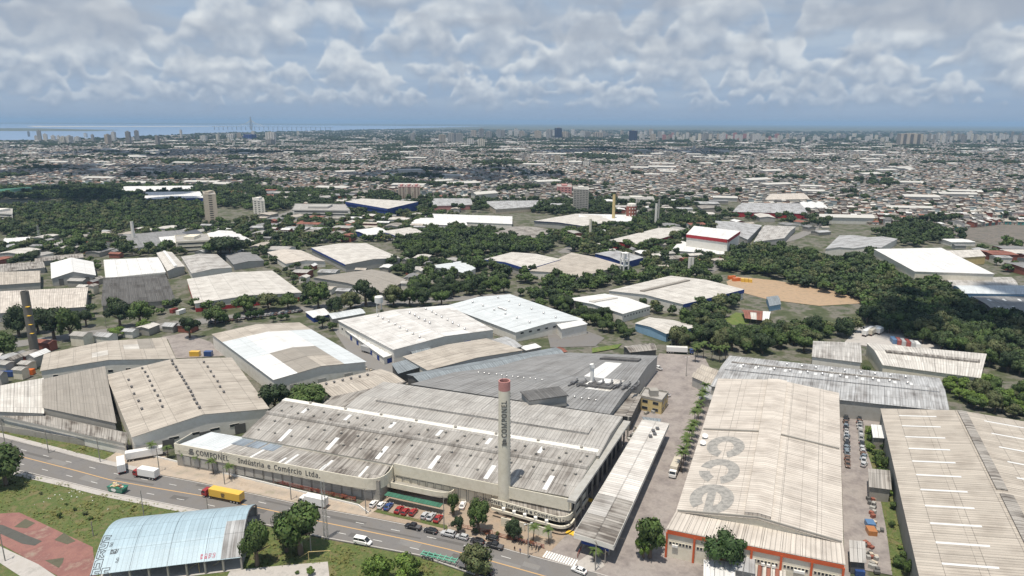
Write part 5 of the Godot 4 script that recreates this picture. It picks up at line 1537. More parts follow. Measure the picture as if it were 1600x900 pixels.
	[2349.7, -4950.3, 20.9, 15, 37.1, "concrete"],
	[2506.6, -5234.9, 27.1, 19.6, 37.3, "grey"],
	[2210.1, -4527.4, 13.5, 11.7, 34.8, "white"],
	[2692.8, -5459.2, 27.9, 22.1, 41, "cream"],
	[2158.6, -4349.4, 21.6, 16.4, 25.2, "grey"],
	[2347.7, -4683.3, 21.5, 20.7, 23.2, "cream"],
	[2384.4, -4683.6, 22, 15.4, 21.6, "concrete"],
	[2341.7, -4566, 22.8, 21.9, 36.9, "white"],
	[2612.6, -5040.4, 17.1, 14.2, 39.9, "white"],
	[2657.6, -5056.6, 19.8, 15.2, 34.4, "cream"],
	[2920.3, -5504.8, 19.6, 13.2, 30.7, "concrete"],
	[2334.7, -4364, 19.5, 15, 30.1, "cream"],
	[2357.4, -4352.4, 16.1, 10.1, 35, "white"],
	[2950.5, -5393.3, 19.7, 16.9, 47.9, "grey"],
	[2502.5, -4510, 23.1, 21.6, 34.2, "grey"],
	[2855.1, -5130.1, 19, 16.1, 23.7, "concrete"],
	[-17.4, -5880, 29.6, 26.2, 50, "white"],
	[44, -6161.2, 33.6, 25.1, 48.2, "white"],
	[63.4, -5240.6, 17.1, 11.9, 31.5, "white"],
	[101.7, -5541.6, 30.5, 19.9, 22.6, "cream"],
	[101.8, -5445.4, 26.3, 23.8, 33.3, "concrete"],
	[151.3, -5359.7, 22, 19.8, 25.5, "cream"],
	[167.1, -5414, 28.6, 23.8, 26.5, "white"],
	[200.1, -5411.7, 22.8, 15.7, 49.7, "white"],
	[247.9, -5347.7, 17, 14, 45, "white"],
	[256.6, -5253.2, 27.1, 17.2, 48.1, "white"],
	[324, -6007, 29.4, 27.2, 24.5, "cream"],
	[328.1, -5691.1, 29.5, 18.3, 56, "white"],
	[401.5, -6248.8, 25.5, 25.1, 42, "white"],
	[436.2, -6064.5, 17.2, 13, 41.8, "white"],
	[436.4, -5557.9, 29.4, 25.1, 42.4, "tan"],
	[409.4, -5118.9, 20.1, 19.4, 44.6, "concrete"],
	[551.2, -6311.4, 33.1, 23.9, 54.3, "white"],
	[558.4, -6078.5, 23.1, 17.8, 27.4, "concrete"],
	[549.8, -5616.4, 26, 23.6, 32.5, "white"],
	[551.4, -5191.8, 14.9, 14.3, 42.6, "concrete"],
	[557.9, -5135, 28, 21.9, 46.6, "tan"],
	[601.6, -5199.5, 23.4, 15.8, 32.5, "white"],
	[654, -5404.2, 20.6, 13.6, 46.5, "white"],
	[802.3, -6320.1, 19.1, 12.3, 52.4, "white"],
	[719.7, -5454.3, 23.4, 23.1, 52, "concrete"],
	[788.4, -5772.6, 24.8, 16.2, 32.5, "concrete"],
	[854.4, -5956.6, 29.3, 20.3, 24.4, "concrete"],
	[811.2, -5394.8, 27, 16.6, 31.8, "white"],
	[850.6, -5521, 19.9, 12.7, 23, "concrete"],
	[988.3, -6252.8, 22.1, 21.6, 46.8, "tan"],
	[1074.1, -6387.1, 20.7, 17.7, 37.5, "white"],
	[909.4, -5383.9, 16.4, 11.8, 42, "tan"],
	[1091.4, -6162.8, 23.1, 13.9, 30, "concrete"],
	[1062.7, -5814.3, 28.1, 20.7, 25, "white"],
	[1185.3, -6376.2, 22.6, 20.2, 35.9, "white"],
	[1187, -6178.3, 23.8, 21, 48.3, "white"],
	[1247.5, -6253.3, 31.9, 20.9, 59.9, "tan"],
	[1225.2, -6062.9, 17, 14.9, 45.1, "white"],
	[1260.7, -5982.2, 17, 11, 47.7, "concrete"],
	[1280.9, -5905, 20, 17.7, 45.7, "white"],
	[-806.8, -3858.9, 15.4, 13.2, 16.3, "cream"],
	[-295, -3648.9, 13.9, 9, 15.9, "cream"],
	[-867.2, -4748.2, 11, 8.9, 25, "cream"],
	[-309.6, -4216.5, 11.9, 8.6, 19.8, "cream"],
	[-1192.2, -4129.6, 19.1, 14.8, 19.3, "concrete"],
	[-1522.8, -4253.6, 18.9, 16.5, 20.6, "white"],
	[-1567.2, -3813.3, 10.1, 8.4, 29.6, "cream"],
	[-1174.1, -3170.4, 9.1, 7, 15.7, "white"],
	[-549.5, -3414.2, 8.8, 6.8, 18, "cream"],
	[-467.9, -4071.2, 16.1, 15.8, 24.6, "white"],
	[-2208.3, -3361.2, 8.6, 8.1, 18.3, "cream"],
	[-1681.1, -5425, 17.4, 15.5, 43.2, "cream"],
	[-2264.2, -4124, 10.5, 7.5, 22.2, "white"],
	[-1514.5, -3068.9, 7.6, 5.1, 17.6, "white"],
	[-151, -3533.7, 12.4, 9.7, 27.2, "white"],
	[-2775, -4025.9, 14.4, 12.6, 31.6, "white"],
	[-2142.4, -4263.7, 13.6, 12.4, 18.6, "white"],
	[-2490, -3786.4, 17.4, 13.1, 16.7, "grey"],
	[-2844.7, -4330.2, 18.3, 12.5, 25.5, "white"],
	[-1164, -3221.1, 12.2, 8.9, 18.1, "white"],
	[-568.1, -4029, 9.8, 7.1, 18.6, "concrete"],
	[-1138.4, -3421, 10, 9, 22.8, "white"],
	[-2196.6, -3976, 14.8, 12.4, 28.4, "white"],
	[-1277.9, -3161.8, 10.6, 6.9, 22.8, "white"],
	[-3105.2, -5031, 18.9, 17.4, 29.4, "white"],
	[-1733.5, -4504.8, 17, 13.9, 34.4, "white"],
	[-1591.9, -4822.8, 17.6, 15.1, 20, "concrete"],
	[-1249.5, -3283.1, 9.8, 6.1, 25.6, "cream"],
	[-2044.7, -3868.6, 12.3, 8.8, 20.3, "white"],
	[-1861.1, -3105.2, 10.7, 7.8, 13.1, "white"],
	[-412.2, -3754.9, 16, 11.8, 21.7, "concrete"],
	[-810.1, -4057.8, 15.2, 10.1, 28.2, "white"],
	[-2091.9, -5579.6, 22.9, 14.1, 40.4, "cream"],
	[-1399.9, -4052.2, 11.3, 10.6, 18.4, "white"],
	[-1867.4, -3295.2, 10.6, 9.1, 22.1, "white"],
	[-300.5, -5014, 12.4, 9.3, 25.1, "grey"],
	[-1483.8, -4781.7, 17.2, 15.6, 21.2, "grey"],
	[-1483.2, -3590.4, 10.5, 6.9, 15.5, "white"],
	[-3673.5, -5254.1, 13.5, 12.9, 37.5, "concrete"],
	[-318.5, -4205.4, 10.5, 8.9, 22, "grey"],
	[1138.8, -2283.2, 17.6, 12, 18.4, "tan"],
	[553, -2458, 20.2, 13.8, 17.6, "concrete"],
	[98, -1946.7, 10.9, 8.4, 11.4, "white"],
	[-614.6, -2052.6, 9.3, 8.9, 13.8, "white"],
	[794.9, -2829.8, 16.5, 16.2, 19.1, "grey"],
	[-765.5, -2265.2, 15.7, 14.2, 13.5, "concrete"],
	[1093.7, -1976, 11.2, 10.7, 16.6, "tan"],
	[786.1, -2474.8, 13, 11.5, 14.6, "concrete"],
	[1774.4, -3258.2, 26.8, 20, 27.5, "cream"],
	[-1295.3, -2138.3, 9.4, 6.3, 14.2, "concrete"],
	[138.6, -2121.5, 15.3, 12, 19.2, "tan"],
	[974.3, -1985.9, 15.6, 10.3, 16.2, "grey"],
	[-2121.5, -2888.5, 20.9, 14.8, 21.8, "grey"],
	[207.8, -1954.1, 16.2, 10.8, 12.7, "grey"],
	[-265.2, -2406.2, 11.5, 7.4, 20.4, "concrete"],
	[41.6, -2045, 8.4, 6.1, 14.6, "tan"],
	[-1547.2, -2475.3, 13.3, 9.6, 14.4, "white"],
	[792.7, -3007.1, 12.3, 7.6, 21.7, "white"],
	[45.2, -2389, 10.6, 9, 16.6, "concrete"],
	[202.8, -1883.1, 14.8, 12.4, 13.7, "white"],
	[-1532.2, -2403.5, 10.7, 6.8, 16.4, "grey"],
	[-642.1, -2730.1, 16, 14.9, 21.5, "white"],
]

const CARS_PLACED := [
	[-44.2, -194.2, "hatch", "car_white", "leftmost white car in the forecourt row", 72.2],
	[-41.6, -193.4, "hatch", "car_white", "white car beside the blue car in the forecourt row", 72.2],
	[-39.2, -192.7, "sedan", "car_blue", "blue car in the forecourt row", 72.2],
	[-35.5, -190.9, "sedan", "car_red", "first red car after the blue one in the forecourt row", 70.2],
	[-33.3, -189.8, "hatch", "car_red", "middle red car half under a shrub in the forecourt row", 70.2],
	[-30.8, -189.5, "hatch", "car_red", "red car right of the shrub in the forecourt row", 70.2],
	[-26.9, -187.7, "hatch", "car_silver", "silver car left of another silver car in the forecourt row", 70.2],
	[-24.9, -187.1, "sedan", "car_silver", "silver car next to the last red car in the forecourt row", 70.2],
	[-22.6, -186, "sedan", "car_red", "last red car at the right end of the forecourt row", 70.2],
	[-15.6, -193.6, "sedan", "car_white", "white car parked alone beside the forecourt tree", 82.1],
	[-29.7, -181.6, "pickup", "car_black", "black pickup at the kerb, first of the street row", 160.2],
	[-24.2, -179.6, "sedan", "car_black", "black sedan behind the black pickup at the kerb", 160.2],
	[-18.8, -178, "suv", "car_silver", "silver off-road car at the kerb", 160.2],
	[-14.5, -176.5, "hatch", "car_silver", "small silver car at the kerb behind the off-road car", 157.1],
	[-9.9, -174.6, "sedan", "car_black", "black sedan half hidden by the loose olive tree", 157.1],
	[-4.7, -172.2, "pickup", "car_black", "black pickup nearest the crossing at the kerb", 157.1],
	[-5.6, -175.9, "hatch", "car_black", "dark small car parked inside the forecourt fence", 157.1],
	[-7.2, -160.5, "suv", "car_black", "dark car at the bottom edge under the loose olive tree", 157.1],
	[18.7, -161.4, "sedan", "car_white", "white car turning at the entrance crossing", 147],
	[-43.3, -173.8, "van", "car_white", "white passenger van driving on the near lane", -17.8],
	[69.7, -285.2, "pickup", "car_white", "white pickup by the far yard kerb", 121.1],
	[73.2, -318.6, "pickup", "car_white", "white pickup parked at the dark factory corner", 121.1],
	[22.7, -193.8, "sedan", "car_white", "white car by the yellow speed hump beside the main factory", 85],
]

const POLES := [
	[-193.5, -236.2, 10.1, "utility pole on the verge at the far left of the street", 0],
	[-171.8, -228.7, 9.3, "utility pole on the verge above the left bend", 0],
	[-148.7, -222, 9.6, "utility pole at the right end of the stone wall", 0],
	[-123.9, -215.3, 9.6, "utility pole beside the white box truck", 0],
	[-97.4, -206.8, 12.2, "utility pole behind the yellow container truck", 0],
	[-71.8, -197.4, 9.9, "utility pole at the forecourt wall left of the hidden truck", 0],
	[-45.7, -189.4, 8.7, "utility pole at the curved wing end", 0],
	[-20.3, -181, 11.2, "utility pole behind the kerb row of cars", 0],
	[-114.4, -187.2, 9.3, "utility pole on the waste ground above the barrel roof", 0],
	[-95.8, -190.2, 5, "utility pole at the far side of the barrel roof", 0],
	[-57.4, -170.1, 6.6, "double headed lamp post beside the large verge tree", 1],
	[-59.5, -168.9, 9.1, "thin lamp post in front of the large verge tree", 0],
	[-141.7, -165.3, 8.9, "yellow footed pole beside the red court", 0],
	[-124.1, -177.1, 4.9, "pole at the left end of the barrel roof", 0],
	[4.8, -167.5, 11, "street lamp post before the main entrance", 1],
	[23.2, -162, 9.2, "utility pole on the entrance island", 0],
	[26.3, -165.3, 4.5, "short pole on the entrance island", 0],
	[84.9, -309.1, 9.9, "lamp post in the far yard", 1],
	[-257.9, -375, 7.8, "pole on the left avenue by the dark chimney", 0],
	[-241.9, -385.2, 7.9, "pole on the left avenue before the dark tree", 0],
	[87.1, -350.1, 5.1, "lamp post behind the white trailer", 1],
]

const FILL := [
	{"l": "among the blocks at the far left", "q": [-536.6,-699,-467.4,-716.9,-389.6,-753.9,-277,-805.7,-210.4,-623.1,-212.7,-578.5,-304.2,-605.8,-425.6,-548.5], "k": 42, "s0": 7.0, "s1": 24.0, "a": 0.1},
	{"l": "among the middle blocks before the blue store", "q": [-327.9,-860.2,-222.8,-834,-82.8,-866.4,-30.8,-801.1,-108.8,-707.9,-156,-675.9,-250.3,-705], "k": 42, "s0": 8.0, "s1": 28.0, "a": 0.15},
	{"l": "between the far halls and the houses", "q": [-512.2,-1178.9,-286.4,-1164.9,-39.8,-1039.1,57.8,-1025.2,163,-1080.6,332.2,-1033.4,403.9,-866.8,322.6,-847.4,171.5,-904.1,-87.5,-917,-316.7,-952.5], "k": 52, "s0": 12.0, "s1": 38.0, "a": 0.1},
	{"l": "around the tall red banded hall", "q": [54.4,-711.3,146.2,-765.8,265.1,-818.5,383.5,-821.4,343.5,-717.4,242.9,-665.5,173.1,-558.4,103.5,-532.7,94.5,-613.1], "k": 34, "s0": 7.0, "s1": 22.0, "a": -0.3},
	{"l": "in the yards left of the ribbed hall", "q": [-265.4,-331.1,-245.6,-331.3,-225.4,-304.4,-239.6,-296.1], "k": 10, "s0": 4.0, "s1": 10.0, "a": 0.2},
	{"l": "along the left avenue", "q": [-253.8,-343.3,-198.7,-385.7,-177.5,-380.9,-209.9,-370.7,-242.2,-346.6], "k": 10, "s0": 5.0, "s1": 11.0, "a": 0.2},
	{"l": "behind the sawtooth factory", "q": [-333.6,-503.5,-314.2,-503.8,-272.9,-433.9,-279.5,-430.6], "k": 5, "s0": 5.0, "s1": 12.0, "a": 0.1},
	{"l": "along the far side of the avenue", "q": [-145.3,-448.9,-81.7,-463.9,-75.4,-482.8,-147.2,-470.3], "k": 5, "s0": 6.0, "s1": 14.0, "a": 0.15},
	{"l": "among the blocks behind the water tower", "q": [-194.8,-542.3,-92.5,-597.7,-23,-593.1,-0.1,-605.3,-19.8,-508.3,-73.2,-467.6,-137,-466.7], "k": 14, "s0": 6.0, "s1": 16.0, "a": 0.15},
	{"l": "at the right city edge", "q": [448.9,-688,490,-636.1,421,-515,405,-549.6], "k": 10, "s0": 10.0, "s1": 26.0, "a": 0.0},
]

const CLOUDS := [
	[-900, -1650, 300, 210, 14, "over the left city"],
	[-1300, -2600, 420, 300, 14, "over the farther left city"],
	[-130, -1600, 240, 170, 12, "over the centre of the city"],
	[310, -405, 95, 60, 12, "over the right wood"],
	[390, -350, 70, 60, 9, "over the right edge of the wood"],
	[600, -2900, 500, 300, 12, "over the right centre of the city"],
	[-700, -1050, 210, 120, 9, "over the left wood"],
]

const YARD_BOXES := [
	[-253.8, -659.4, 0.3, "car_faded_red", "dark red container by the pale storage yard, left one", 9.0],
	[-251.4, -673.9, 0.35, "car_faded_red", "dark red container by the pale storage yard, right one", 9.0],
	[-228.5, -689.6, 0.2, "car_faded_red", "long dark red container behind the cream arched roof", 12.0],
	[-217.8, -678.4, 0.25, "car_silver", "grey container behind the cream arched roof", 12.0],
	[-201, -829, 0.1, "car_faded_red", "red container row end beside the white modern office", 14.0],
	[-246.2, -652.5, 1.2, "car_blue", "bright blue container in the storage yard", 6.0],
	[-135.8, -707.4, 0.2, "car_yellow", "yellow container in the truck yard by the blue fascia roofs", 8.0],
	[-126.3, -699.5, 0.2, "car_blue", "blue container in the truck yard by the blue fascia roofs", 8.0],
	[-33.7, -560.1, 0.2, "car_red", "red tarped truck body beside the pale blue white roof", 9.0],
	[103.9, -655.7, -0.3, "car_faded_red", "red tank body before the pale red fronted roof", 9.0],
	[116, -652.5, -0.3, "car_white", "white tank body before the pale red fronted roof", 8.0],
	[-476.3, -662.1, 0.6, "car_white", "white trailer in the left storage yard, left one", 10.0],
	[-470.1, -662.3, 0.6, "car_white", "white trailer in the left storage yard, second one", 10.0],
	[-464.3, -666, 0.6, "car_white", "white trailer in the left storage yard, third one", 10.0],
	[-444.5, -648.6, 0.6, "car_silver", "grey trailer in the left storage yard, right one", 10.0],
	[-217.9, -419, 1.3, "car_faded_red", "red truck body in the yard right of the sawtooth factory", 5.0],
	[-212, -416.1, 1.3, "car_white", "white truck body in the yard right of the sawtooth factory", 6.0],
	[-166.4, -336.1, 0.0, "car_yellow", "yellow container in the walled brown yard", 5.0],
	[-159.4, -336.2, 0.0, "car_blue", "blue container in the walled brown yard", 4.0],
	[-243.1, -305.9, 0.2, "car_blue", "blue tarped container in the scrap yard at the left edge", 7.0],
	[-235.7, -308.5, 0.1, "car_orange", "orange machine body in the scrap yard at the left", 7.0],
]

const PATCHES := [
	[-164.1, -221.9, -0.36, 9, 2.5],
	[-174.3, -226.7, -0.36, 14, 1.2],
	[-145.5, -210.3, -0.38, 7, 3],
	[-129.1, -208.7, -0.28, 16, 1.0],
	[-108.8, -198.3, -0.26, 6, 2.2],
	[-101.1, -204.7, -0.31, 12, 1.2],
	[-81.3, -192.1, -0.32, 8, 3],
	[-71.8, -194, -0.33, 18, 0.8],
	[-62.5, -183.4, -0.33, 5, 2.5],
	[-51.4, -186.2, -0.31, 14, 1.4],
	[-45.5, -177.6, -0.31, 6, 2],
	[-36.3, -179.6, -0.31, 20, 0.7],
	[-29.7, -173.9, -0.34, 7, 2.5],
	[-18.6, -175.2, -0.34, 10, 1.2],
	[-14.2, -167.4, -0.40, 6, 2.4],
	[-1.5, -165.2, -0.41, 9, 1.5],
	[5.6, -164.1, -0.41, 5, 2],
]


# ---------------------------------------------------------------- sky
func cloud_sky() -> ImageTexture:
	# air and broken cumulus in layers; column 0 of the picture is straight ahead
	var w := 4096
	var h := 2048
	var nz := []
	for k in 4:
		var f := FastNoiseLite.new()
		f.seed = 31 + k
		f.frequency = 1.0
		f.noise_type = FastNoiseLite.TYPE_CELLULAR if k >= 2 else FastNoiseLite.TYPE_SIMPLEX_SMOOTH
		f.cellular_return_type = FastNoiseLite.RETURN_DISTANCE
		f.cellular_distance_function = FastNoiseLite.DISTANCE_EUCLIDEAN
		f.fractal_type = FastNoiseLite.FRACTAL_FBM if k < 2 else FastNoiseLite.FRACTAL_NONE
		f.fractal_octaves = [3, 5, 1, 1][k]
		nz.append(f)
	var low := Image.create(1024, 512, false, Image.FORMAT_RGBF)
	for y in 512:
		for x in 1024:
			low.set_pixel(x, y, sky_color(TAU * (x + 0.5) / 1024.0, PI * (0.5 - (y + 0.5) / 512.0), nz))
	low.resize(w, h, Image.INTERPOLATE_CUBIC)
	var rows := 200
	for y in rows:
		var el := PI * (rows - y - 0.5) / h
		for k in 1300:
			var x := posmod(k - 650, w)
			low.set_pixel(x, h / 2 - rows + y, sky_color(TAU * (x + 0.5) / w, el, nz))
	return ImageTexture.create_from_image(low)

func sky_color(az: float, el: float, nz: Array) -> Color:
	var hor := Color(0.3, 0.395, 0.535)
	if el < 0: return hor
	var c := cos(az)
	var s := sin(az)
	var sheet_: float = nz[1].get_noise_3d(c * 4.0, s * 4.0, el * 34.0)
	var air := Color(0.35, 0.455, 0.6).lerp(Color(0.45, 0.54, 0.65), clampf(0.5 + sheet_ * 1.6, 0, 1))
	air = air.lerp(Color(0.22, 0.37, 0.62), clampf((el - 0.35) * 1.2, 0, 1))
	var col := air
	# rows of cumulus, the farthest and lowest first
	for k in 9:
		var base: float = [0.022, 0.034, 0.048, 0.066, 0.09, 0.118, 0.15, 0.22, 0.34][k]
		var size := 0.016 + base * 0.42
		if el < base - size * 0.5 or el > base + size * 1.6: continue
		var f := 0.42 / size
		var here: float = nz[0].get_noise_3d(c * f * 0.85, s * f * 0.85, k * 7.3)
		var p := Vector3(c * f, s * f, el * f * 1.15 + k * 11.0)
		var wob: float = nz[1].get_noise_3dv(p * 1.9)
		var c1: float = nz[2].get_noise_3dv(p * 3.4 + Vector3(wob, 0, wob) * 0.3)
		var c2: float = nz[3].get_noise_3dv(p * 8.0)
		var top := size * (0.5 + here * 1.5)
		if top <= 0.0: continue
		var t0 := (el - base + wob * size * 0.18) / top + wob * 0.5
		var t := t0 + c1 * 0.55 + c2 * 0.3 + 0.42
		var a := smoothstep(1.1, 0.72, t) * smoothstep(-0.35, 0.2, (el - base) / size + wob * 0.7) * smoothstep(0.0, 0.25, top / size)
		var lit := clampf(smoothstep(-0.15, 0.9, t0) * 0.95 - (c1 + 0.5) * 0.5 - (c2 + 0.5) * 0.22 + wob * 0.25 + 0.04, 0, 1)
		var body := Color(0.335, 0.4, 0.5).lerp(Color(0.8, 0.83, 0.84), lit * 0.95)
		col = col.lerp(body, a * 0.78)
	# a broken grey deck high up, nearest the viewer
	var deck: float = nz[1].get_noise_3d(c * 2.6 + 7.0, s * 2.6, el * 11.0)
	var dk := smoothstep(-0.05, 0.4, deck + (el - 0.13) * 2.5 + sheet_ * 0.3) * smoothstep(0.06, 0.14, el)
	col = col.lerp(Color(0.37, 0.42, 0.5), dk * 0.75)
	return col.lerp(hor, clampf(exp(-el / 0.034) * 1.1, 0, 1))

# ---------------------------------------------------------------- large custom pieces
func roof_st(r: Roof, p: Vector2) -> Vector2:
	var s := 0.5
	var t := 0.5
	for k in 14:
		var b := r.base(s, t)
		var ds := (r.base(s + 0.01, t) - b) * 100.0
		var dt := (r.base(s, t + 0.01) - b) * 100.0
		var e := p - b
		var det := ds.cross(dt)
		s += e.cross(dt) / det
		t += ds.cross(e) / det
	return Vector2(s, t)

func roof_ring(r: Roof, c: Vector2, ro: Vector2, ri: Vector2, a0: float, a1: float) -> Geo:
	# a painted arc lying on a roof; x across the roof, y along it, angles from +x
	var g := Geo.new()
	var lo := r.long()
	var wi := r.wide()
	var n := 28
	for k in n:
		var q := []
		for e in [[ro, k], [ro, k + 1], [ri, k + 1], [ri, k]]:
			var a: float = lerpf(a0, a1, e[1] / float(n))
			q.append(r.at(c.x + e[0].y * sin(a) / lo, c.y + e[0].x * cos(a) / wi, 0.07))
		var flip: bool = (q[1] - q[0]).cross(q[2] - q[0]).y < 0
		if flip: q.reverse()
		g.tri(q[0], q[1], q[2], Vector2(q[0].x, q[0].z), Vector2(q[1].x, q[1].z), Vector2(q[2].x, q[2].z))
		g.tri(q[0], q[2], q[3], Vector2(q[0].x, q[0].z), Vector2(q[2].x, q[2].z), Vector2(q[3].x, q[3].z))
	return g

func lettered_factory() -> void:
	var o := thing("factory", "cream roofed long factory with grey letters on its roof and an orange framed front", "factory")
	var r := shed_parts(o, {q = [48.7,-176.3,89.6,-161.4,137.5,-266,92.2,-281.6], h = 9.5, r = 2.6, roof = "cream", wall = "cream", np = 10, tc = 4, mon = [[0.01, 0.99, 0.42, 0.58, 1.0, "cream"]], eave = 0.5})
	var f := shed_parts(o, {q = [44,-168.4,86.4,-153,90,-162.1,49,-177.1], h = 9.0, ax = "u", pf = "mono", r = 0.6, roof = "cream", wall = "cream", np = 9, eave = 0.3, fa = ["orange", 1.1], fs = [0], fu = -0.12})
	keep_clear.append(r.q)
	var l := side_line(f, 0)
	var out := outward(l)
	for k in 7:
		var p: Vector3 = (l[0] as Vector3).lerp(l[-1], k / 6.0)
		var g := Geo.new()
		g.hexa(Vector3(p.x, 4.0, p.z) + out * 0.3, (l[-1] - l[0]).normalized() * 0.28, Vector3(0, 4.0, 0), out * 0.2)
		part(o, "column", g, "wall_orange")
	for k in 6:
		windows(o, l, 4.3, 0.95, 7, 0.92, "glass_dark", "wall_cream", (k + 0.08) / 6.0, (k + 0.92) / 6.0)
	for k in 9:
		var p: Vector3 = (l[0] as Vector3).lerp(l[-1], [0.045, 0.57, 0.6, 0.63, 0.75, 0.77, 0.79, 0.06, 0.4][k])
		var g := Geo.new()
		g.hexa(Vector3(p.x, 4.2, p.z) + out * 0.35, (l[-1] - l[0]).normalized() * 0.45, Vector3(0, 0.35, 0), out * 0.25)
		part(o, "air_conditioner", g, "paint_white")
	for s in [0.0, 0.515]:
		var g := Geo.new()
		for k in 24:
			var t0 := k / 24.0
			g.bar(r.at(s, t0, 0.35), r.at(s, (k + 1) / 24.0, 0.35), 0.35, 0.5)
		part(o, "parapet", g, "wall_concrete")
	for c in [Vector3(74.5, 10.5, -215), Vector3(67.3, 10.5, -198.1), Vector3(60.1, 10.5, -181.6)]:
		var st := roof_st(r, Vector2(c.x, c.z))
		if c.z < Vector3(43.3, 10.5, -207).z:
			part(o, "painted_letter", roof_ring(r, st, Vector2(6.3, 8.6), Vector2(2.7, 4.2), -1.35, TAU - 1.85), "paint_grey")
		elif c.z < Vector3(40.1, 10.5, -189.6).z:
			part(o, "painted_letter", roof_ring(r, st, Vector2(6.4, 8.6), Vector2(2.8, 4.2), -1.35, PI - 0.25), "paint_grey")
			part(o, "painted_letter", roof_ring(r, st, Vector2(6.4, 8.6), Vector2(2.9, 4.4), PI + 0.1, PI + 1.15), "paint_grey")
		else:
			part(o, "painted_letter", roof_ring(r, st, Vector2(6.6, 8.8), Vector2(2.9, 4.3), -1.7, TAU - 2.35), "paint_grey")
			var g := Geo.new()
			var lo := r.long()
			var wi := r.wide()
			var q := []
			for e in [[-1.6, -8.3], [0.9, -8.3], [0.9, 4.4], [-1.6, 4.4]]:
				q.append(r.at(st.x + e[1] / lo, st.y + e[0] / wi, 0.065))
			if (q[1] - q[0]).cross(q[2] - q[0]).y < 0: q.reverse()
			g.quad(q[0], q[1], q[2], q[3])
			part(o, "painted_letter", g, "paint_grey")
	for k in 2:
		var p := r.at(0.45 - 0.05 * k, 0.03, 0)
		var dish := part(o, "satellite_dish", lathe([[0.0, 0.0], [0.6, 0.12], [1.1, 0.45]], 14), "paint_white")
		dish.position = p + Vector3(0, 0.8, 0)
		dish.rotation.x = 0.5
		var g := Geo.new()
		g.tube(p, p + Vector3(0, 0.9, 0), 0.08, 0.08, 6)
		part(o, "dish_mount", g, "metal_dark")

func band(o: Node, line: Array, y1: float, y0: float, mat: String, called := "fascia", thick := 0.25) -> void:
	var g := Geo.new()
	for i in line.size() - 1:
		var a: Vector3 = line[i]
		var b: Vector3 = line[i + 1]
		g.bar(Vector3(a.x, (y0 + y1) * 0.5, a.z), Vector3(b.x, (y0 + y1) * 0.5, b.z), thick, y1 - y0)
	part(o, called, g, mat)

func curve(a: Vector3, m: Vector3, b: Vector3, n := 10) -> Array:
	var out := []
	for k in n + 1:
		var t := k / float(n)
		out.append(a.lerp(m, t).lerp(m.lerp(b, t), t))
	return out

func wall_text(o: Node, s: String, high: float, a: Vector3, b: Vector3, y: float, mat: String, centre: float, stretch: float) -> void:
	var d := Vector3(b.x - a.x, 0, b.z - a.z).normalized()
	var out := Vector3(-d.z, 0, d.x)
	var p := a.lerp(b, centre)
	lettering(o, s, high, Vector3(p.x, y, p.z) + out * 0.16, Basis(d, Vector3.UP, out), mat, stretch)

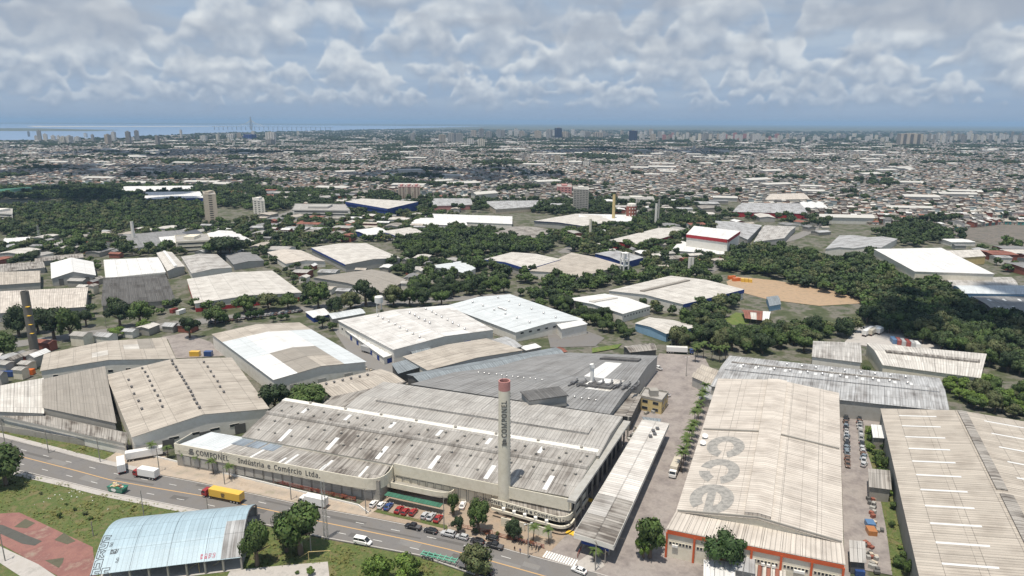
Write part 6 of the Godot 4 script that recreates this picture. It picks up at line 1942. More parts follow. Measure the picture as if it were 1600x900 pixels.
func main_factory() -> void:
	var o := thing("factory", "grey stepped roofed factory with cream fascias, name lettering and rounded corners behind the forecourt", "factory")
	# front wing
	var w := shed_parts(o, {q = [-119.6,-219.8,-42.5,-195.7,-40,-207.4,-111.1,-229.6], h = 7.6, ax = "u", pf = "mono", r = 0.7, roof = "grey_dirty", wall = "concrete", np = 10, eave = 0.0, pc = [[0, -1, "sky"], [1, -1, "sky"], [7, -1, "old"], [8, -1, "old"], [9, -1, "old"]],
		sky = [[5, 0.2, 0.9, 0.06, 0.6, 0.9], [2, 0.52, 0.72, 0.05, 0.35, 0.9]]})
	for k in 3:
		part(o, "roof_patch", slab(w, 0.2 + 0.08 * k, 0.27 + 0.08 * k, 0.55, 0.97, 0.12, 0.05, Vector2(3.0 * k, 7)), "roof_patch")
	var a := Vector3(-120, 8.5, -219.9)
	var b := Vector3(-47.1, 8.5, -196)
	var line := [Vector3(-117.4, 8.5, -228.1), a, b]
	line.append_array(curve(b, Vector3(-39.4, 8.5, -194.5), Vector3(-39.6, 8.5, -206.1)))
	band(o, line, 8.6, 4.6, "wall_cream")
	wall_text(o, "COMPONEL", 2.7, a, b, 6.6, "ink_grey", 0.215, 0.95)
	wall_text(o, "Indústria  e  Comércio  Ltda.", 2.6, a, b, 6.6, "ink_grey", 0.57, 0.93)
	var em := a.lerp(b, 0.095)
	var dd := Vector3(b.x - a.x, 0, b.z - a.z).normalized()
	var oo := Vector3(-dd.z, 0, dd.x)
	var g := Geo.new()
	for k in 4:
		g.hexa(Vector3(em.x, 5.7 + k * 0.6, em.z) + oo * 0.16 + dd * (0.25 * (k % 2)), dd * (1.1 - 0.12 * k), Vector3(0, 0.22, 0), oo * 0.03)
	part(o, "emblem", g, "ink_grey")
	var wl := side_line(w, 0)
	windows(o, wl, 0.8, 3.6, 20, 0.88, "wall_grey", "metal_dark")
	# main roof, front half
	var m := shed_parts(o, {q = [-97.7,-224.6,18.4,-184.6,30,-210.6,-91.4,-253.8], h = 9.0, ax = "u", roof = "grey_dirty", wall = "cream", np = 16, eave = 0.1,
		line = [[0.0, 0.0], [0.28, 1.0], [0.53, 1.7], [0.54, 2.5], [0.585, 2.5], [0.59, 1.9], [0.93, 2.2], [1.0, 2.2]],
		pc = [[0, 6, "white"], [4, 0, "old"], [5, 0, "old"], [6, 0, "old"], [7, 0, "old"], [4, 1, "old"], [5, 1, "old"], [6, 1, "old"], [7, 1, "old"]],
		sky = [[6, 0.12, 0.92, 0.04, 0.3, 1.6], [6, 0.1, 0.85, 0.7, 0.86, 1.4]],
		vm = "wall_concrete", vents = [[17, 0.03, 0.97, 0.17, 0.85], [17, 0.05, 0.98, 0.4, 1.0], [17, 0.04, 0.97, 0.66, 1.0], [17, 0.05, 0.98, 0.8, 1.0], [8, 0.1, 0.95, 0.965, 1.1]]})
	band(o, [m.at(0, 0.965), m.at(1, 0.965)], 11.55, 11.2, "wall_white", "gutter", 2.4)
	# main roof, back half
	var t := shed_parts(o, {q = [-66.7,-240.4,29.4,-206.8,42.2,-237.2,-54.9,-271.9], h = 11.0, ax = "u", roof = "grey", wall = "concrete", np = 14, eave = 0.05, line = [[0.0, 0.1], [0.45, 1.5], [1.0, 0.5]], mon = [[0.09, 0.93, 0.36, 0.52, 0.8, "grey"]]})
	for r in [w, m, t]: keep_clear.append(r.q)
	# front fascia and right side beam
	var fa := Vector3(-39, 9.6, -204.1)
	var fb := Vector3(17.6, 9.6, -182.5)
	band(o, [fa, fb], 9.6, 5.6, "wall_cream")
	band(o, [Vector3(18, 9.8, -181.1), Vector3(43.9, 11.4, -236.9)], 10.0, 9.2, "wall_grey", "side_beam", 2.6)
	for k in 12:
		var p := Vector3(19.4, 9, -182.8).lerp(Vector3(45.3, 9, -242.2), k / 11.0)
		g = Geo.new()
		g.box(Vector3(p.x, 4.6, p.z), Vector3(0.6, 9.2, 0.6))
		part(o, "column", g, "wall_concrete")
	var ml := side_line(m, 0)
	windows(o, ml, 0.6, 4.2, 22, 0.8, "wall_cream", "metal_dark", 0.46, 0.98)
	windows(o, side_line(m, 1), 0.4, 6.5, 8, 0.9, "ink", "metal_dark")
	windows(o, side_line(t, 1), 0.4, 7.5, 7, 0.9, "ink", "metal_dark")
	# curved balcony and green canopy
	var bal := [Vector3(-41.6, 4.6, -201.3)]
	bal.append_array(curve(Vector3(-25.3, 4.6, -195.4), Vector3(-17.7, 4.6, -192.8), Vector3(-18.4, 4.6, -199)))
	band(o, bal, 4.6, 2.7, "wall_cream", "balcony")
	var floor_pts := PackedVector2Array()
	for p in bal: floor_pts.append(Vector2(p.x, p.z))
	floor_pts.append(Vector2(-41.5, -209.7))
	part(o, "balcony_floor", sheet(floor_pts, 3.1, 0.3), "wall_concrete")
	g = Geo.new()
	g.bar(Vector3(-40.7, 2.8, -196.8), Vector3(-21.9, 2.8, -189.8), 2.4, 0.12)
	part(o, "green_canopy", g, "roof_green")
	# lower entrance tiers
	var tier := [Vector3(-6.2, 5.6, -189.3), Vector3(12.9, 5.6, -179.9)]
	tier.append_array(curve(Vector3(12.9, 5.6, -179.9), Vector3(17.7, 5.6, -177.6), Vector3(19.6, 5.6, -184.8)))
	tier.append(Vector3(24.5, 5.6, -195.2))
	band(o, tier, 5.7, 3.9, "wall_cream", "tier")
	var tp := PackedVector2Array()
	for p in tier: tp.append(Vector2(p.x, p.z))
	tp.append(Vector2(0.2, -194.2))
	part(o, "tier_roof", sheet(tp, 4.8, 0.3), "roof_old")
	var low := []
	for p in tier: low.append(p + Vector3(0, 0, 1.2))
	band(o, low, 3.3, 2.5, "wall_cream", "tier", 0.5)
	wall_text(o, "COMPONEL  Indústria e Comércio Ltda", 1.5, tier[0], tier[1], 4.8, "ink", 0.5, 1.15)
	for k in 5:
		g = Geo.new()
		g.box(Vector3.ZERO, Vector3(1.0, 0.8, 0.9))
		var q: Vector3 = (tier[0] as Vector3).lerp(tier[1], 0.2 + 0.17 * k)
		part(o, "air_conditioner", g, "paint_white").position = Vector3(q.x, 3.7, q.z + 0.9)
	g = Geo.new()
	for k in 2: g.bar(Vector3(-3.1, 1.5, -183.1).lerp(Vector3(12.8, 1.5, -176.6), k * 0.5), Vector3(-3.1, 1.5, -183.1).lerp(Vector3(12.8, 1.5, -176.6), k * 0.5 + 0.45), 0.3, 3.0)
	part(o, "entrance_wall", g, "wall_cream")
	# tall chimney in front
	var c := thing("chimney", "tall cream chimney with pink rim and vertical lettering in front of the stepped roofs", "chimney", Vector3(-2.2, 0, -190.7))
	part(c, "shaft", lathe([[2.0, 0.0], [1.9, 20.0], [1.78, 41.5]], 32), "wall_cream")
	part(c, "rim", lathe([[1.8, 41.5], [1.8, 44.4], [1.5, 44.4], [1.5, 40.0]], 32), "wall_pink")
	part(c, "flue", lathe([[1.52, 42.0], [0.0, 42.0]], 24), "ink")
	var tm := text_mesh("COMPONEL", 2.2, 0.3)
	var src := tm.get_mesh_arrays()
	var bent := Geo.new()
	var vv: PackedVector3Array = src[Mesh.ARRAY_VERTEX]
	var ii: PackedInt32Array = src[Mesh.ARRAY_INDEX]
	for k in range(0, ii.size(), 3):
		var p := []
		for j in 3:
			var e := vv[ii[k + j]]
			var ang := -e.y / 1.83
			var rr := 1.93 + e.z * 0.2
			p.append(Vector3(sin(ang) * rr, e.x, cos(ang) * rr))
		bent.tri(p[0], p[2], p[1])
	var le := part(c, "lettering", bent, "ink_grey")
	le.position.y = 32.6
	g = Geo.new()
	for k in 4: g.box(Vector3(0.12 * (k % 2), 24.2 + 0.55 * k, 1.9), Vector3(1.5 - 0.15 * k, 0.38, 0.12))
	part(c, "emblem", g, "ink_grey")
	g = Geo.new()
	for k in 36: g.box(Vector3(1.95 - k * 0.004, 2.0 + k * 1.1, 0.3), Vector3(0.3, 0.06, 0.5))
	part(c, "ladder", g, "metal_dark")
	g = Geo.new()
	g.tube(Vector3(0.5, 44, 0), Vector3(0.5, 47.5, 0), 0.05, 0.03, 5)
	g.tube(Vector3(-0.6, 44, 0.2), Vector3(-0.6, 46.5, 0.2), 0.05, 0.03, 5)
	part(c, "lightning_rod", g, "metal_dark")

func duct_row() -> void:
	var a := Vector3(26.4, 10, -273.7)
	var b := Vector3(52.6, 10, -269.6)
	for k in 8:
		var o := thing("roof_duct", "dark ventilation duct on the dark factory roof, number %s from the left" % ["one", "two", "three", "four", "five", "six", "seven", "eight"][k], "duct", a.lerp(b, k / 7.0) + Vector3(0, -0.6, 0), -0.5, "row of dark roof ducts")
		var g := Geo.new()
		g.bar(Vector3(-0.5, 0.9, 3.5), Vector3(0.5, 0.9, -4.5), 0.7)
		part(o, "pipe", g, "metal_dark")
		g = Geo.new()
		g.box(Vector3(0, 0.8, 0), Vector3(1.6, 1.6, 1.8))
		part(o, "fan_box", g, "metal_dark")
		g = Geo.new()
		g.tube(Vector3(0.4, 1.2, -3.5), Vector3(0.4, 2.6, -3.5), 0.4, 0.4, 8)
		part(o, "stack", g, "metal")
	var s := thing("roof_stack", "white elbowed exhaust stack rising over the dark factory roof", "exhaust stack", Vector3(34.9, 10, -275.3), 0.0)
	var g := Geo.new()
	g.tube(Vector3(0, -1, 0), Vector3(0, 7, 0), 0.8, 0.8, 12)
	part(s, "stack", g, "paint_white")
	g = Geo.new()
	g.tube(Vector3(0, 7, 0), Vector3(-0.4, 8.6, 0), 1.1, 0.9, 12)
	part(s, "cap", g, "paint_white")
	g = Geo.new()
	g.bar(Vector3(0, 0.4, 0), Vector3(-3.0, 0.2, 3.5), 1.0)
	part(s, "elbow", g, "paint_white")
	var sh := thing("roof_house", "dark smoke stained housing standing on the dark factory roof behind the chimney", "roof housing", Vector3(13.1, 10, -254.4), 0.35)
	g = Geo.new()
	g.box(Vector3(0, 1.2, 0), Vector3(16, 4.5, 9))
	part(sh, "wall", g, "wall_grey")
	g = Geo.new()
	g.box(Vector3(0, 3.6, 0), Vector3(17, 0.3, 10))
	part(sh, "roof", g, "roof_dark")

func canopy() -> void:
	var o := thing("loading_canopy", "long white flat canopy with dark stained near end beside the main factory", "canopy")
	var r := shed_parts(o, {q = [17.9,-169.7,28.3,-164.1,61.1,-242.1,51.5,-245.5], h = 6.4, pf = "gable", r = 0.12, roof = "canopy", np = 7, eave = 0.0, open = true, fa = ["white", 1.5], fu = 0.25, pc = [[0, -1, "old"], [1, 1, "old"], [1, 0, "pale"]]})
	keep_clear.append(r.q)
	for k in 10:
		for t in [0.15, 0.8]:
			var p := r.at((k + 0.5) / 10.0, t)
			var g := Geo.new()
			g.box(Vector3(p.x, 3.1, p.z), Vector3(0.5, 6.2, 0.5))
			part(o, "column", g, "wall_concrete")
	var g := Geo.new()
	var a := r.at(0.1, 0.45)
	var b := r.at(0.95, 0.45)
	g.bar(Vector3(a.x, 2.2, a.z), Vector3(b.x, 2.2, b.z), 0.3, 4.4)
	part(o, "back_wall", g, "wall_grey")
	g = Geo.new()
	a = r.at(0.02, 0.15)
	b = r.at(0.02, 0.85)
	g.bar(Vector3(a.x, 3.6, a.z), Vector3(b.x, 3.6, b.z), 0.2, 1.4)
	part(o, "gate_sign", g, "wall_blue")
	for k in 4:
		var q := r.at(0.83 + 0.03 * k, 0.6 + 0.1 * (k % 2))
		g = Geo.new()
		g.box(Vector3(q.x, q.y + 0.35, q.z), Vector3(1.2, 0.7, 1.6))
		part(o, "roof_unit", g, "metal_dark")

func barrel_hall() -> void:
	var o := thing("sports_hall", "pale blue barrel roofed sports hall with graffiti on its left end", "sports hall")
	var a := Vector3(-110.5, 4, -154.1)
	var b := Vector3(-74, 4, -161.8)
	var d := Vector2(b.x - a.x, b.z - a.z)
	var p := Vector2(d.y, -d.x).normalized() * 27.0
	var a2 := Vector2(a.x, a.z)
	var b2 := Vector2(b.x, b.z)
	var q := [a2.x, a2.y, b2.x, b2.y, b2.x + p.x, b2.y + p.y, a2.x + p.x, a2.y + p.y]
	var r := shed_parts(o, {q = q, h = 4.0, ax = "u", pf = "arc", gn = 1, r = 4.7, roof = "aqua", np = 4, tc = 3, eave = 0.0, open = true, pc = [[3, 0, "aqua"]]})
	keep_clear.append(r.q)
	part(o, "roof_patch", slab(r, 0.86, 1.0, 0.005, 0.42, 0.06, 0.05, Vector2.ZERO), "roof_silver")
	part(o, "floor", sheet(r.q, 0.15), "conc")
	for k in 9:
		for t in [0.01, 0.99]:
			var c := r.at(k / 8.0, t)
			var g := Geo.new()
			g.box(Vector3(c.x, 2.0, c.z), Vector3(0.45, 4.0, 0.45))
			part(o, "column", g, "wall_concrete")
		var g := Geo.new()
		for i in 12: g.bar(r.at(k / 8.0, i / 12.0, -0.35), r.at(k / 8.0, (i + 1) / 12.0, -0.35), 0.25, 0.4)
		part(o, "arch_truss", g, "metal_dark")
	var bw := side_line(r, 2)
	part(o, "back_wall", strip_wall([Vector3(bw[0].x, 3.0, bw[0].z), Vector3(bw[-1].x, 3.0, bw[-1].z)], 0.0, Vector3(0, 0, 0.01), 0.3), "wall_grey")
	# graffiti strokes on the roof skin: letter outlines down the left edge
	var strokes := [[[0, 0], [1, 0], [1, 0.3], [0.35, 0.3], [0.35, 0.5], [0.9, 0.5], [0.9, 0.75], [0.35, 0.75], [0.35, 1], [0, 1], [0, 0]], [[0, 0], [1, 0], [1, 0.8], [0.7, 1], [0, 1], [0, 0.65], [0.65, 0.65], [0.65, 0.35], [0, 0.35], [0, 0]], [[0, 0], [0.35, 0], [0.35, 0.4], [0.7, 0], [1, 0.1], [0.6, 0.5], [1, 0.9], [0.7, 1], [0.35, 0.6], [0.35, 1], [0, 1], [0, 0]], [[0, 0.2], [0.3, 0], [1, 0], [1, 1], [0.7, 1], [0.7, 0.5], [0.3, 0.5], [0.3, 1], [0, 1], [0, 0.2]]]
	for k in 5:
		var st: Array = strokes[k % 4]
		var t0 := 0.4 - k * 0.088
		for dx in ([0.0, 0.06] if k == 4 else [0.0]):
			var g := Geo.new()
			for i in st.size() - 1:
				g.bar(r.at(0.008 + dx + st[i][0] * 0.05, t0 - st[i][1] * 0.075, 0.07), r.at(0.008 + dx + st[i + 1][0] * 0.05, t0 - st[i + 1][1] * 0.075, 0.07), 0.16, 0.03)
			part(o, "graffiti_letter", g, "ink")
	for k in 9:
		var st: Array = strokes[(k + 1) % 4]
		var red := k > 4
		var s0 := 0.075 + 0.018 * k if not red else 0.72 + 0.028 * (k - 5)
		var t0: float = [0.3, 0.22, 0.22, 0.22, 0.13][k] if not red else 0.07
		var g := Geo.new()
		for i in st.size() - 1:
			g.bar(r.at(s0 + st[i][0] * 0.014, t0 - st[i][1] * 0.045, 0.07), r.at(s0 + st[i + 1][0] * 0.014, t0 - st[i + 1][1] * 0.045, 0.07), 0.1, 0.03)
		part(o, "graffiti_letter", g, "ink_red" if red else "ink")

func goal_frame(label: String, at: Vector3, turn: float) -> void:
	var o := thing("goal_frame", label, "goal frame", at, turn)
	for x in [-3.0, 3.0]:
		var g := Geo.new()
		g.tube(Vector3(x, 0, 0), Vector3(x, 3.4, 0), 0.08, 0.08, 6)
		part(o, "post", g, "wall_yellow")
		g = Geo.new()
		g.bar(Vector3(x, 3.3, 0), Vector3(x - 3.0, 0.3, -2.0), 0.08)
		part(o, "stay", g, "wall_yellow")
	var g := Geo.new()
	g.bar(Vector3(-3.05, 3.4, 0), Vector3(3.05, 3.4, 0), 0.12)
	part(o, "crossbar", g, "wall_yellow")

func water_tower() -> void:
	var o := thing("water_tower", "white drum water tower on four legs beside the avenue trees", "water tower", Vector3(-84, 0, -411.8))
	var top := 13.0
	part(o, "tank", lathe([[0.0, top - 4.2], [2.6, top - 4.0], [2.7, top - 0.4], [2.4, top], [0.0, top + 0.3]], 20), "paint_white")
	for k in 4:
		var a := k * PI / 2 + 0.6
		var g := Geo.new()
		g.tube(Vector3(cos(a) * 2.2, 0, sin(a) * 2.2), Vector3(cos(a) * 1.9, top - 4.0, sin(a) * 1.9), 0.3, 0.28, 8)
		part(o, "leg", g, "paint_white")
		g = Geo.new()
		var b := a + PI / 2
		g.bar(Vector3(cos(a) * 2.05, 4.5, sin(a) * 2.05), Vector3(cos(b) * 2.05, 4.5, sin(b) * 2.05), 0.2)
		part(o, "brace", g, "paint_white")

func frame_tower() -> void:
	var o := thing("frame_tower", "white open concrete frame tower beside the tan roof", "tower", Vector3(89.4, 0, -525.5), 0.4)
	for x in [-1, 1]:
		for z in [-1, 1]:
			var g := Geo.new()
			g.box(Vector3(x * 2.2, 10, z * 2.2), Vector3(0.9, 20, 0.9))
			part(o, "column", g, "paint_white")
	for k in 4:
		var g := Geo.new()
		g.box(Vector3(0, 4.5 + 5 * k, 0), Vector3(5.3, 0.6, 5.3))
		part(o, "deck", g, "paint_white")

func container(label: String, at: Vector3, turn: float, col: String, length := 6.0, group := "", tall := 1.0) -> void:
	var o := thing("shipping_container", label, "container", at, turn, group)
	o.scale.y = tall
	var g := Geo.new()
	g.loft([ring(-length / 2, 0, 2.6, 1.22, 0.03), ring(length / 2, 0, 2.6, 1.22, 0.03)])
	part(o, "box", g, col)
	g = Geo.new()
	for k in int(length / 0.5):
		for s in [-1, 1]: g.box(Vector3(-length / 2 + 0.25 + k * 0.5, 1.3, s * 1.23), Vector3(0.2, 2.3, 0.05))
	part(o, "ribs", g, col)

func dumpster() -> void:
	var o := thing("skip", "green open skip heaped with rubbish on the road edge", "skip", Vector3(-130.9, 0, -202.1), -0.277)
	var g := Geo.new()
	g.loft([[Vector3(-2.9, 0.2, 1.1), Vector3(-3.2, 2.0, 1.25), Vector3(-3.2, 2.0, -1.25), Vector3(-2.9, 0.2, -1.1)], [Vector3(2.5, 0.2, 1.1), Vector3(3.2, 2.0, 1.25), Vector3(3.2, 2.0, -1.25), Vector3(2.5, 0.2, -1.1)]])
	part(o, "hull", g, "car_green")
	g = Geo.new()
	g.bar(Vector3(-3.2, 2.05, 1.25), Vector3(3.2, 2.05, 1.25), 0.14)
	g.bar(Vector3(-3.2, 2.05, -1.25), Vector3(3.2, 2.05, -1.25), 0.14)
	part(o, "rim", g, "car_green")
	for k in 16:
		g = Geo.new()
		g.box(Vector3(rng.randf_range(-2.7, 2.7), 2.05 + rng.randf_range(0, 0.25), rng.randf_range(-0.9, 0.9)), Vector3(rng.randf_range(0.5, 1.2), 0.4, rng.randf_range(0.4, 0.9)), rng.randf_range(0, 3))
		part(o, "rubbish", g, ["wall_tan", "wall_yellow", "wall_brick", "wall_tan"][k % 4])
	part(o, "emblem", lathe([[0.0, 0.05], [0.75, 0.05], [0.75, 0.0]], 18), "paint_white")
	var e: Node3D = o.get_child(o.get_child_count() - 1)
	e.transform = Transform3D(Basis(Vector3(1.35, 0, 0), Vector3(0, 0, 1), Vector3(0, -0.75, 0)), Vector3(-0.6, 1.15, 1.2))

func flatbed() -> void:
	var o := thing("trailer", "empty green skeletal trailer parked at the near kerb", "trailer", Vector3(-19.9, 0, -166.2), -0.345)
	for s in [-1, 1]:
		var g := Geo.new()
		g.bar(Vector3(-5.8, 1.2, s * 0.55), Vector3(5.0, 1.2, s * 0.55), 0.25, 0.35)
		part(o, "beam", g, "car_mint")
		for x in [-4.6, -3.4, -2.2]: wheel(o, x, s * 1.0, 0.5, 0.3)
	for k in 7:
		var g := Geo.new()
		g.bar(Vector3(-5.6 + 1.75 * k, 1.25, -1.2), Vector3(-5.6 + 1.75 * k, 1.25, 1.2), 0.25, 0.25)
		part(o, "crossbeam", g, "car_mint")
	var t := truck("white tractor unit coupled to the green trailer, half under a tree", Vector3(-12.1, 0, -162.6), -0.400, "car_white", "metal_dark", 2.6, {name = "tractor_unit", high = 0.3})
	t.set_meta("category", "truck")

var moto_made: Node3D

func motorcycle(at: Vector3, turn: float) -> void:
	if moto_made:
		copy(moto_made, at, turn, "", "motorcycle")
		return
	var o := thing("motorcycle", "dark motorcycle in the row parked on the pavement before the main entrance", "motorcycle", at, turn, "motorcycles before the entrance")
	moto_made = o
	wheel(o, -0.65, 0, 0.31, 0.12)
	wheel(o, 0.65, 0, 0.31, 0.12)
	var g := Geo.new()
	g.loft([ring(-0.35, 0.45, 0.75, 0.12, 0.03), ring(0.1, 0.4, 0.85, 0.15, 0.03), ring(0.4, 0.6, 0.95, 0.1, 0.03)])
	part(o, "body", g, "car_black")
	g = Geo.new()
	g.box(Vector3(-0.4, 0.8, 0), Vector3(0.7, 0.1, 0.24))
	part(o, "seat", g, "tyre")
	g = Geo.new()
	g.bar(Vector3(0.45, 1.05, -0.35), Vector3(0.45, 1.05, 0.35), 0.05)
	g.bar(Vector3(0.65, 0.3, 0), Vector3(0.45, 1.05, 0), 0.08)
	part(o, "handlebar", g, "metal")

# ---------------------------------------------------------------- city
func house_geo(r: RandomNumberGenerator, g: Geo, at: Vector2, turn: float, sx: float, sz: float, hh: float) -> void:
	var roofs := [Color(0.27, 0.26, 0.25), Color(0.33, 0.31, 0.29), Color(0.2, 0.19, 0.185), Color(0.5, 0.5, 0.49), Color(0.26, 0.17, 0.13), Color(0.38, 0.37, 0.355), Color(0.16, 0.155, 0.15), Color(0.3, 0.235, 0.19)]
	var walls := [Color(0.42, 0.4, 0.37), Color(0.52, 0.51, 0.49), Color(0.33, 0.24, 0.19), Color(0.45, 0.4, 0.33), Color(0.32, 0.31, 0.3), Color(0.48, 0.38, 0.32), Color(0.38, 0.45, 0.47)]
	var bs := Basis(Vector3.UP, turn)
	var x := bs.x * sx * 0.5
	var z := bs.z * sz * 0.5
	var o := v3(at, 0)
	var up := Vector3(0, hh, 0)
	var tall := Vector3(0, hh + r.randf_range(0.5, 1.3), 0)
	g.tint = walls[r.randi() % walls.size()]
	g.quad(o - x + z, o + x + z, o + x + z + up, o - x + z + up)
	g.quad(o + x - z, o - x - z, o - x - z + up, o + x - z + up)
	g.quad(o + x + z, o + x - z, o + x - z + up, o + x + z + up)
	g.quad(o - x - z, o - x + z, o - x + z + up, o - x - z + up)
	g.tri(o + x + z + up, o + x - z + up, o + x + tall)
	g.tri(o - x - z + up, o - x + z + up, o - x + tall)
	g.tint = roofs[r.randi() % roofs.size()]
	x *= 1.08
	z *= 1.12
	up.y += 0.06
	tall.y += 0.06
	g.quad(o - x + z + up, o + x + z + up, o + x + tall, o - x + tall)
	g.quad(o + x - z + up, o - x - z + up, o - x + tall, o + x + tall)

func block_layout(r: RandomNumberGenerator) -> Array:
	# two rows of houses back to back, about 40 by 26 m
	var out := []
	for row in [-1, 1]:
		var x := -19.5
		while x < 18.0:
			var w := r.randf_range(5.0, 9.0)
			if r.randf() < 0.93:
				out.append([x + w * 0.5, row * r.randf_range(5.8, 7.0), w * 0.96, r.randf_range(8.0, 11.5), r.randf_range(2.8, 4.0) if r.randf() < 0.65 else r.randf_range(5.6, 7.0), r.randi() % 2])
			x += w
	return out

func city() -> void:
	var r := RandomNumberGenerator.new()
	r.seed = 404
	var edge := pts(CITY[0])
	var variants := []
	for k in 10:
		var g := Geo.new()
		for h in block_layout(r): house_geo(r, g, Vector2(h[0], h[1]), 0.0 if h[5] else PI / 2, h[2] if h[5] else h[3], h[3] if h[5] else h[2], h[4])
		variants.append(g.mesh())
	var shed_geo := Geo.new()
	shed_geo.tint = Color(0.6, 0.6, 0.58)
	shed_geo.quad(Vector3(-20, 0, 12), Vector3(20, 0, 12), Vector3(20, 7, 12), Vector3(-20, 7, 12))
	shed_geo.quad(Vector3(20, 0, 12), Vector3(20, 0, -12), Vector3(20, 7, -12), Vector3(20, 7, 12))
	shed_geo.quad(Vector3(-20, 0, -12), Vector3(-20, 0, 12), Vector3(-20, 7, 12), Vector3(-20, 7, -12))
	shed_geo.tint = Color(0.52, 0.52, 0.51)
	shed_geo.quad(Vector3(-21, 7, 13), Vector3(21, 7, 13), Vector3(21, 9, 0), Vector3(-21, 9, 0))
	shed_geo.quad(Vector3(21, 7, -13), Vector3(-21, 7, -13), Vector3(-21, 9, 0), Vector3(21, 9, 0))
	var shed_mesh := shed_geo.mesh()
	var turns := FastNoiseLite.new()
	turns.seed = 3
	turns.frequency = 0.0012
	var green := FastNoiseLite.new()
	green.seed = 8
	green.frequency = 0.0032
	green.fractal_octaves = 4
	var spots := []
	for k in 10: spots.append([])
	var tints := []
	for k in 10: tints.append([])
	var big := []
	var leafy := {"wood_far": [], "dark_far": []}
	var near := []
	var lots := []
	# two street grids, each in its own districts
	for grid in 2:
		var ang: float = [0.22, -0.5][grid]
		var z := 0.0
		var row := 0
		while z > -9600.0:
			var grow := 1.0 if z > -4200 else (1.6 if z > -6500 else 2.2)
			row += 1
			z -= 29.0 * grow + (9.0 if row % 2 == 0 else 0.0) + (16.0 if row % 9 == 0 else 0.0)
			var x := -absf(z) * 2.2 - 1600.0
			var column := 0
			while x < absf(z) * 2.2 + 1600.0:
				column += 1
				x += 42.0 * grow + (14.0 if column % 5 == 0 else 0.0)
				var p := Vector2(x, z).rotated(ang)
				if p.y > -780 or absf(p.x) > -p.y * 0.86 + 60.0: continue
				if (turns.get_noise_2d(p.x, p.y) > 0.0) != (grid == 0): continue
				lots.append([p, -ang, grow])
	lots.sort_custom(func(q, w): return q[0].y > w[0].y)
	for lot in lots:
		if true:
			var p: Vector2 = lot[0]
			var z := p.y
			var grow: float = lot[2]
			if not Geometry2D.is_point_in_polygon(p, edge) or not free_of(p): continue
			var gn := green.get_noise_2d(p.x, p.y) + (0.12 if z < -3000 else 0.0) + (0.02 if p.x < -0.25 * absf(z) and z > -3600 else 0.0) - (0.12 if p.x > 0.2 * absf(z) and z > -3000 else 0.0)
			var a: float = lot[1]
			if gn > 0.27:
				for k in 6 if z > -4200 else 4:
					var rad := r.randf_range(5, 8.5) * (1.0 if z > -4200 else 1.5)
					leafy[["wood_far", "dark_far"][r.randi() % 2]].append(Transform3D(Basis(Vector3.UP, r.randf() * TAU).scaled(Vector3(rad, rad, rad)), Vector3(p.x + r.randf_range(-20, 20) * grow, rad * 0.8, p.y + r.randf_range(-14, 14) * grow)))
				continue
			var tr := Transform3D(Basis(Vector3.UP, a).scaled(Vector3(grow, 1.0 if grow < 1.5 else 1.3, grow)), Vector3(p.x, 0, p.y))
			if r.randf() < 0.035:
				big.append(Transform3D(Basis(Vector3.UP, a).scaled(Vector3(r.randf_range(0.8, 1.7), r.randf_range(0.8, 1.3), r.randf_range(0.8, 1.5))), Vector3(p.x, 0, p.y)))
				continue
			if near.size() < 21:
				near.append([p, a])
			else:
				var k := r.randi() % 10
				spots[k].append(tr)
				var t := r.randf_range(0.75, 1.25)
				tints[k].append(Color(t, t, t))
			for k in 3 if r.randf() < 0.75 else 1:
				if r.randf() < 0.8 + gn:
					var rad := r.randf_range(2.8, 5.5) * (1.0 if grow < 1.5 else 1.5)
					leafy[["wood_far", "dark_far"][r.randi() % 2]].append(Transform3D(Basis(Vector3.UP, r.randf() * TAU).scaled(Vector3(rad, rad * 1.1, rad)), Vector3(p.x + r.randf_range(-20, 20), rad * 0.9, p.y + r.randf_range(-15, 15))))
	for k in 10: multi("distant_houses", "dense low houses of the city behind the industrial blocks", variants[k], "coloured", spots[k], tints[k])
	multi("distant_sheds", "large pale sheds scattered through the distant city", shed_mesh, "coloured", big)
	for k in leafy:
		for i in 3:
			var some := []
			for j in range(i, leafy[k].size(), 3): some.append(leafy[k][j])
			multi("city_trees", "trees scattered between the distant houses", crowns[k][i], "leaf", some)
	# the nearest houses, one by one
	var protos := []
	for k in 8:
		var o := thing("house", "small low house in the nearest rows of the city beyond the industrial blocks", "house", Vector3(0, 0, 0), 0.0, "nearest city houses")
		remove_child(o)
		var wall := Geo.new()
		var rg := Geo.new()
		var hgt := [3.0, 3.4, 6.0, 3.2, 5.8, 3.0, 6.4, 3.6][k] as float
		wall.box(Vector3(0, hgt / 2, 0), Vector3(6.6, hgt, 9.2))
		for s in [-1, 1]: wall.tri(Vector3(3.3 * s, hgt, 4.6 * s), Vector3(3.3 * s, hgt, -4.6 * s), Vector3(3.3 * s, hgt + 1.0, 0))
		part(o, "wall", wall, ["wall_cream", "wall_white", "wall_brick", "wall_tan", "wall_concrete", "wall_yellow", "wall_white", "wall_teal"][k])
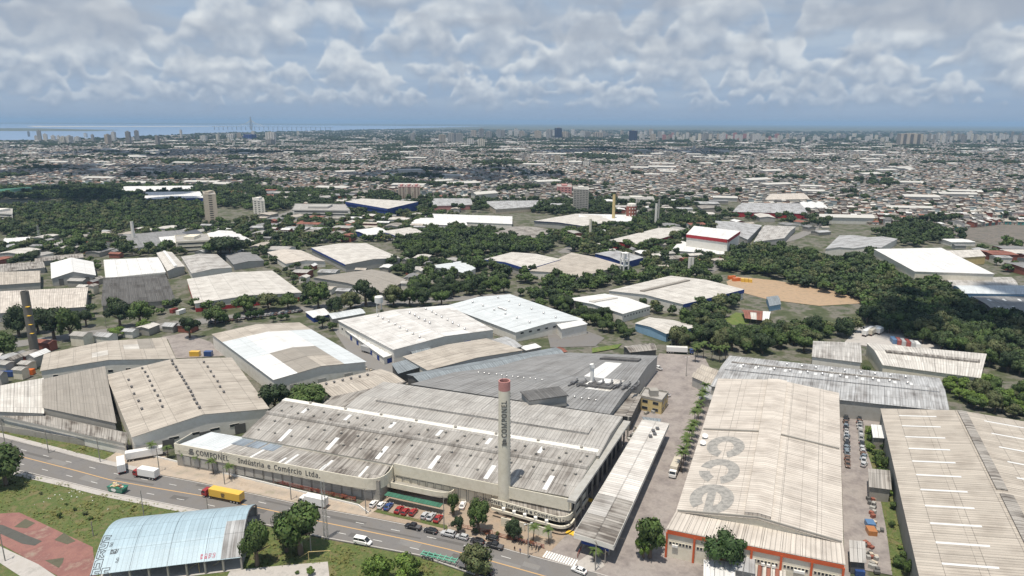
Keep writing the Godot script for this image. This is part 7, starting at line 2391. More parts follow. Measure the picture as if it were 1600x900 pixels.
		for s in [-1, 1]:
			rg = Geo.new()
			rg.bar(Vector3(-3.7, hgt + 0.55, 2.5 * s), Vector3(3.7, hgt + 0.55, 2.5 * s), 0.01)
			rg = Geo.new()
			var up := Vector3(0, hgt + 1.1, 0)
			var ev := Vector3(0, hgt - 0.05, 5.1 * s)
			var th := Vector3(0, 0.1, 0)
			var l := Vector3(-3.7, 0, 0)
			var rr := Vector3(3.7, 0, 0)
			if s > 0:
				rg.quad(l + ev + th, rr + ev + th, rr + up + th, l + up + th)
				rg.quad(rr + ev, l + ev, l + up, rr + up)
				rg.quad(l + ev, rr + ev, rr + ev + th, l + ev + th)
			else:
				rg.quad(rr + ev + th, l + ev + th, l + up + th, rr + up + th)
				rg.quad(l + ev, rr + ev, rr + up, l + up)
				rg.quad(rr + ev, l + ev, l + ev + th, rr + ev + th)
			part(o, "roof", rg, ["roof_old", "roof_rust", "roof_grey", "roof_taupe", "roof_white", "roof_old", "roof_dark", "roof_beige"][k])
		for j in 2:
			var wd := Geo.new()
			wd.box(Vector3(-1.7 + 3.0 * j, 1.7, 4.62), Vector3(1.1, 1.0, 0.08))
			part(o, "window", wd, "glass_dark")
		var dr := Geo.new()
		dr.box(Vector3(0, 1.05, 4.62), Vector3(0.9, 2.1, 0.08))
		part(o, "door", dr, "wall_brick")
		protos.append(o)
	counts["house"] = 0
	for b in near:
		for h in block_layout(r):
			var e := Vector3(h[0], 0, h[1]).rotated(Vector3.UP, b[1])
			copy(protos[r.randi() % 8], Vector3(b[0].x, 0, b[0].y) + e, b[1] + (0.0 if h[1] > 0 else PI), "", "house")
	for o in protos: o.free()

var tower_mesh := {}

func towers() -> void:
	var shades := {"grey": "grey blue", "white": "white", "cream": "cream", "tan": "tan", "concrete": "grey", "blue": "blue", "navy": "dark blue", "pink": "reddish"}
	for d in TOWERS:
		var fl := clampi(int(d[4] / 3.2), 4, 30)
		var bearing: float = d[0] / -d[1]
		var place: String = ["at the far left by the river", "left of the middle", "just left of the middle", "in the middle", "right of the middle", "at the far right"][clampi(int((bearing + 0.78) / 0.26), 0, 5)]
		var build: String = "slender" if d[4] > d[2] * 2.6 else ("tall" if d[4] > 55.0 else "stocky")
		var o := thing("apartment_tower", "distant %s %s tower on the skyline %s" % [build, shades[d[5]], place], "tower", Vector3(d[0], 0, d[1]), rng.randf_range(-0.5, 0.5), "distant %s %s towers %s" % [build, shades[d[5]], place])
		if not tower_mesh.has("body"):
			var g := Geo.new()
			g.box(Vector3(0, 0.5, 0), Vector3(1, 1, 1))
			tower_mesh.body = g.mesh()
		if not tower_mesh.has(fl):
			var g := Geo.new()
			for f in fl:
				for s in 4:
					var b := Basis(Vector3.UP, s * PI / 2)
					for k in 3: g.hexa(b * Vector3((k - 1) * 0.31, (f + 0.55) / fl, 0.5), b * Vector3(0.075, 0, 0), Vector3(0, 0.2 / fl, 0), b * Vector3(0, 0, 0.006))
			tower_mesh[fl] = g.mesh()
		var m := part(o, "wall", tower_mesh.body, "wall_" + d[5])
		m.scale = Vector3(d[2], d[4], d[3])
		var n := part(o, "windows", tower_mesh[fl], "glass_dark")
		n.scale = m.scale
		n.set_meta("kind", "stuff")
		var t := part(o, "lift_house", tower_mesh.body, "wall_concrete")
		t.scale = Vector3(d[2] * 0.4, 4, d[3] * 0.4)
		t.position.y = d[4]

func bridge() -> void:
	var o := thing("cable_bridge", "long cable stayed bridge with a needle pylon across the far river", "bridge")
	var a := Vector3(-4099, 0, -9468.8)
	var b := Vector3(-2317.1, 0, -8933.7)
	var mid := Vector3(-3470.7, 0, -9215.6)
	var g := Geo.new()
	g.bar(a + Vector3(0, 45, 0), b + Vector3(0, 45, 0), 18, 3)
	part(o, "deck", g, "wall_concrete")
	for k in 26:
		g = Geo.new()
		var p := a.lerp(b, (k + 0.5) / 26.0)
		g.box(p + Vector3(0, 21, 0), Vector3(5, 42, 8))
		part(o, "pier", g, "wall_concrete")
	g = Geo.new()
	for s in [-1, 1]:
		g.bar(mid + Vector3(0, 0, 0), mid + Vector3(s * 16, 60, s * 10), 10)
		g.bar(mid + Vector3(s * 16, 60, s * 10), mid + Vector3(0, 175, 0), 9)
	part(o, "pylon", g, "wall_concrete")
	for k in 10:
		g = Geo.new()
		var dirn := (b - a).normalized()
		for s in [-1, 1]: g.bar(mid + Vector3(0, 165 - k * 6, 0), mid + dirn * s * (50 + k * 22) + Vector3(0, 48, 0), 1.2)
		part(o, "cable", g, "wall_white")

# ---------------------------------------------------------------- the scene
func _ready() -> void:
	rng.seed = 20240
	var cam := Camera3D.new()
	cam.position = Vector3(0, 120, 0)
	cam.rotation = Vector3(-0.241184, 0, 0.003491)
	cam.fov = 46.2004
	cam.near = 0.5
	cam.far = 90000.0
	cam.name = "camera"
	add_child(cam)
	cam.current = true
	var sun := DirectionalLight3D.new()
	sun.name = "sun"
	sun.light_energy = 1.6
	sun.light_color = Color(1.0, 0.96, 0.9)
	sun.light_angular_distance = 0.6
	sun.shadow_enabled = true
	add_child(sun)
	sun.look_at_from_position(Vector3(-0.13, 0.96, 0.2), Vector3.ZERO, Vector3.FORWARD)
	var env := Environment.new()
	env.background_mode = Environment.BG_SKY
	var sky := Sky.new()
	var pano := PanoramaSkyMaterial.new()
	pano.panorama = cloud_sky()
	pano.energy_multiplier = 1.0
	sky.sky_material = pano
	env.sky = sky
	env.tonemap_mode = Environment.TONE_MAPPER_LINEAR
	env.tonemap_exposure = 1.0
	env.sdfgi_enabled = true
	env.ssao_enabled = true
	env.ssil_enabled = true
	env.fog_enabled = true
	env.fog_density = 0.00006
	env.fog_light_color = Color(0.7, 0.85, 1.0)
	var we := WorldEnvironment.new()
	we.environment = env
	we.name = "environment"
	add_child(we)
	materials()
	for c in [["car_white", Color(0.78, 0.78, 0.77)], ["car_black", Color(0.012, 0.012, 0.014)], ["car_silver", Color(0.45, 0.46, 0.47)], ["car_red", Color(0.3, 0.02, 0.02)], ["car_blue", Color(0.03, 0.07, 0.22)], ["car_yellow", Color(0.72, 0.45, 0.06)], ["car_green", Color(0.02, 0.18, 0.12)], ["car_mint", Color(0.15, 0.42, 0.3)], ["car_orange", Color(0.65, 0.16, 0.03)], ["car_beige", Color(0.55, 0.5, 0.4)], ["car_dull_orange", Color(0.4, 0.16, 0.04)], ["car_faded_blue", Color(0.08, 0.17, 0.32)], ["car_faded_red", Color(0.3, 0.07, 0.06)]]:
		paint(c[0], c[1])
	make_trees()
	make_frond()
	vent_mesh = lathe([[0.3, 0.0], [0.3, 0.35], [0.5, 0.45], [0.52, 0.75], [0.3, 0.95], [0.0, 1.0]], 9).mesh()
	ground()
	print("ground ", Time.get_ticks_msec())
	main_factory()
	lettered_factory()
	canopy()
	barrel_hall()
	for d in SHEDS:
		keep_clear.append(pts(d.q))
		shed(d)
	for d in BLOCKS:
		keep_clear.append(pts(d.q))
		block_building(d)
	small_buildings()
	duct_row()
	water_tower()
	frame_tower()
	chimneys()
	print("buildings ", Time.get_ticks_msec())
	city()
	towers()
	bridge()
	print("city ", Time.get_ticks_msec())
	for t in TREES: tree(Vector2(t[0], t[1]), t[2], t[3], t[4], t[5])
	for d in WOODS: wood(d)
	for i in PALMS.size(): palm(Vector2(PALMS[i][0], PALMS[i][1]), rng.randf_range(6.0, 8.5), "coconut palm in the row along the left side of the lettered factory", "palm row by the lettered factory", 1.25)
	for p in SMALL_PALMS: palm(Vector2(p[0], p[1]), rng.randf_range(3.5, 5.0), "young palm on the forecourt strip of the stepped roofed factory", "young forecourt palms", 1.0)
	for p in BACK_PALMS: palm(Vector2(p[0], p[1]), rng.randf_range(6, 8), "palm beside the ramp behind the cobbled yard", "palms behind the cobbled yard", 1.3)
	print("plants ", Time.get_ticks_msec())
	traffic()
	street()
	clouds()
	print("done ", Time.get_ticks_msec())

func small_buildings() -> void:
	# sheds, huts and stores that fill the blocks between the large halls
	var r := RandomNumberGenerator.new()
	r.seed = 515
	for z in FILL:
		var poly := pts(z.q)
		var lo := poly[0]
		var hi := poly[0]
		for p in poly:
			lo = lo.min(p)
			hi = hi.max(p)
		var made := 0
		for k in 900:
			if made >= z.k: break
			var p := Vector2(r.randf_range(lo.x, hi.x), r.randf_range(lo.y, hi.y))
			if not Geometry2D.is_point_in_polygon(p, poly): continue
			var w := r.randf_range(z.s0, z.s1)
			var l := w * r.randf_range(0.5, 1.0)
			var ang: float = z.a + r.randf_range(-0.06, 0.06) + (PI / 2 if r.randf() < 0.4 else 0.0)
			var x := Vector2(cos(ang), sin(ang)) * w * 0.5
			var y := Vector2(-sin(ang), cos(ang)) * l * 0.5
			var q := PackedVector2Array([p - x + y, p + x + y, p + x - y, p - x - y])
			var ok := true
			for e in keep_clear:
				if not Geometry2D.intersect_polygons(q, e).is_empty():
					ok = false
					break
			if not ok: continue
			var big := PackedVector2Array([p - x * 1.2 + y * 1.2, p + x * 1.2 + y * 1.2, p + x * 1.2 - y * 1.2, p - x * 1.2 - y * 1.2])
			keep_clear.append(big)
			made += 1
			var names: Array = [["grey", "grey"], ["white", "white"], ["old", "weathered grey"], ["beige", "beige"], ["rust", "rust red"], ["silver", "silver"], ["slate", "dark grey"], ["chalk", "pale"]]
			var pick: Array = names[r.randi() % 8]
			var d := {n = "shed", l = "%s roofed small shed %s" % [pick[1], z.l], c = "shed", q = [q[0].x, q[0].y, q[1].x, q[1].y, q[2].x, q[2].y, q[3].x, q[3].y], h = r.randf_range(3.5, 6.5), r = r.randf_range(0.5, 1.4), ax = "u", roof = pick[0], wall = ["white", "grey", "cream", "concrete", "brick"][r.randi() % 5], np = 2}
			var o := shed(d)
			o.set_meta("group", "small sheds " + z.l)

func chimneys() -> void:
	chimney("chimney", "dark weathered concrete chimney with yellow rungs on the left", Vector3(-252, 0, -338.2), 34.2, 2.1, 1.9, "wall_wet_concrete", "", "paint_yellow")
	chimney("chimney", "white chimney beside the dark roofed plant on the left", Vector3(-378.8, 0, -667.7), 22.6, 1.6, 1.4, "wall_white")
	chimney("chimney", "tall yellow chimney behind the navy fascia factory", Vector3(122.6, 0, -815.2), 35.6, 1.9, 1.7, "wall_yellow")
	chimney("chimney", "pale grey taller chimney right of the brick tower", Vector3(168.8, 0, -790.5), 27.9, 1.5, 1.3, "wall_white")
	chimney("chimney", "thin grey chimney just behind the pale grey one", Vector3(175.1, 0, -805.9), 31.4, 1.0, 0.9, "wall_grey")
	chimney("chimney", "short cream chimney left of the pale red fronted roof", Vector3(83.1, 0, -711.9), 20.6, 1.4, 1.3, "wall_cream")
	chimney("chimney", "white chimney behind the hall with the deep blue fascia, left of two", Vector3(141.2, 0, -526.3), 16.2, 1.3, 1.2, "wall_white")
	chimney("chimney", "white chimney behind the hall with the deep blue fascia, right of two", Vector3(144.3, 0, -528.7), 15.7, 1.1, 1.0, "wall_white")
	var o := thing("brick_tower", "round red brick tower with a white cap in the centre distance", "tower", Vector3(148.1, 0, -837.5))
	part(o, "shaft", lathe([[6.5, 0], [6.5, 19.2], [6.0, 19.2]], 12), "wall_brick")
	part(o, "cap", lathe([[6.0, 19.2], [5.6, 22.3], [0.0, 23.1]], 12), "wall_white")
	for k in 5:
		for j in 3:
			var g := Geo.new()
			g.box(Vector3((j - 1) * 3.2, 4 + k * 4.2, 6.0 if j == 1 else 5.3), Vector3(1.2, 1.6, 1.4))
			part(o, "window", g, "wall_white")
	lattice("lattice_mast", "steel lattice mast beside the large verge tree", Vector2(-54.7, -176.2), 18.9, 0.5, 0.4, "metal")
	lattice("transmission_mast", "thin radio mast on the far city skyline", Vector2(-1400.3, -8290.6), 130, 3, 1, "metal_dark")
	lattice("lattice_pylon", "grey power pylon before the left wood", Vector2(-474.3, -669.5), 18, 1.6, 0.5, "metal")

func ground() -> void:
	var far := Geo.new()
	far.quad_uv(Vector3(-45000, -0.6, 60), Vector3(45000, -0.6, 60), Vector3(45000, -0.6, -42000), Vector3(-45000, -0.6, -42000), Vector2(-45000, 60), Vector2(45000, -42000))
	setting("ground", far, "land", "wide dark green plain reaching the horizon")
	setting("city_ground", sheet(pts(CITY[0]), -0.3), "city_ground", "grey brown ground of the city")
	setting("industrial_ground", sheet(pts([-1956,-1220.2,-1103.9,-1332.5,-776.4,-1374.9,-490.6,-1301.1,-291.6,-1186.5,-128.5,-1128.7,59.7,-1059.4,171.5,-1138.5,343,-1068.1,415,-891.4,441.3,-812.2,510,-646.4,652.1,-442.8,154.3,-82,-202.8,-80.9]), -0.15), "mixed", "worn concrete and earth of the industrial blocks")
	keep_clear.append(pts([-4787.7,-3436.4,-2809.5,-4090.8,-2636.4,-4659.8,-2888.7,-6636.1,-2242.2,-8644.2,-1830.5,-12333.2,-678.9,-18013.3,-3705.3,-20010.2,-10586.5,-22933.1,-29735.3,-21494.9]))
	setting("river", sheet(pts([-4914.5,-3528.2,-2898.4,-4221.3,-2731.8,-4829.6,-3039.6,-6984.3,-2317.1,-8933.7,-1882.6,-12684.4,-707.4,-18771.3,-3705.3,-20010.2,-10586.5,-22933.1,-29735.3,-21494.9]), 0.2), "water", "broad pale blue river at the far left")
	setting("sandbank", sheet(pts([-10500.6,-14964.1,-9066.1,-15339.8,-7833.9,-16310.4,-6368,-16408.5,-6908.9,-14381.2,-8162.5,-13389.2,-8612.6,-12515.7]), 0.6), "sand", "pale sandbank in the river")
	setting("island", sheet(pts([-9519.9,-10304.4,-7549.6,-10750.6,-5089.9,-9023.2,-4796,-7976.2,-7070.7,-7645.9]), 0.5), "land", "low dark island in the river")
	setting("road", sheet(pts(ROAD[0]), 0.0), "asphalt", "grey asphalt main road with an orange centre line")
	keep_clear.append(pts(ROAD[0]))
	setting("road_marking", ribbon(pts(MID[0]), 0.36, 0.02), "paint_orange", "orange centre line of the main road")
	var up := pts(UP[0])
	var low := pts(LOW[0])
	var md := pts(MID[0])
	for e in [[up, 0.5], [low, 0.5]]:
		# dashed lane lines half way between the centre line and each edge
		var run := 0.0
		var edge: PackedVector2Array = e[0]
		var line := PackedVector2Array()
		for p in md:
			var best := edge[0]
			for i in edge.size() - 1:
				var q := Geometry2D.get_closest_point_to_segment(p, edge[i], edge[i + 1])
				if q.distance_to(p) < best.distance_to(p): best = q
			line.append(p.lerp(best, 0.5))
		for i in line.size() - 1:
			var l := line[i].distance_to(line[i + 1])
			var s := fmod(12.0 - fmod(run, 12.0), 12.0)
			while s + 3.0 < l:
				var g := ribbon(PackedVector2Array([line[i].lerp(line[i + 1], s / l), line[i].lerp(line[i + 1], (s + 3.0) / l)]), 0.16, 0.02)
				setting("lane_dash", g, "paint_white", "white dash of a lane line on the main road")
				s += 12.0
			run += l
	for p in PATCHES:
		var g := Geo.new()
		var b := Basis(Vector3.UP, p[2])
		var o := Vector3(p[0], 0.012, p[1])
		g.quad_uv(o + b * Vector3(-p[3] * 0.5, 0, p[4] * 0.5), o + b * Vector3(p[3] * 0.5, 0, p[4] * 0.5), o + b * Vector3(p[3] * 0.5, 0, -p[4] * 0.5), o + b * Vector3(-p[3] * 0.5, 0, -p[4] * 0.5), Vector2(p[0], p[1]), Vector2(p[0] + p[3], p[1] + p[4]))
		setting("road_patch", g, "asphalt_pale" if int(p[3]) % 2 else "asphalt_patch", "repaired patch in the main road asphalt")
	setting("kerb", kerb(up, 0.35, 0.3), "conc", "kerb on the far side of the main road")
	setting("kerb", kerb(low, 0.35, 0.3), "conc", "kerb on the near side of the main road")
	setting("waste_ground", sheet(pts([-282.8,-250,-219,-229.3,-191,-220.8,-166.3,-212.3,-149.6,-206.5,-133.1,-200.5,-115.6,-195.2,-99.8,-190.5,-78.2,-183.6,-53.6,-175.6,-38.6,-171.4,-26.3,-167.9,-17.5,-163.4,-9.1,-159.1,0.3,-118.1,-162,-117.4]), 0.04), "grass", "rough grass below the road")
	setting("verge", sheet(pts([-243.4,-258.2,-200.2,-242.7,-169.8,-230.7,-148.7,-222,-145.5,-227.9,-172.1,-238,-206.1,-250.6,-251,-267.1]), 0.05), "grass", "grass verge above the road on the left")
	setting("pavement", ribbon(pts([-244.5,-259.4,-200.6,-243.2,-170.2,-231.2,-148.9,-222.5,-128.2,-215.3]), 2.6, 0.12), "conc", "pale pavement along the far side of the road")
	setting("pavement", ribbon(pts([-217.7,-227.8,-189.9,-219.4,-165.4,-211,-149.1,-205.7,-132.7,-199.7,-115.2,-194.5,-99.5,-189.8,-78,-183]), 2.4, 0.12), "conc", "pale pavement along the near side of the road")
	setting("forecourt", sheet(pts([-148.7,-222,-128,-214.8,-109.7,-209.3,-84.6,-200.8,-61.1,-192.6,-45.2,-188,-42.5,-191.6,-49.2,-194.5,-87.6,-209,-123.3,-223.6,-134,-231,-146.6,-231.9]), 0.08), "dirt", "dusty strip before the front wing")
	setting("forecourt", sheet(pts([-45.2,-188,-29.1,-182.9,-12.7,-177.8,0.4,-171,9.3,-167.3,17.7,-180.5,-3.9,-194.4,-23.2,-202,-43.1,-205.9,-49.2,-194.5,-42.5,-191.6]), 0.07), "forecourt", "worn brown grey forecourt with parked cars")
	setting("flower_bed", sheet(pts([-43.7,-190.5,-29.8,-185.3,-19.1,-181,-19.7,-183.3,-28.6,-186.3,-42.6,-191.9]), 0.13), "grass", "narrow planted bed between the cars and the street")
	setting("yard", sheet(pts([9.3,-167.3,23.1,-161.2,30.9,-136.5,79.9,-136.7,95.5,-165.7,44.5,-168.3,97.3,-295.3,101.8,-338.9,78.9,-342.7,49.5,-259.9,21.5,-190.9,16.6,-179.9]), 0.06), "yard", "reddish cobbled yard between the canopy and the lettered factory")
	setting("yard", sheet(pts([93,-164.3,141.5,-270.4,159,-270.5,105.1,-160.3]), 0.02), "yard", "narrow yard between the two right halls")
	setting("service_road", sheet(pts([-106.6,-384.3,-97.6,-388.2,-59,-331.3,-44.2,-314.7,-48.1,-297.9,-59.2,-293.1,-76.8,-318.9]), 0.05), "asphalt_pale", "grey service road beside the white factory")
	setting("car_park", sheet(pts([20.6,-375.7,40.5,-388.6,53.3,-368.9,46,-354,21.2,-351.6]), 0.06), "asphalt", "dark empty car park right of the pale blue factory")
	setting("earth_yard", sheet(pts([166.7,-511.1,180,-529.3,205.9,-516.1,233.1,-487.3,243.9,-461.2,239.2,-447.3,207.6,-440.2,179.1,-456.7,161.4,-486.2]), 0.06), "earth", "bare earth yard at the edge of the right wood")
	setting("truck_yard", sheet(pts([186.4,-361.1,212.1,-393.2,234.7,-398.8,236.5,-378.2,238.8,-351.8,220.3,-344.2]), 0.06), "conc", "trailer yard cut into the woods")
	setting("lawn", sheet(pts([132.3,-405.9,146,-423.6,153.2,-417.7,145.6,-397.8,134.9,-395]), 0.08), "grass_bright", "bright lawn by the striped pavilion")
	setting("bank", sheet(pts([42.9,-342.3,57.7,-349.8,61.4,-357.5,43.7,-349.7]), 0.4), "grass_bright", "green bank behind the dark factory")
	setting("walled_yard", sheet(pts([-206.8,-361.3,-190.2,-375.8,-167.7,-358.4,-151.4,-336.2,-174.6,-332,-194.7,-363.8]), 0.04), "yard", "brown walled yard beside the grey brown gable hall")
	setting("avenue", ribbon(pts([-308.2,-334.6,-272.7,-355,-242,-375.2,-195.9,-396.4,-157.1,-419.8,-119.9,-435.9,-78.8,-446.4,-35.8,-457.3,0,-465]), 13, 0.05), "asphalt_pale", "grey avenue crossing behind the first row of halls")
	setting("avenue", ribbon(pts([-392.1,-744.7,-356.3,-793.4,-305.6,-843.3,-299,-924.8,-307.8,-982.6]), 14, 0.05), "asphalt_pale", "far curved avenue on the left")
	setting("avenue", ribbon(pts([48.3,-627.9,68.4,-680.3,71.4,-711.7,65.5,-764]), 12, 0.05), "asphalt_pale", "short curved road behind the central wood")
	setting("avenue", ribbon(pts([150.2,-533.4,185,-579.8,239.2,-654.9,301.9,-716.5,383.5,-821.4]), 12, 0.05), "asphalt_pale", "road along the right wood")
	setting("bank", sheet(pts([144.5,-254.6,149.4,-252.8,133.7,-218,128.7,-203,110.3,-159,103.5,-158.9,113.7,-181.1,124.8,-207.1,136.8,-240.3]), 0.1), "grass", "weedy bank along the wall of the right hall")
	keep_clear.append(pts([120.5,-385.6,149,-433,178.1,-436.6,160.3,-390,141,-373.5]))
	setting("court", sheet(pts([-171.6,-187.6,-154.9,-189.4,-121.1,-171.8,-111.8,-157.8,-120.2,-157.5,-149,-173.2,-167.8,-182.8]), 0.1), "court", "worn red sports court")
	setting("court_marking", sheet(pts([-164.9,-184.1,-154.9,-182.5,-143.3,-177,-137.6,-174.5,-138.2,-172.3,-142.5,-173.2,-152.7,-178.2,-162.3,-180.8]), 0.13), "court_dark", "dark worn patch on the red court")
	setting("court_marking", sheet(pts([-150.9,-181.5,-150.5,-185.9,-145.9,-183.6,-146.5,-180.9]), 0.13), "court_green", "green worn patch on the red court")
	setting("court_marking", sheet(pts([-130.8,-165.6,-126.2,-166.8,-125.1,-164.5,-124.7,-162.3]), 0.13), "court_green", "pale green patch by the court edge")
	setting("court_marking", sheet(pts([-134.4,-175.1,-133.9,-178.7,-127.8,-174.6,-129.3,-173]), 0.13), "court_green", "green patch on the far side of the red court")
	setting("path", sheet(pts([-165.9,-175.6,-148.1,-172,-131.5,-163.9,-121.1,-157.5,-130.5,-157.4,-142.5,-164.4,-159.1,-167.2]), 0.12), "conc", "pale concrete path below the red court")
	setting("playing_field", sheet(pts([-77.1,-161.5,-63.8,-163.7,-51.4,-165.5,-46.8,-151.8,-76.4,-151.6]), 0.1), "conc", "grey concrete court at the bottom")
	for d in [[Vector2(-272.6, -266.9), Vector2(-145.4, -229.9), 2.6, "wall_concrete", "stained grey boundary wall along the left verge"], [Vector2(-132.7, -226.5), Vector2(-49.1, -193.8), 0.7, "paint_white", "low white wall before the front wing"], [Vector2(-49.1, -193.8), Vector2(-44.9, -189.4), 0.7, "paint_white", "short white wall end at the forecourt gate"]]:
		var g := Geo.new()
		var o := thing("boundary_wall", d[4], "wall")
		var a: Vector2 = d[0]
		var b: Vector2 = d[1]
		var n := maxi(2, int(a.distance_to(b) / 8.0))
		for k in n:
			g = Geo.new()
			g.bar(v3(a.lerp(b, k / float(n)), d[2] / 2), v3(a.lerp(b, (k + 0.99) / n), d[2] / 2), 0.25, d[2])
			part(o, "panel", g, d[3])
	for k in 13:
		var a := Vector2(9.8, -169.3).lerp(Vector2(18, -165.3), k / 12.0)
		var dr := (Vector2(18, -165.3) - Vector2(9.8, -169.3)).normalized()
		var g := ribbon(PackedVector2Array([a + Vector2(-dr.y, dr.x) * 1.6, a - Vector2(-dr.y, dr.x) * 1.6]), 0.5, 0.09)
		setting("crossing_stripe", g, "paint_white", "white stripe of the crossing at the entrance")
	for d in [[Vector2(16.7, -180.2), Vector2(19.1, -178.9)], [Vector2(23.4, -198.8), Vector2(26.5, -197.3)]]:
		var g := Geo.new()
		g.bar(v3(d[0], 0.1), v3(d[1], 0.1), 2.0, 0.2)
		setting("speed_hump", g, "paint_yellow", "yellow speed hump beside the main factory")
	setting("traffic_island", sheet(pts([18.2,-165.3,21.8,-168.8,25.3,-167.6,26.1,-163.9,23.2,-161.7,19.3,-162]), 0.16, 0.16), "conc", "planted traffic island at the entrance")

func traffic() -> void:
	for c in CARS_PLACED: car(c[2], c[3], c[4], Vector3(c[0], 0.1, c[1]), deg_to_rad(c[5]), "", "van" if c[2] == "van" else "car")
	truck("white box truck with a dark red cab driving left on the road", Vector3(-126.3, 0, -211.3), -0.277 + PI, "car_red", "car_white", 7.2)
	truck("white trailer standing end on at the roadside", Vector3(-138.4, 0, -217.5), 2.12, "", "car_white", 8.0, {name = "trailer"})
	truck("long white trailer parked behind the low wall by the front wing", Vector3(-133.1, 0, -225.5), 0.42, "", "car_white", 12.0, {name = "trailer"})
	var y := truck("yellow container truck with a red cab driving left", Vector3(-94.1, 0, -197.6), -0.312 + PI, "car_red", "car_yellow", 12.0, {semi = true, name = "container_truck", ribs = true})
	for s in [-1, 1]:
		lettering(y, "m", 1.3, Vector3(-1.2, 2.75, s * 1.34), Basis(Vector3(s, 0, 0), Vector3.UP, Vector3(0, 0, s)), "ink", 1.3)
		lettering(y, "SC", 1.0, Vector3(-1.2, 1.95, s * 1.34), Basis(Vector3(s, 0, 0), Vector3.UP, Vector3(0, 0, s)), "ink", 1.1)
	truck("white truck at the kerb half hidden by the large verge tree", Vector3(-63.5, 0, -194), -0.335 + PI, "car_white", "car_white", 7.5)
	truck("beige covered truck parked beside the palm row", Vector3(57.7, 0, -216.1), -1.99, "car_white", "car_beige", 8.0)
	truck("white semi trailer with a blue cab on the ramp behind the yard", Vector3(89.9, 0, -342.8), -0.12, "car_blue", "car_white", 11.0, {semi = true, name = "container_truck"})
	for k in 3: truck("white trailer in the yard cut into the woods, %s of three" % ["left", "middle", "right"][k], [Vector3(209, 0, -377.9), Vector3(213, 0, -379.2), Vector3(218.9, 0, -381.7)][k], 0.75, "", "car_white" if k != 1 else "car_beige", 13.0, {name = "trailer", group = "trailers in the woods yard"})
	truck("grey trailer at the dock of the white factory", Vector3(-74.4, 0, -340.1), -0.62, "", "car_silver", 12.0, {name = "trailer"})
	dumpster()
	flatbed()
	container("orange container at the earth yard edge, front one", Vector3(174.9, 0, -513.4), 0.3, "car_orange")
	container("orange tank-like container at the back of the earth yard", Vector3(173.5, 0, -520), 0.3, "car_orange")
	for k in 3: container("yellow small container in the earth yard row, %s" % ["first", "second", "third"][k], Vector3(179.2, 0, -511.3).lerp(Vector3(184.5, 0, -509.2), k / 2.0), 1.4, "car_yellow", 3.5)
	for c in YARD_BOXES: container(c[4], Vector3(c[0], 0.05, c[1]), c[2], c[3], c[5])
	for k in 6: container("stacked %s container at the right side of the trailer yard" % ["blue", "red", "pale blue", "dark red", "grey", "white"][k], Vector3(215.2, 0, -362.6).lerp(Vector3(223.7, 0, -354.9), k / 5.0), 1.3, ["car_faded_blue", "car_faded_red", "car_silver", "car_faded_red", "car_silver", "car_white"][k], 7.0)
	container("orange skip beside the right side of the lettered factory", Vector3(108.5, 0, -180.1), 1.4, "car_dull_orange", 3.2, "", 0.6)
	container("blue bin at the right corner of the lettered factory", Vector3(95.3, 0, -161), 1.4, "car_blue", 2.2, "", 0.6)
	container("grey tarped container behind the orange skip", Vector3(110, 0, -183.7), 1.4, "car_faded_blue", 3.0, "", 0.6)
	var cols := ["car_rusty", "car_dull", "car_black", "car_silver", "car_dull", "car_faded"]
	mk("car_rusty", Color(0.14, 0.09, 0.07), 0.8)
	mk("car_dull", Color(0.27, 0.27, 0.27), 0.7)
	mk("car_faded", Color(0.16, 0.2, 0.24), 0.7)
	var base := {}
	for k in 17:
		var a := Vector2(140.9, -263.8).lerp(Vector2(121.1, -221.1), k / 16.0)
		var b := Vector2(145.9, -262.6).lerp(Vector2(127.1, -221.2), k / 16.0)
		for p in [a, b]:
			var c: String = cols[rng.randi() % 6]
			if not base.has(c): base[c] = car(["hatch", "sedan"][rng.randi() % 2], c, "old car packed in the scrap rows between the two right halls", v3(p, 0.1), 1.1 + rng.randf_range(-0.3, 0.3), "scrap row cars")
			else: copy(base[c], v3(p, 0.1), 1.1 + rng.randf_range(-0.3, 0.3) + (PI if rng.randf() < 0.5 else 0.0), "", "car")
	for k in 26:
		var p := Vector2(-183.6, -395.2).lerp(Vector2(-137, -421.5), k / 25.0)
		var c: String = cols[rng.randi() % 6]
		copy(base[c] if base.has(c) else base.values()[0], v3(p, 0.12), 1.35, "car parked in the long avenue car park behind the patched roof", "car").set_meta("group", "avenue car park cars")
	for k in 12: motorcycle(Vector3(Vector3(1.4, 0, -175.3).lerp(Vector3(8.6, 0, -171.7), k / 11.0)) + Vector3(0, 0.12, rng.randf_range(-1.2, 1.2)), 1.2 + rng.randf_range(-0.4, 0.4))
	person("person in a dark shirt walking on the pavement, left of two", Vector2(1, -170.4), 0.6, "car_black", "car_black")
	person("person in a dark blue shirt on the pavement, right of two", Vector2(2.6, -169.5), -0.5, "car_blue", "car_black")
	person("person in light clothes beside the main factory wall", Vector2(43.5, -245.7), 0.3, "car_white", "car_black")
	person("person in dark clothes beside the main factory wall", Vector2(44.6, -244.5), 1.3, "car_black", "car_blue")
	goal_frame("yellow goal frame at the far corner of the grey court", Vector3(-53.6, 0, -165.5), 0.1)
	goal_frame("rusty goal frame before the barrel roof", Vector3(-82.2, 0, -161.2), 0.2)

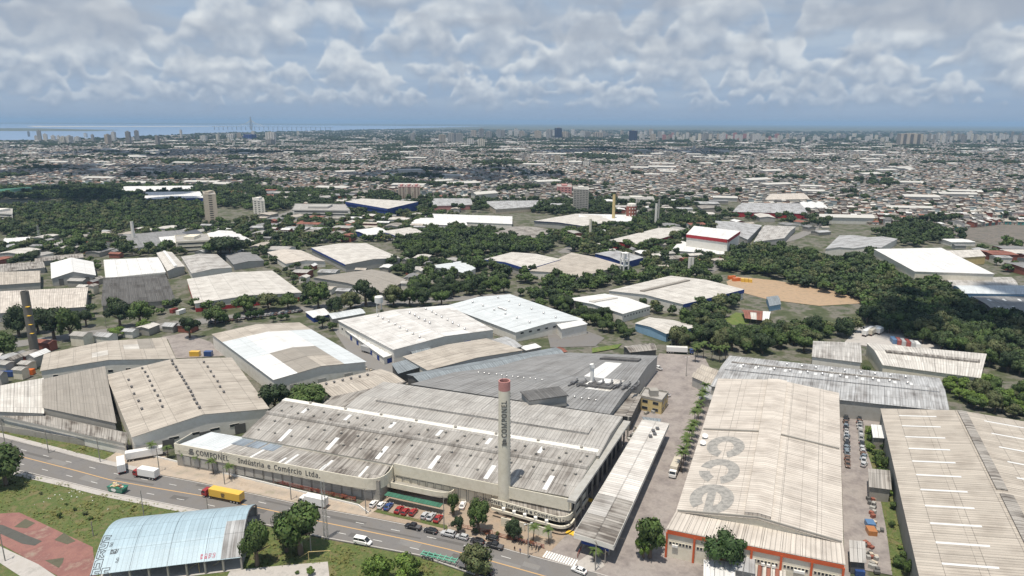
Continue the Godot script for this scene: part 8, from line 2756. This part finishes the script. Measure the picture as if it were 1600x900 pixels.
func tufts() -> void:
	# rough grass on the waste ground and verge
	var g := Geo.new()
	var r := RandomNumberGenerator.new()
	r.seed = 6
	for k in 14:
		var a := r.randf() * TAU
		var o := Vector3(cos(a), 0, sin(a)) * r.randf_range(0, 0.5)
		var s := Vector3(-sin(a), 0, cos(a)) * 0.07
		var t := r.randf_range(0.8, 1.2)
		g.tint = Color(0.12 * t, 0.165 * t, 0.04 * t)
		g.tri(o - s, o + s, o + Vector3(cos(a) * 0.25, r.randf_range(0.4, 0.8), sin(a) * 0.25))
	for i in g.n.size(): g.n[i] = (g.n[i] * 0.3 + Vector3.UP).normalized()
	var m := g.mesh()
	for area in [[pts([-218.1,-228.3,-165.7,-211.5,-132.7,-199.7,-99.5,-189.8,-78,-183,-53.4,-175,-26.2,-167.3,-9.1,-158.3,-4.5,-144.9,-47.8,-144.7,-49.8,-164.9,-73.8,-162,-76.6,-167.4,-124.9,-183,-122,-173.4,-155.2,-189.8,-183.5,-187.5]), 9000], [pts([-245.5,-260.6,-201.4,-244.3,-171.2,-232.7,-150,-223.4,-145.9,-227.9,-171.8,-237.4,-205.6,-250,-249.8,-265.7]), 1800], [pts([144.5,-254.6,149.4,-252.8,133.7,-218,128.7,-203,110.3,-159,103.5,-158.9,113.7,-181.1,124.8,-207.1,136.8,-240.3]), 1500]]:
		var poly: PackedVector2Array = area[0]
		var lo := poly[0]
		var hi := poly[0]
		for p in poly:
			lo = lo.min(p)
			hi = hi.max(p)
		var patch := FastNoiseLite.new()
		patch.frequency = 0.06
		var places := []
		var cols := []
		for k in area[1] * 4:
			var p := Vector2(r.randf_range(lo.x, hi.x), r.randf_range(lo.y, hi.y))
			var d := patch.get_noise_2d(p.x, p.y)
			if not Geometry2D.is_point_in_polygon(p, poly) or r.randf() > 0.45 + d: continue
			var s := r.randf_range(0.35, 0.8) * (1.0 + d)
			places.append(Transform3D(Basis(Vector3.UP, r.randf() * TAU).scaled(Vector3(s, s, s)), v3(p, 0.03)))
			var dry := clampf(0.5 + d * 1.6 + r.randf_range(-0.3, 0.3), 0, 1)
			cols.append(Color(1.0, 1.0, 1.0).lerp(Color(1.45, 1.0, 1.3), dry * 0.8))
			if places.size() >= area[1]: break
		multi("grass", "rough grass tufts beside the road", m, "leaf", places, cols)
	var lit := []
	var scrap := Geo.new()
	scrap.box(Vector3(0, 0.1, 0), Vector3(0.5, 0.2, 0.35))
	for k in 26: lit.append(Transform3D(Basis(Vector3.UP, r.randf() * TAU).scaled(Vector3.ONE * r.randf_range(0.3, 0.8)), v3(Vector2(-159.8, -193.4).lerp(Vector2(-121, -190), r.randf()).lerp(Vector2(-145.4, -203.2), r.randf()), 0.05)))
	multi("litter", "white litter scattered on the rough grass", scrap.mesh(), "paint_white", lit)

func railing(label: String, a: Vector2, b: Vector2, mat: String) -> void:
	var o := thing("railing", label, "railing")
	var n := maxi(2, int(a.distance_to(b) / 2.0))
	for k in n + 1:
		var p := a.lerp(b, k / float(n))
		var g := Geo.new()
		g.box(v3(p, 0.75), Vector3(0.12, 1.5, 0.12))
		part(o, "post", g, mat)
	for y in [0.5, 1.0, 1.45]:
		var g := Geo.new()
		g.bar(v3(a, y), v3(b, y), 0.09)
		part(o, "rail", g, mat)

func power_line() -> void:
	var o := thing("power_line", "sagging overhead wires strung between the poles along the far kerb", "power line")
	for i in 7:
		for k in 3:
			var g := Geo.new()
			var a := Vector3(POLES[i][0], POLES[i][2] - 0.3, POLES[i][1]) + Vector3(0, 0, (k - 1) * 0.75)
			var b := Vector3(POLES[i + 1][0], POLES[i + 1][2] - 0.3, POLES[i + 1][1]) + Vector3(0, 0, (k - 1) * 0.75)
			for j in 8:
				var t0 := j / 8.0
				var t1 := (j + 1) / 8.0
				g.bar(a.lerp(b, t0) - Vector3(0, 4.0 * t0 * (1 - t0), 0), a.lerp(b, t1) - Vector3(0, 4.0 * t1 * (1 - t1), 0), 0.05)
			part(o, "wire", g, "ink")

func pallets() -> void:
	for z in [[Vector2(104.8, -174.7), Vector2(100.2, -161.6), 8, "goods stack along the weedy bank between the two right halls"], [Vector2(118.4, -199), Vector2(111.1, -181.1), 7, "crate stack beside the square grey pavilion"], [Vector2(56.8, -263.1), Vector2(63.5, -269.7), 5, "crate stack beside the yellow yard office"], [Vector2(-77.8, -323.5), Vector2(-61.6, -306), 6, "crate stack on the grey service road"], [Vector2(46, -239.6), Vector2(52, -252.1), 6, "crate stack under the end of the long canopy"], [Vector2(-109.5, -292.6), Vector2(-75.8, -314.4), 9, "crate stack behind the patched white roof"]]:
		for k in z[2]:
			var o := thing("crate_stack", z[3], "crates", v3((z[0] as Vector2).lerp(z[1], (k + rng.randf()) / z[2]), 0.06), rng.randf() * 3.0, z[3] + " group")
			for j in rng.randi_range(1, 3):
				var g := Geo.new()
				g.box(Vector3(rng.randf_range(-0.6, 0.6), 0.5, j * 1.1 - 1.1), Vector3(rng.randf_range(0.9, 1.6), rng.randf_range(0.5, 1.4), 1.0))
				part(o, "crate", g, ["wall_tan", "wall_concrete", "wall_grey", "wall_brick", "wall_dark"][rng.randi() % 5])

func street() -> void:
	power_line()
	pallets()
	railing("red railing along the forecourt before the entrance, left stretch", Vector2(-16.9, -182.3), Vector2(-5.5, -178.4), "wall_rail")
	railing("red railing along the forecourt before the entrance, right stretch", Vector2(-5.1, -177.8), Vector2(9.5, -171.7), "wall_rail")
	railing("rusty railing along the foot of the front wing", Vector2(-119.8, -222.2), Vector2(-50.5, -196.4), "wall_rail")
	railing("red gate rail on the left of the entrance island", Vector2(18.8, -167.6), Vector2(20.2, -171.1), "wall_rail")
	for k in 18:
		var p := Vector2(-119.6, -222.7).lerp(Vector2(-50.7, -197.1), (k + rng.randf_range(0.1, 0.9)) / 18.0)
		tree(p, rng.randf_range(0.7, 1.2), rng.randf_range(0.9, 1.5), "russet", "russet low shrub in the planting strip under the name lettering", "russet shrubs under the front wing", "shrub")
	for k in 6:
		var p := Vector2(-12.3, -180.4).lerp(Vector2(7.7, -173.5), (k + 0.5) / 6.0)
		tree(p, rng.randf_range(0.8, 1.4), rng.randf_range(1.2, 2.0), "russet" if k % 2 else "olive", "low shrub behind the red forecourt railing", "shrubs behind the forecourt railing", "shrub")
	tufts()
	for p in POLES: pole(Vector2(p[0], p[1]), p[2], p[3], "", 0.4, p[4] == 1)

func clouds() -> void:
	# cumulus overhead, out of the frame, whose shade falls on parts of the city and the right wood
	for d in CLOUDS:
		var g := Geo.new()
		for k in int(d[4]):
			var a := k * 2.4
			var rr := sqrt((k + 0.5) / d[4])
			var o := Vector3(cos(a) * rr * d[2], rng.randf_range(-20, 40), sin(a) * rr * d[3])
			var rad := minf(d[2], d[3]) * rng.randf_range(0.2, 0.42)
			var rings := []
			for i in range(1, 8):
				var ring_ := []
				for j in 12:
					var la := PI * i / 8.0
					var lo := TAU * j / 12.0
					ring_.append(o + Vector3(sin(la) * cos(lo) * rad, -cos(la) * rad * 0.3, sin(la) * sin(lo) * -rad) * rng.randf_range(0.88, 1.12))
				rings.append(ring_)
			g.loft(rings)
		var c := part(self, "cloud", g, "cloud")
		tag(c, "white cumulus cloud high over the city, %s" % d[5], "cloud")
		c.position = Vector3(d[0] - 122.0, 900.0, d[1] + 187.0)
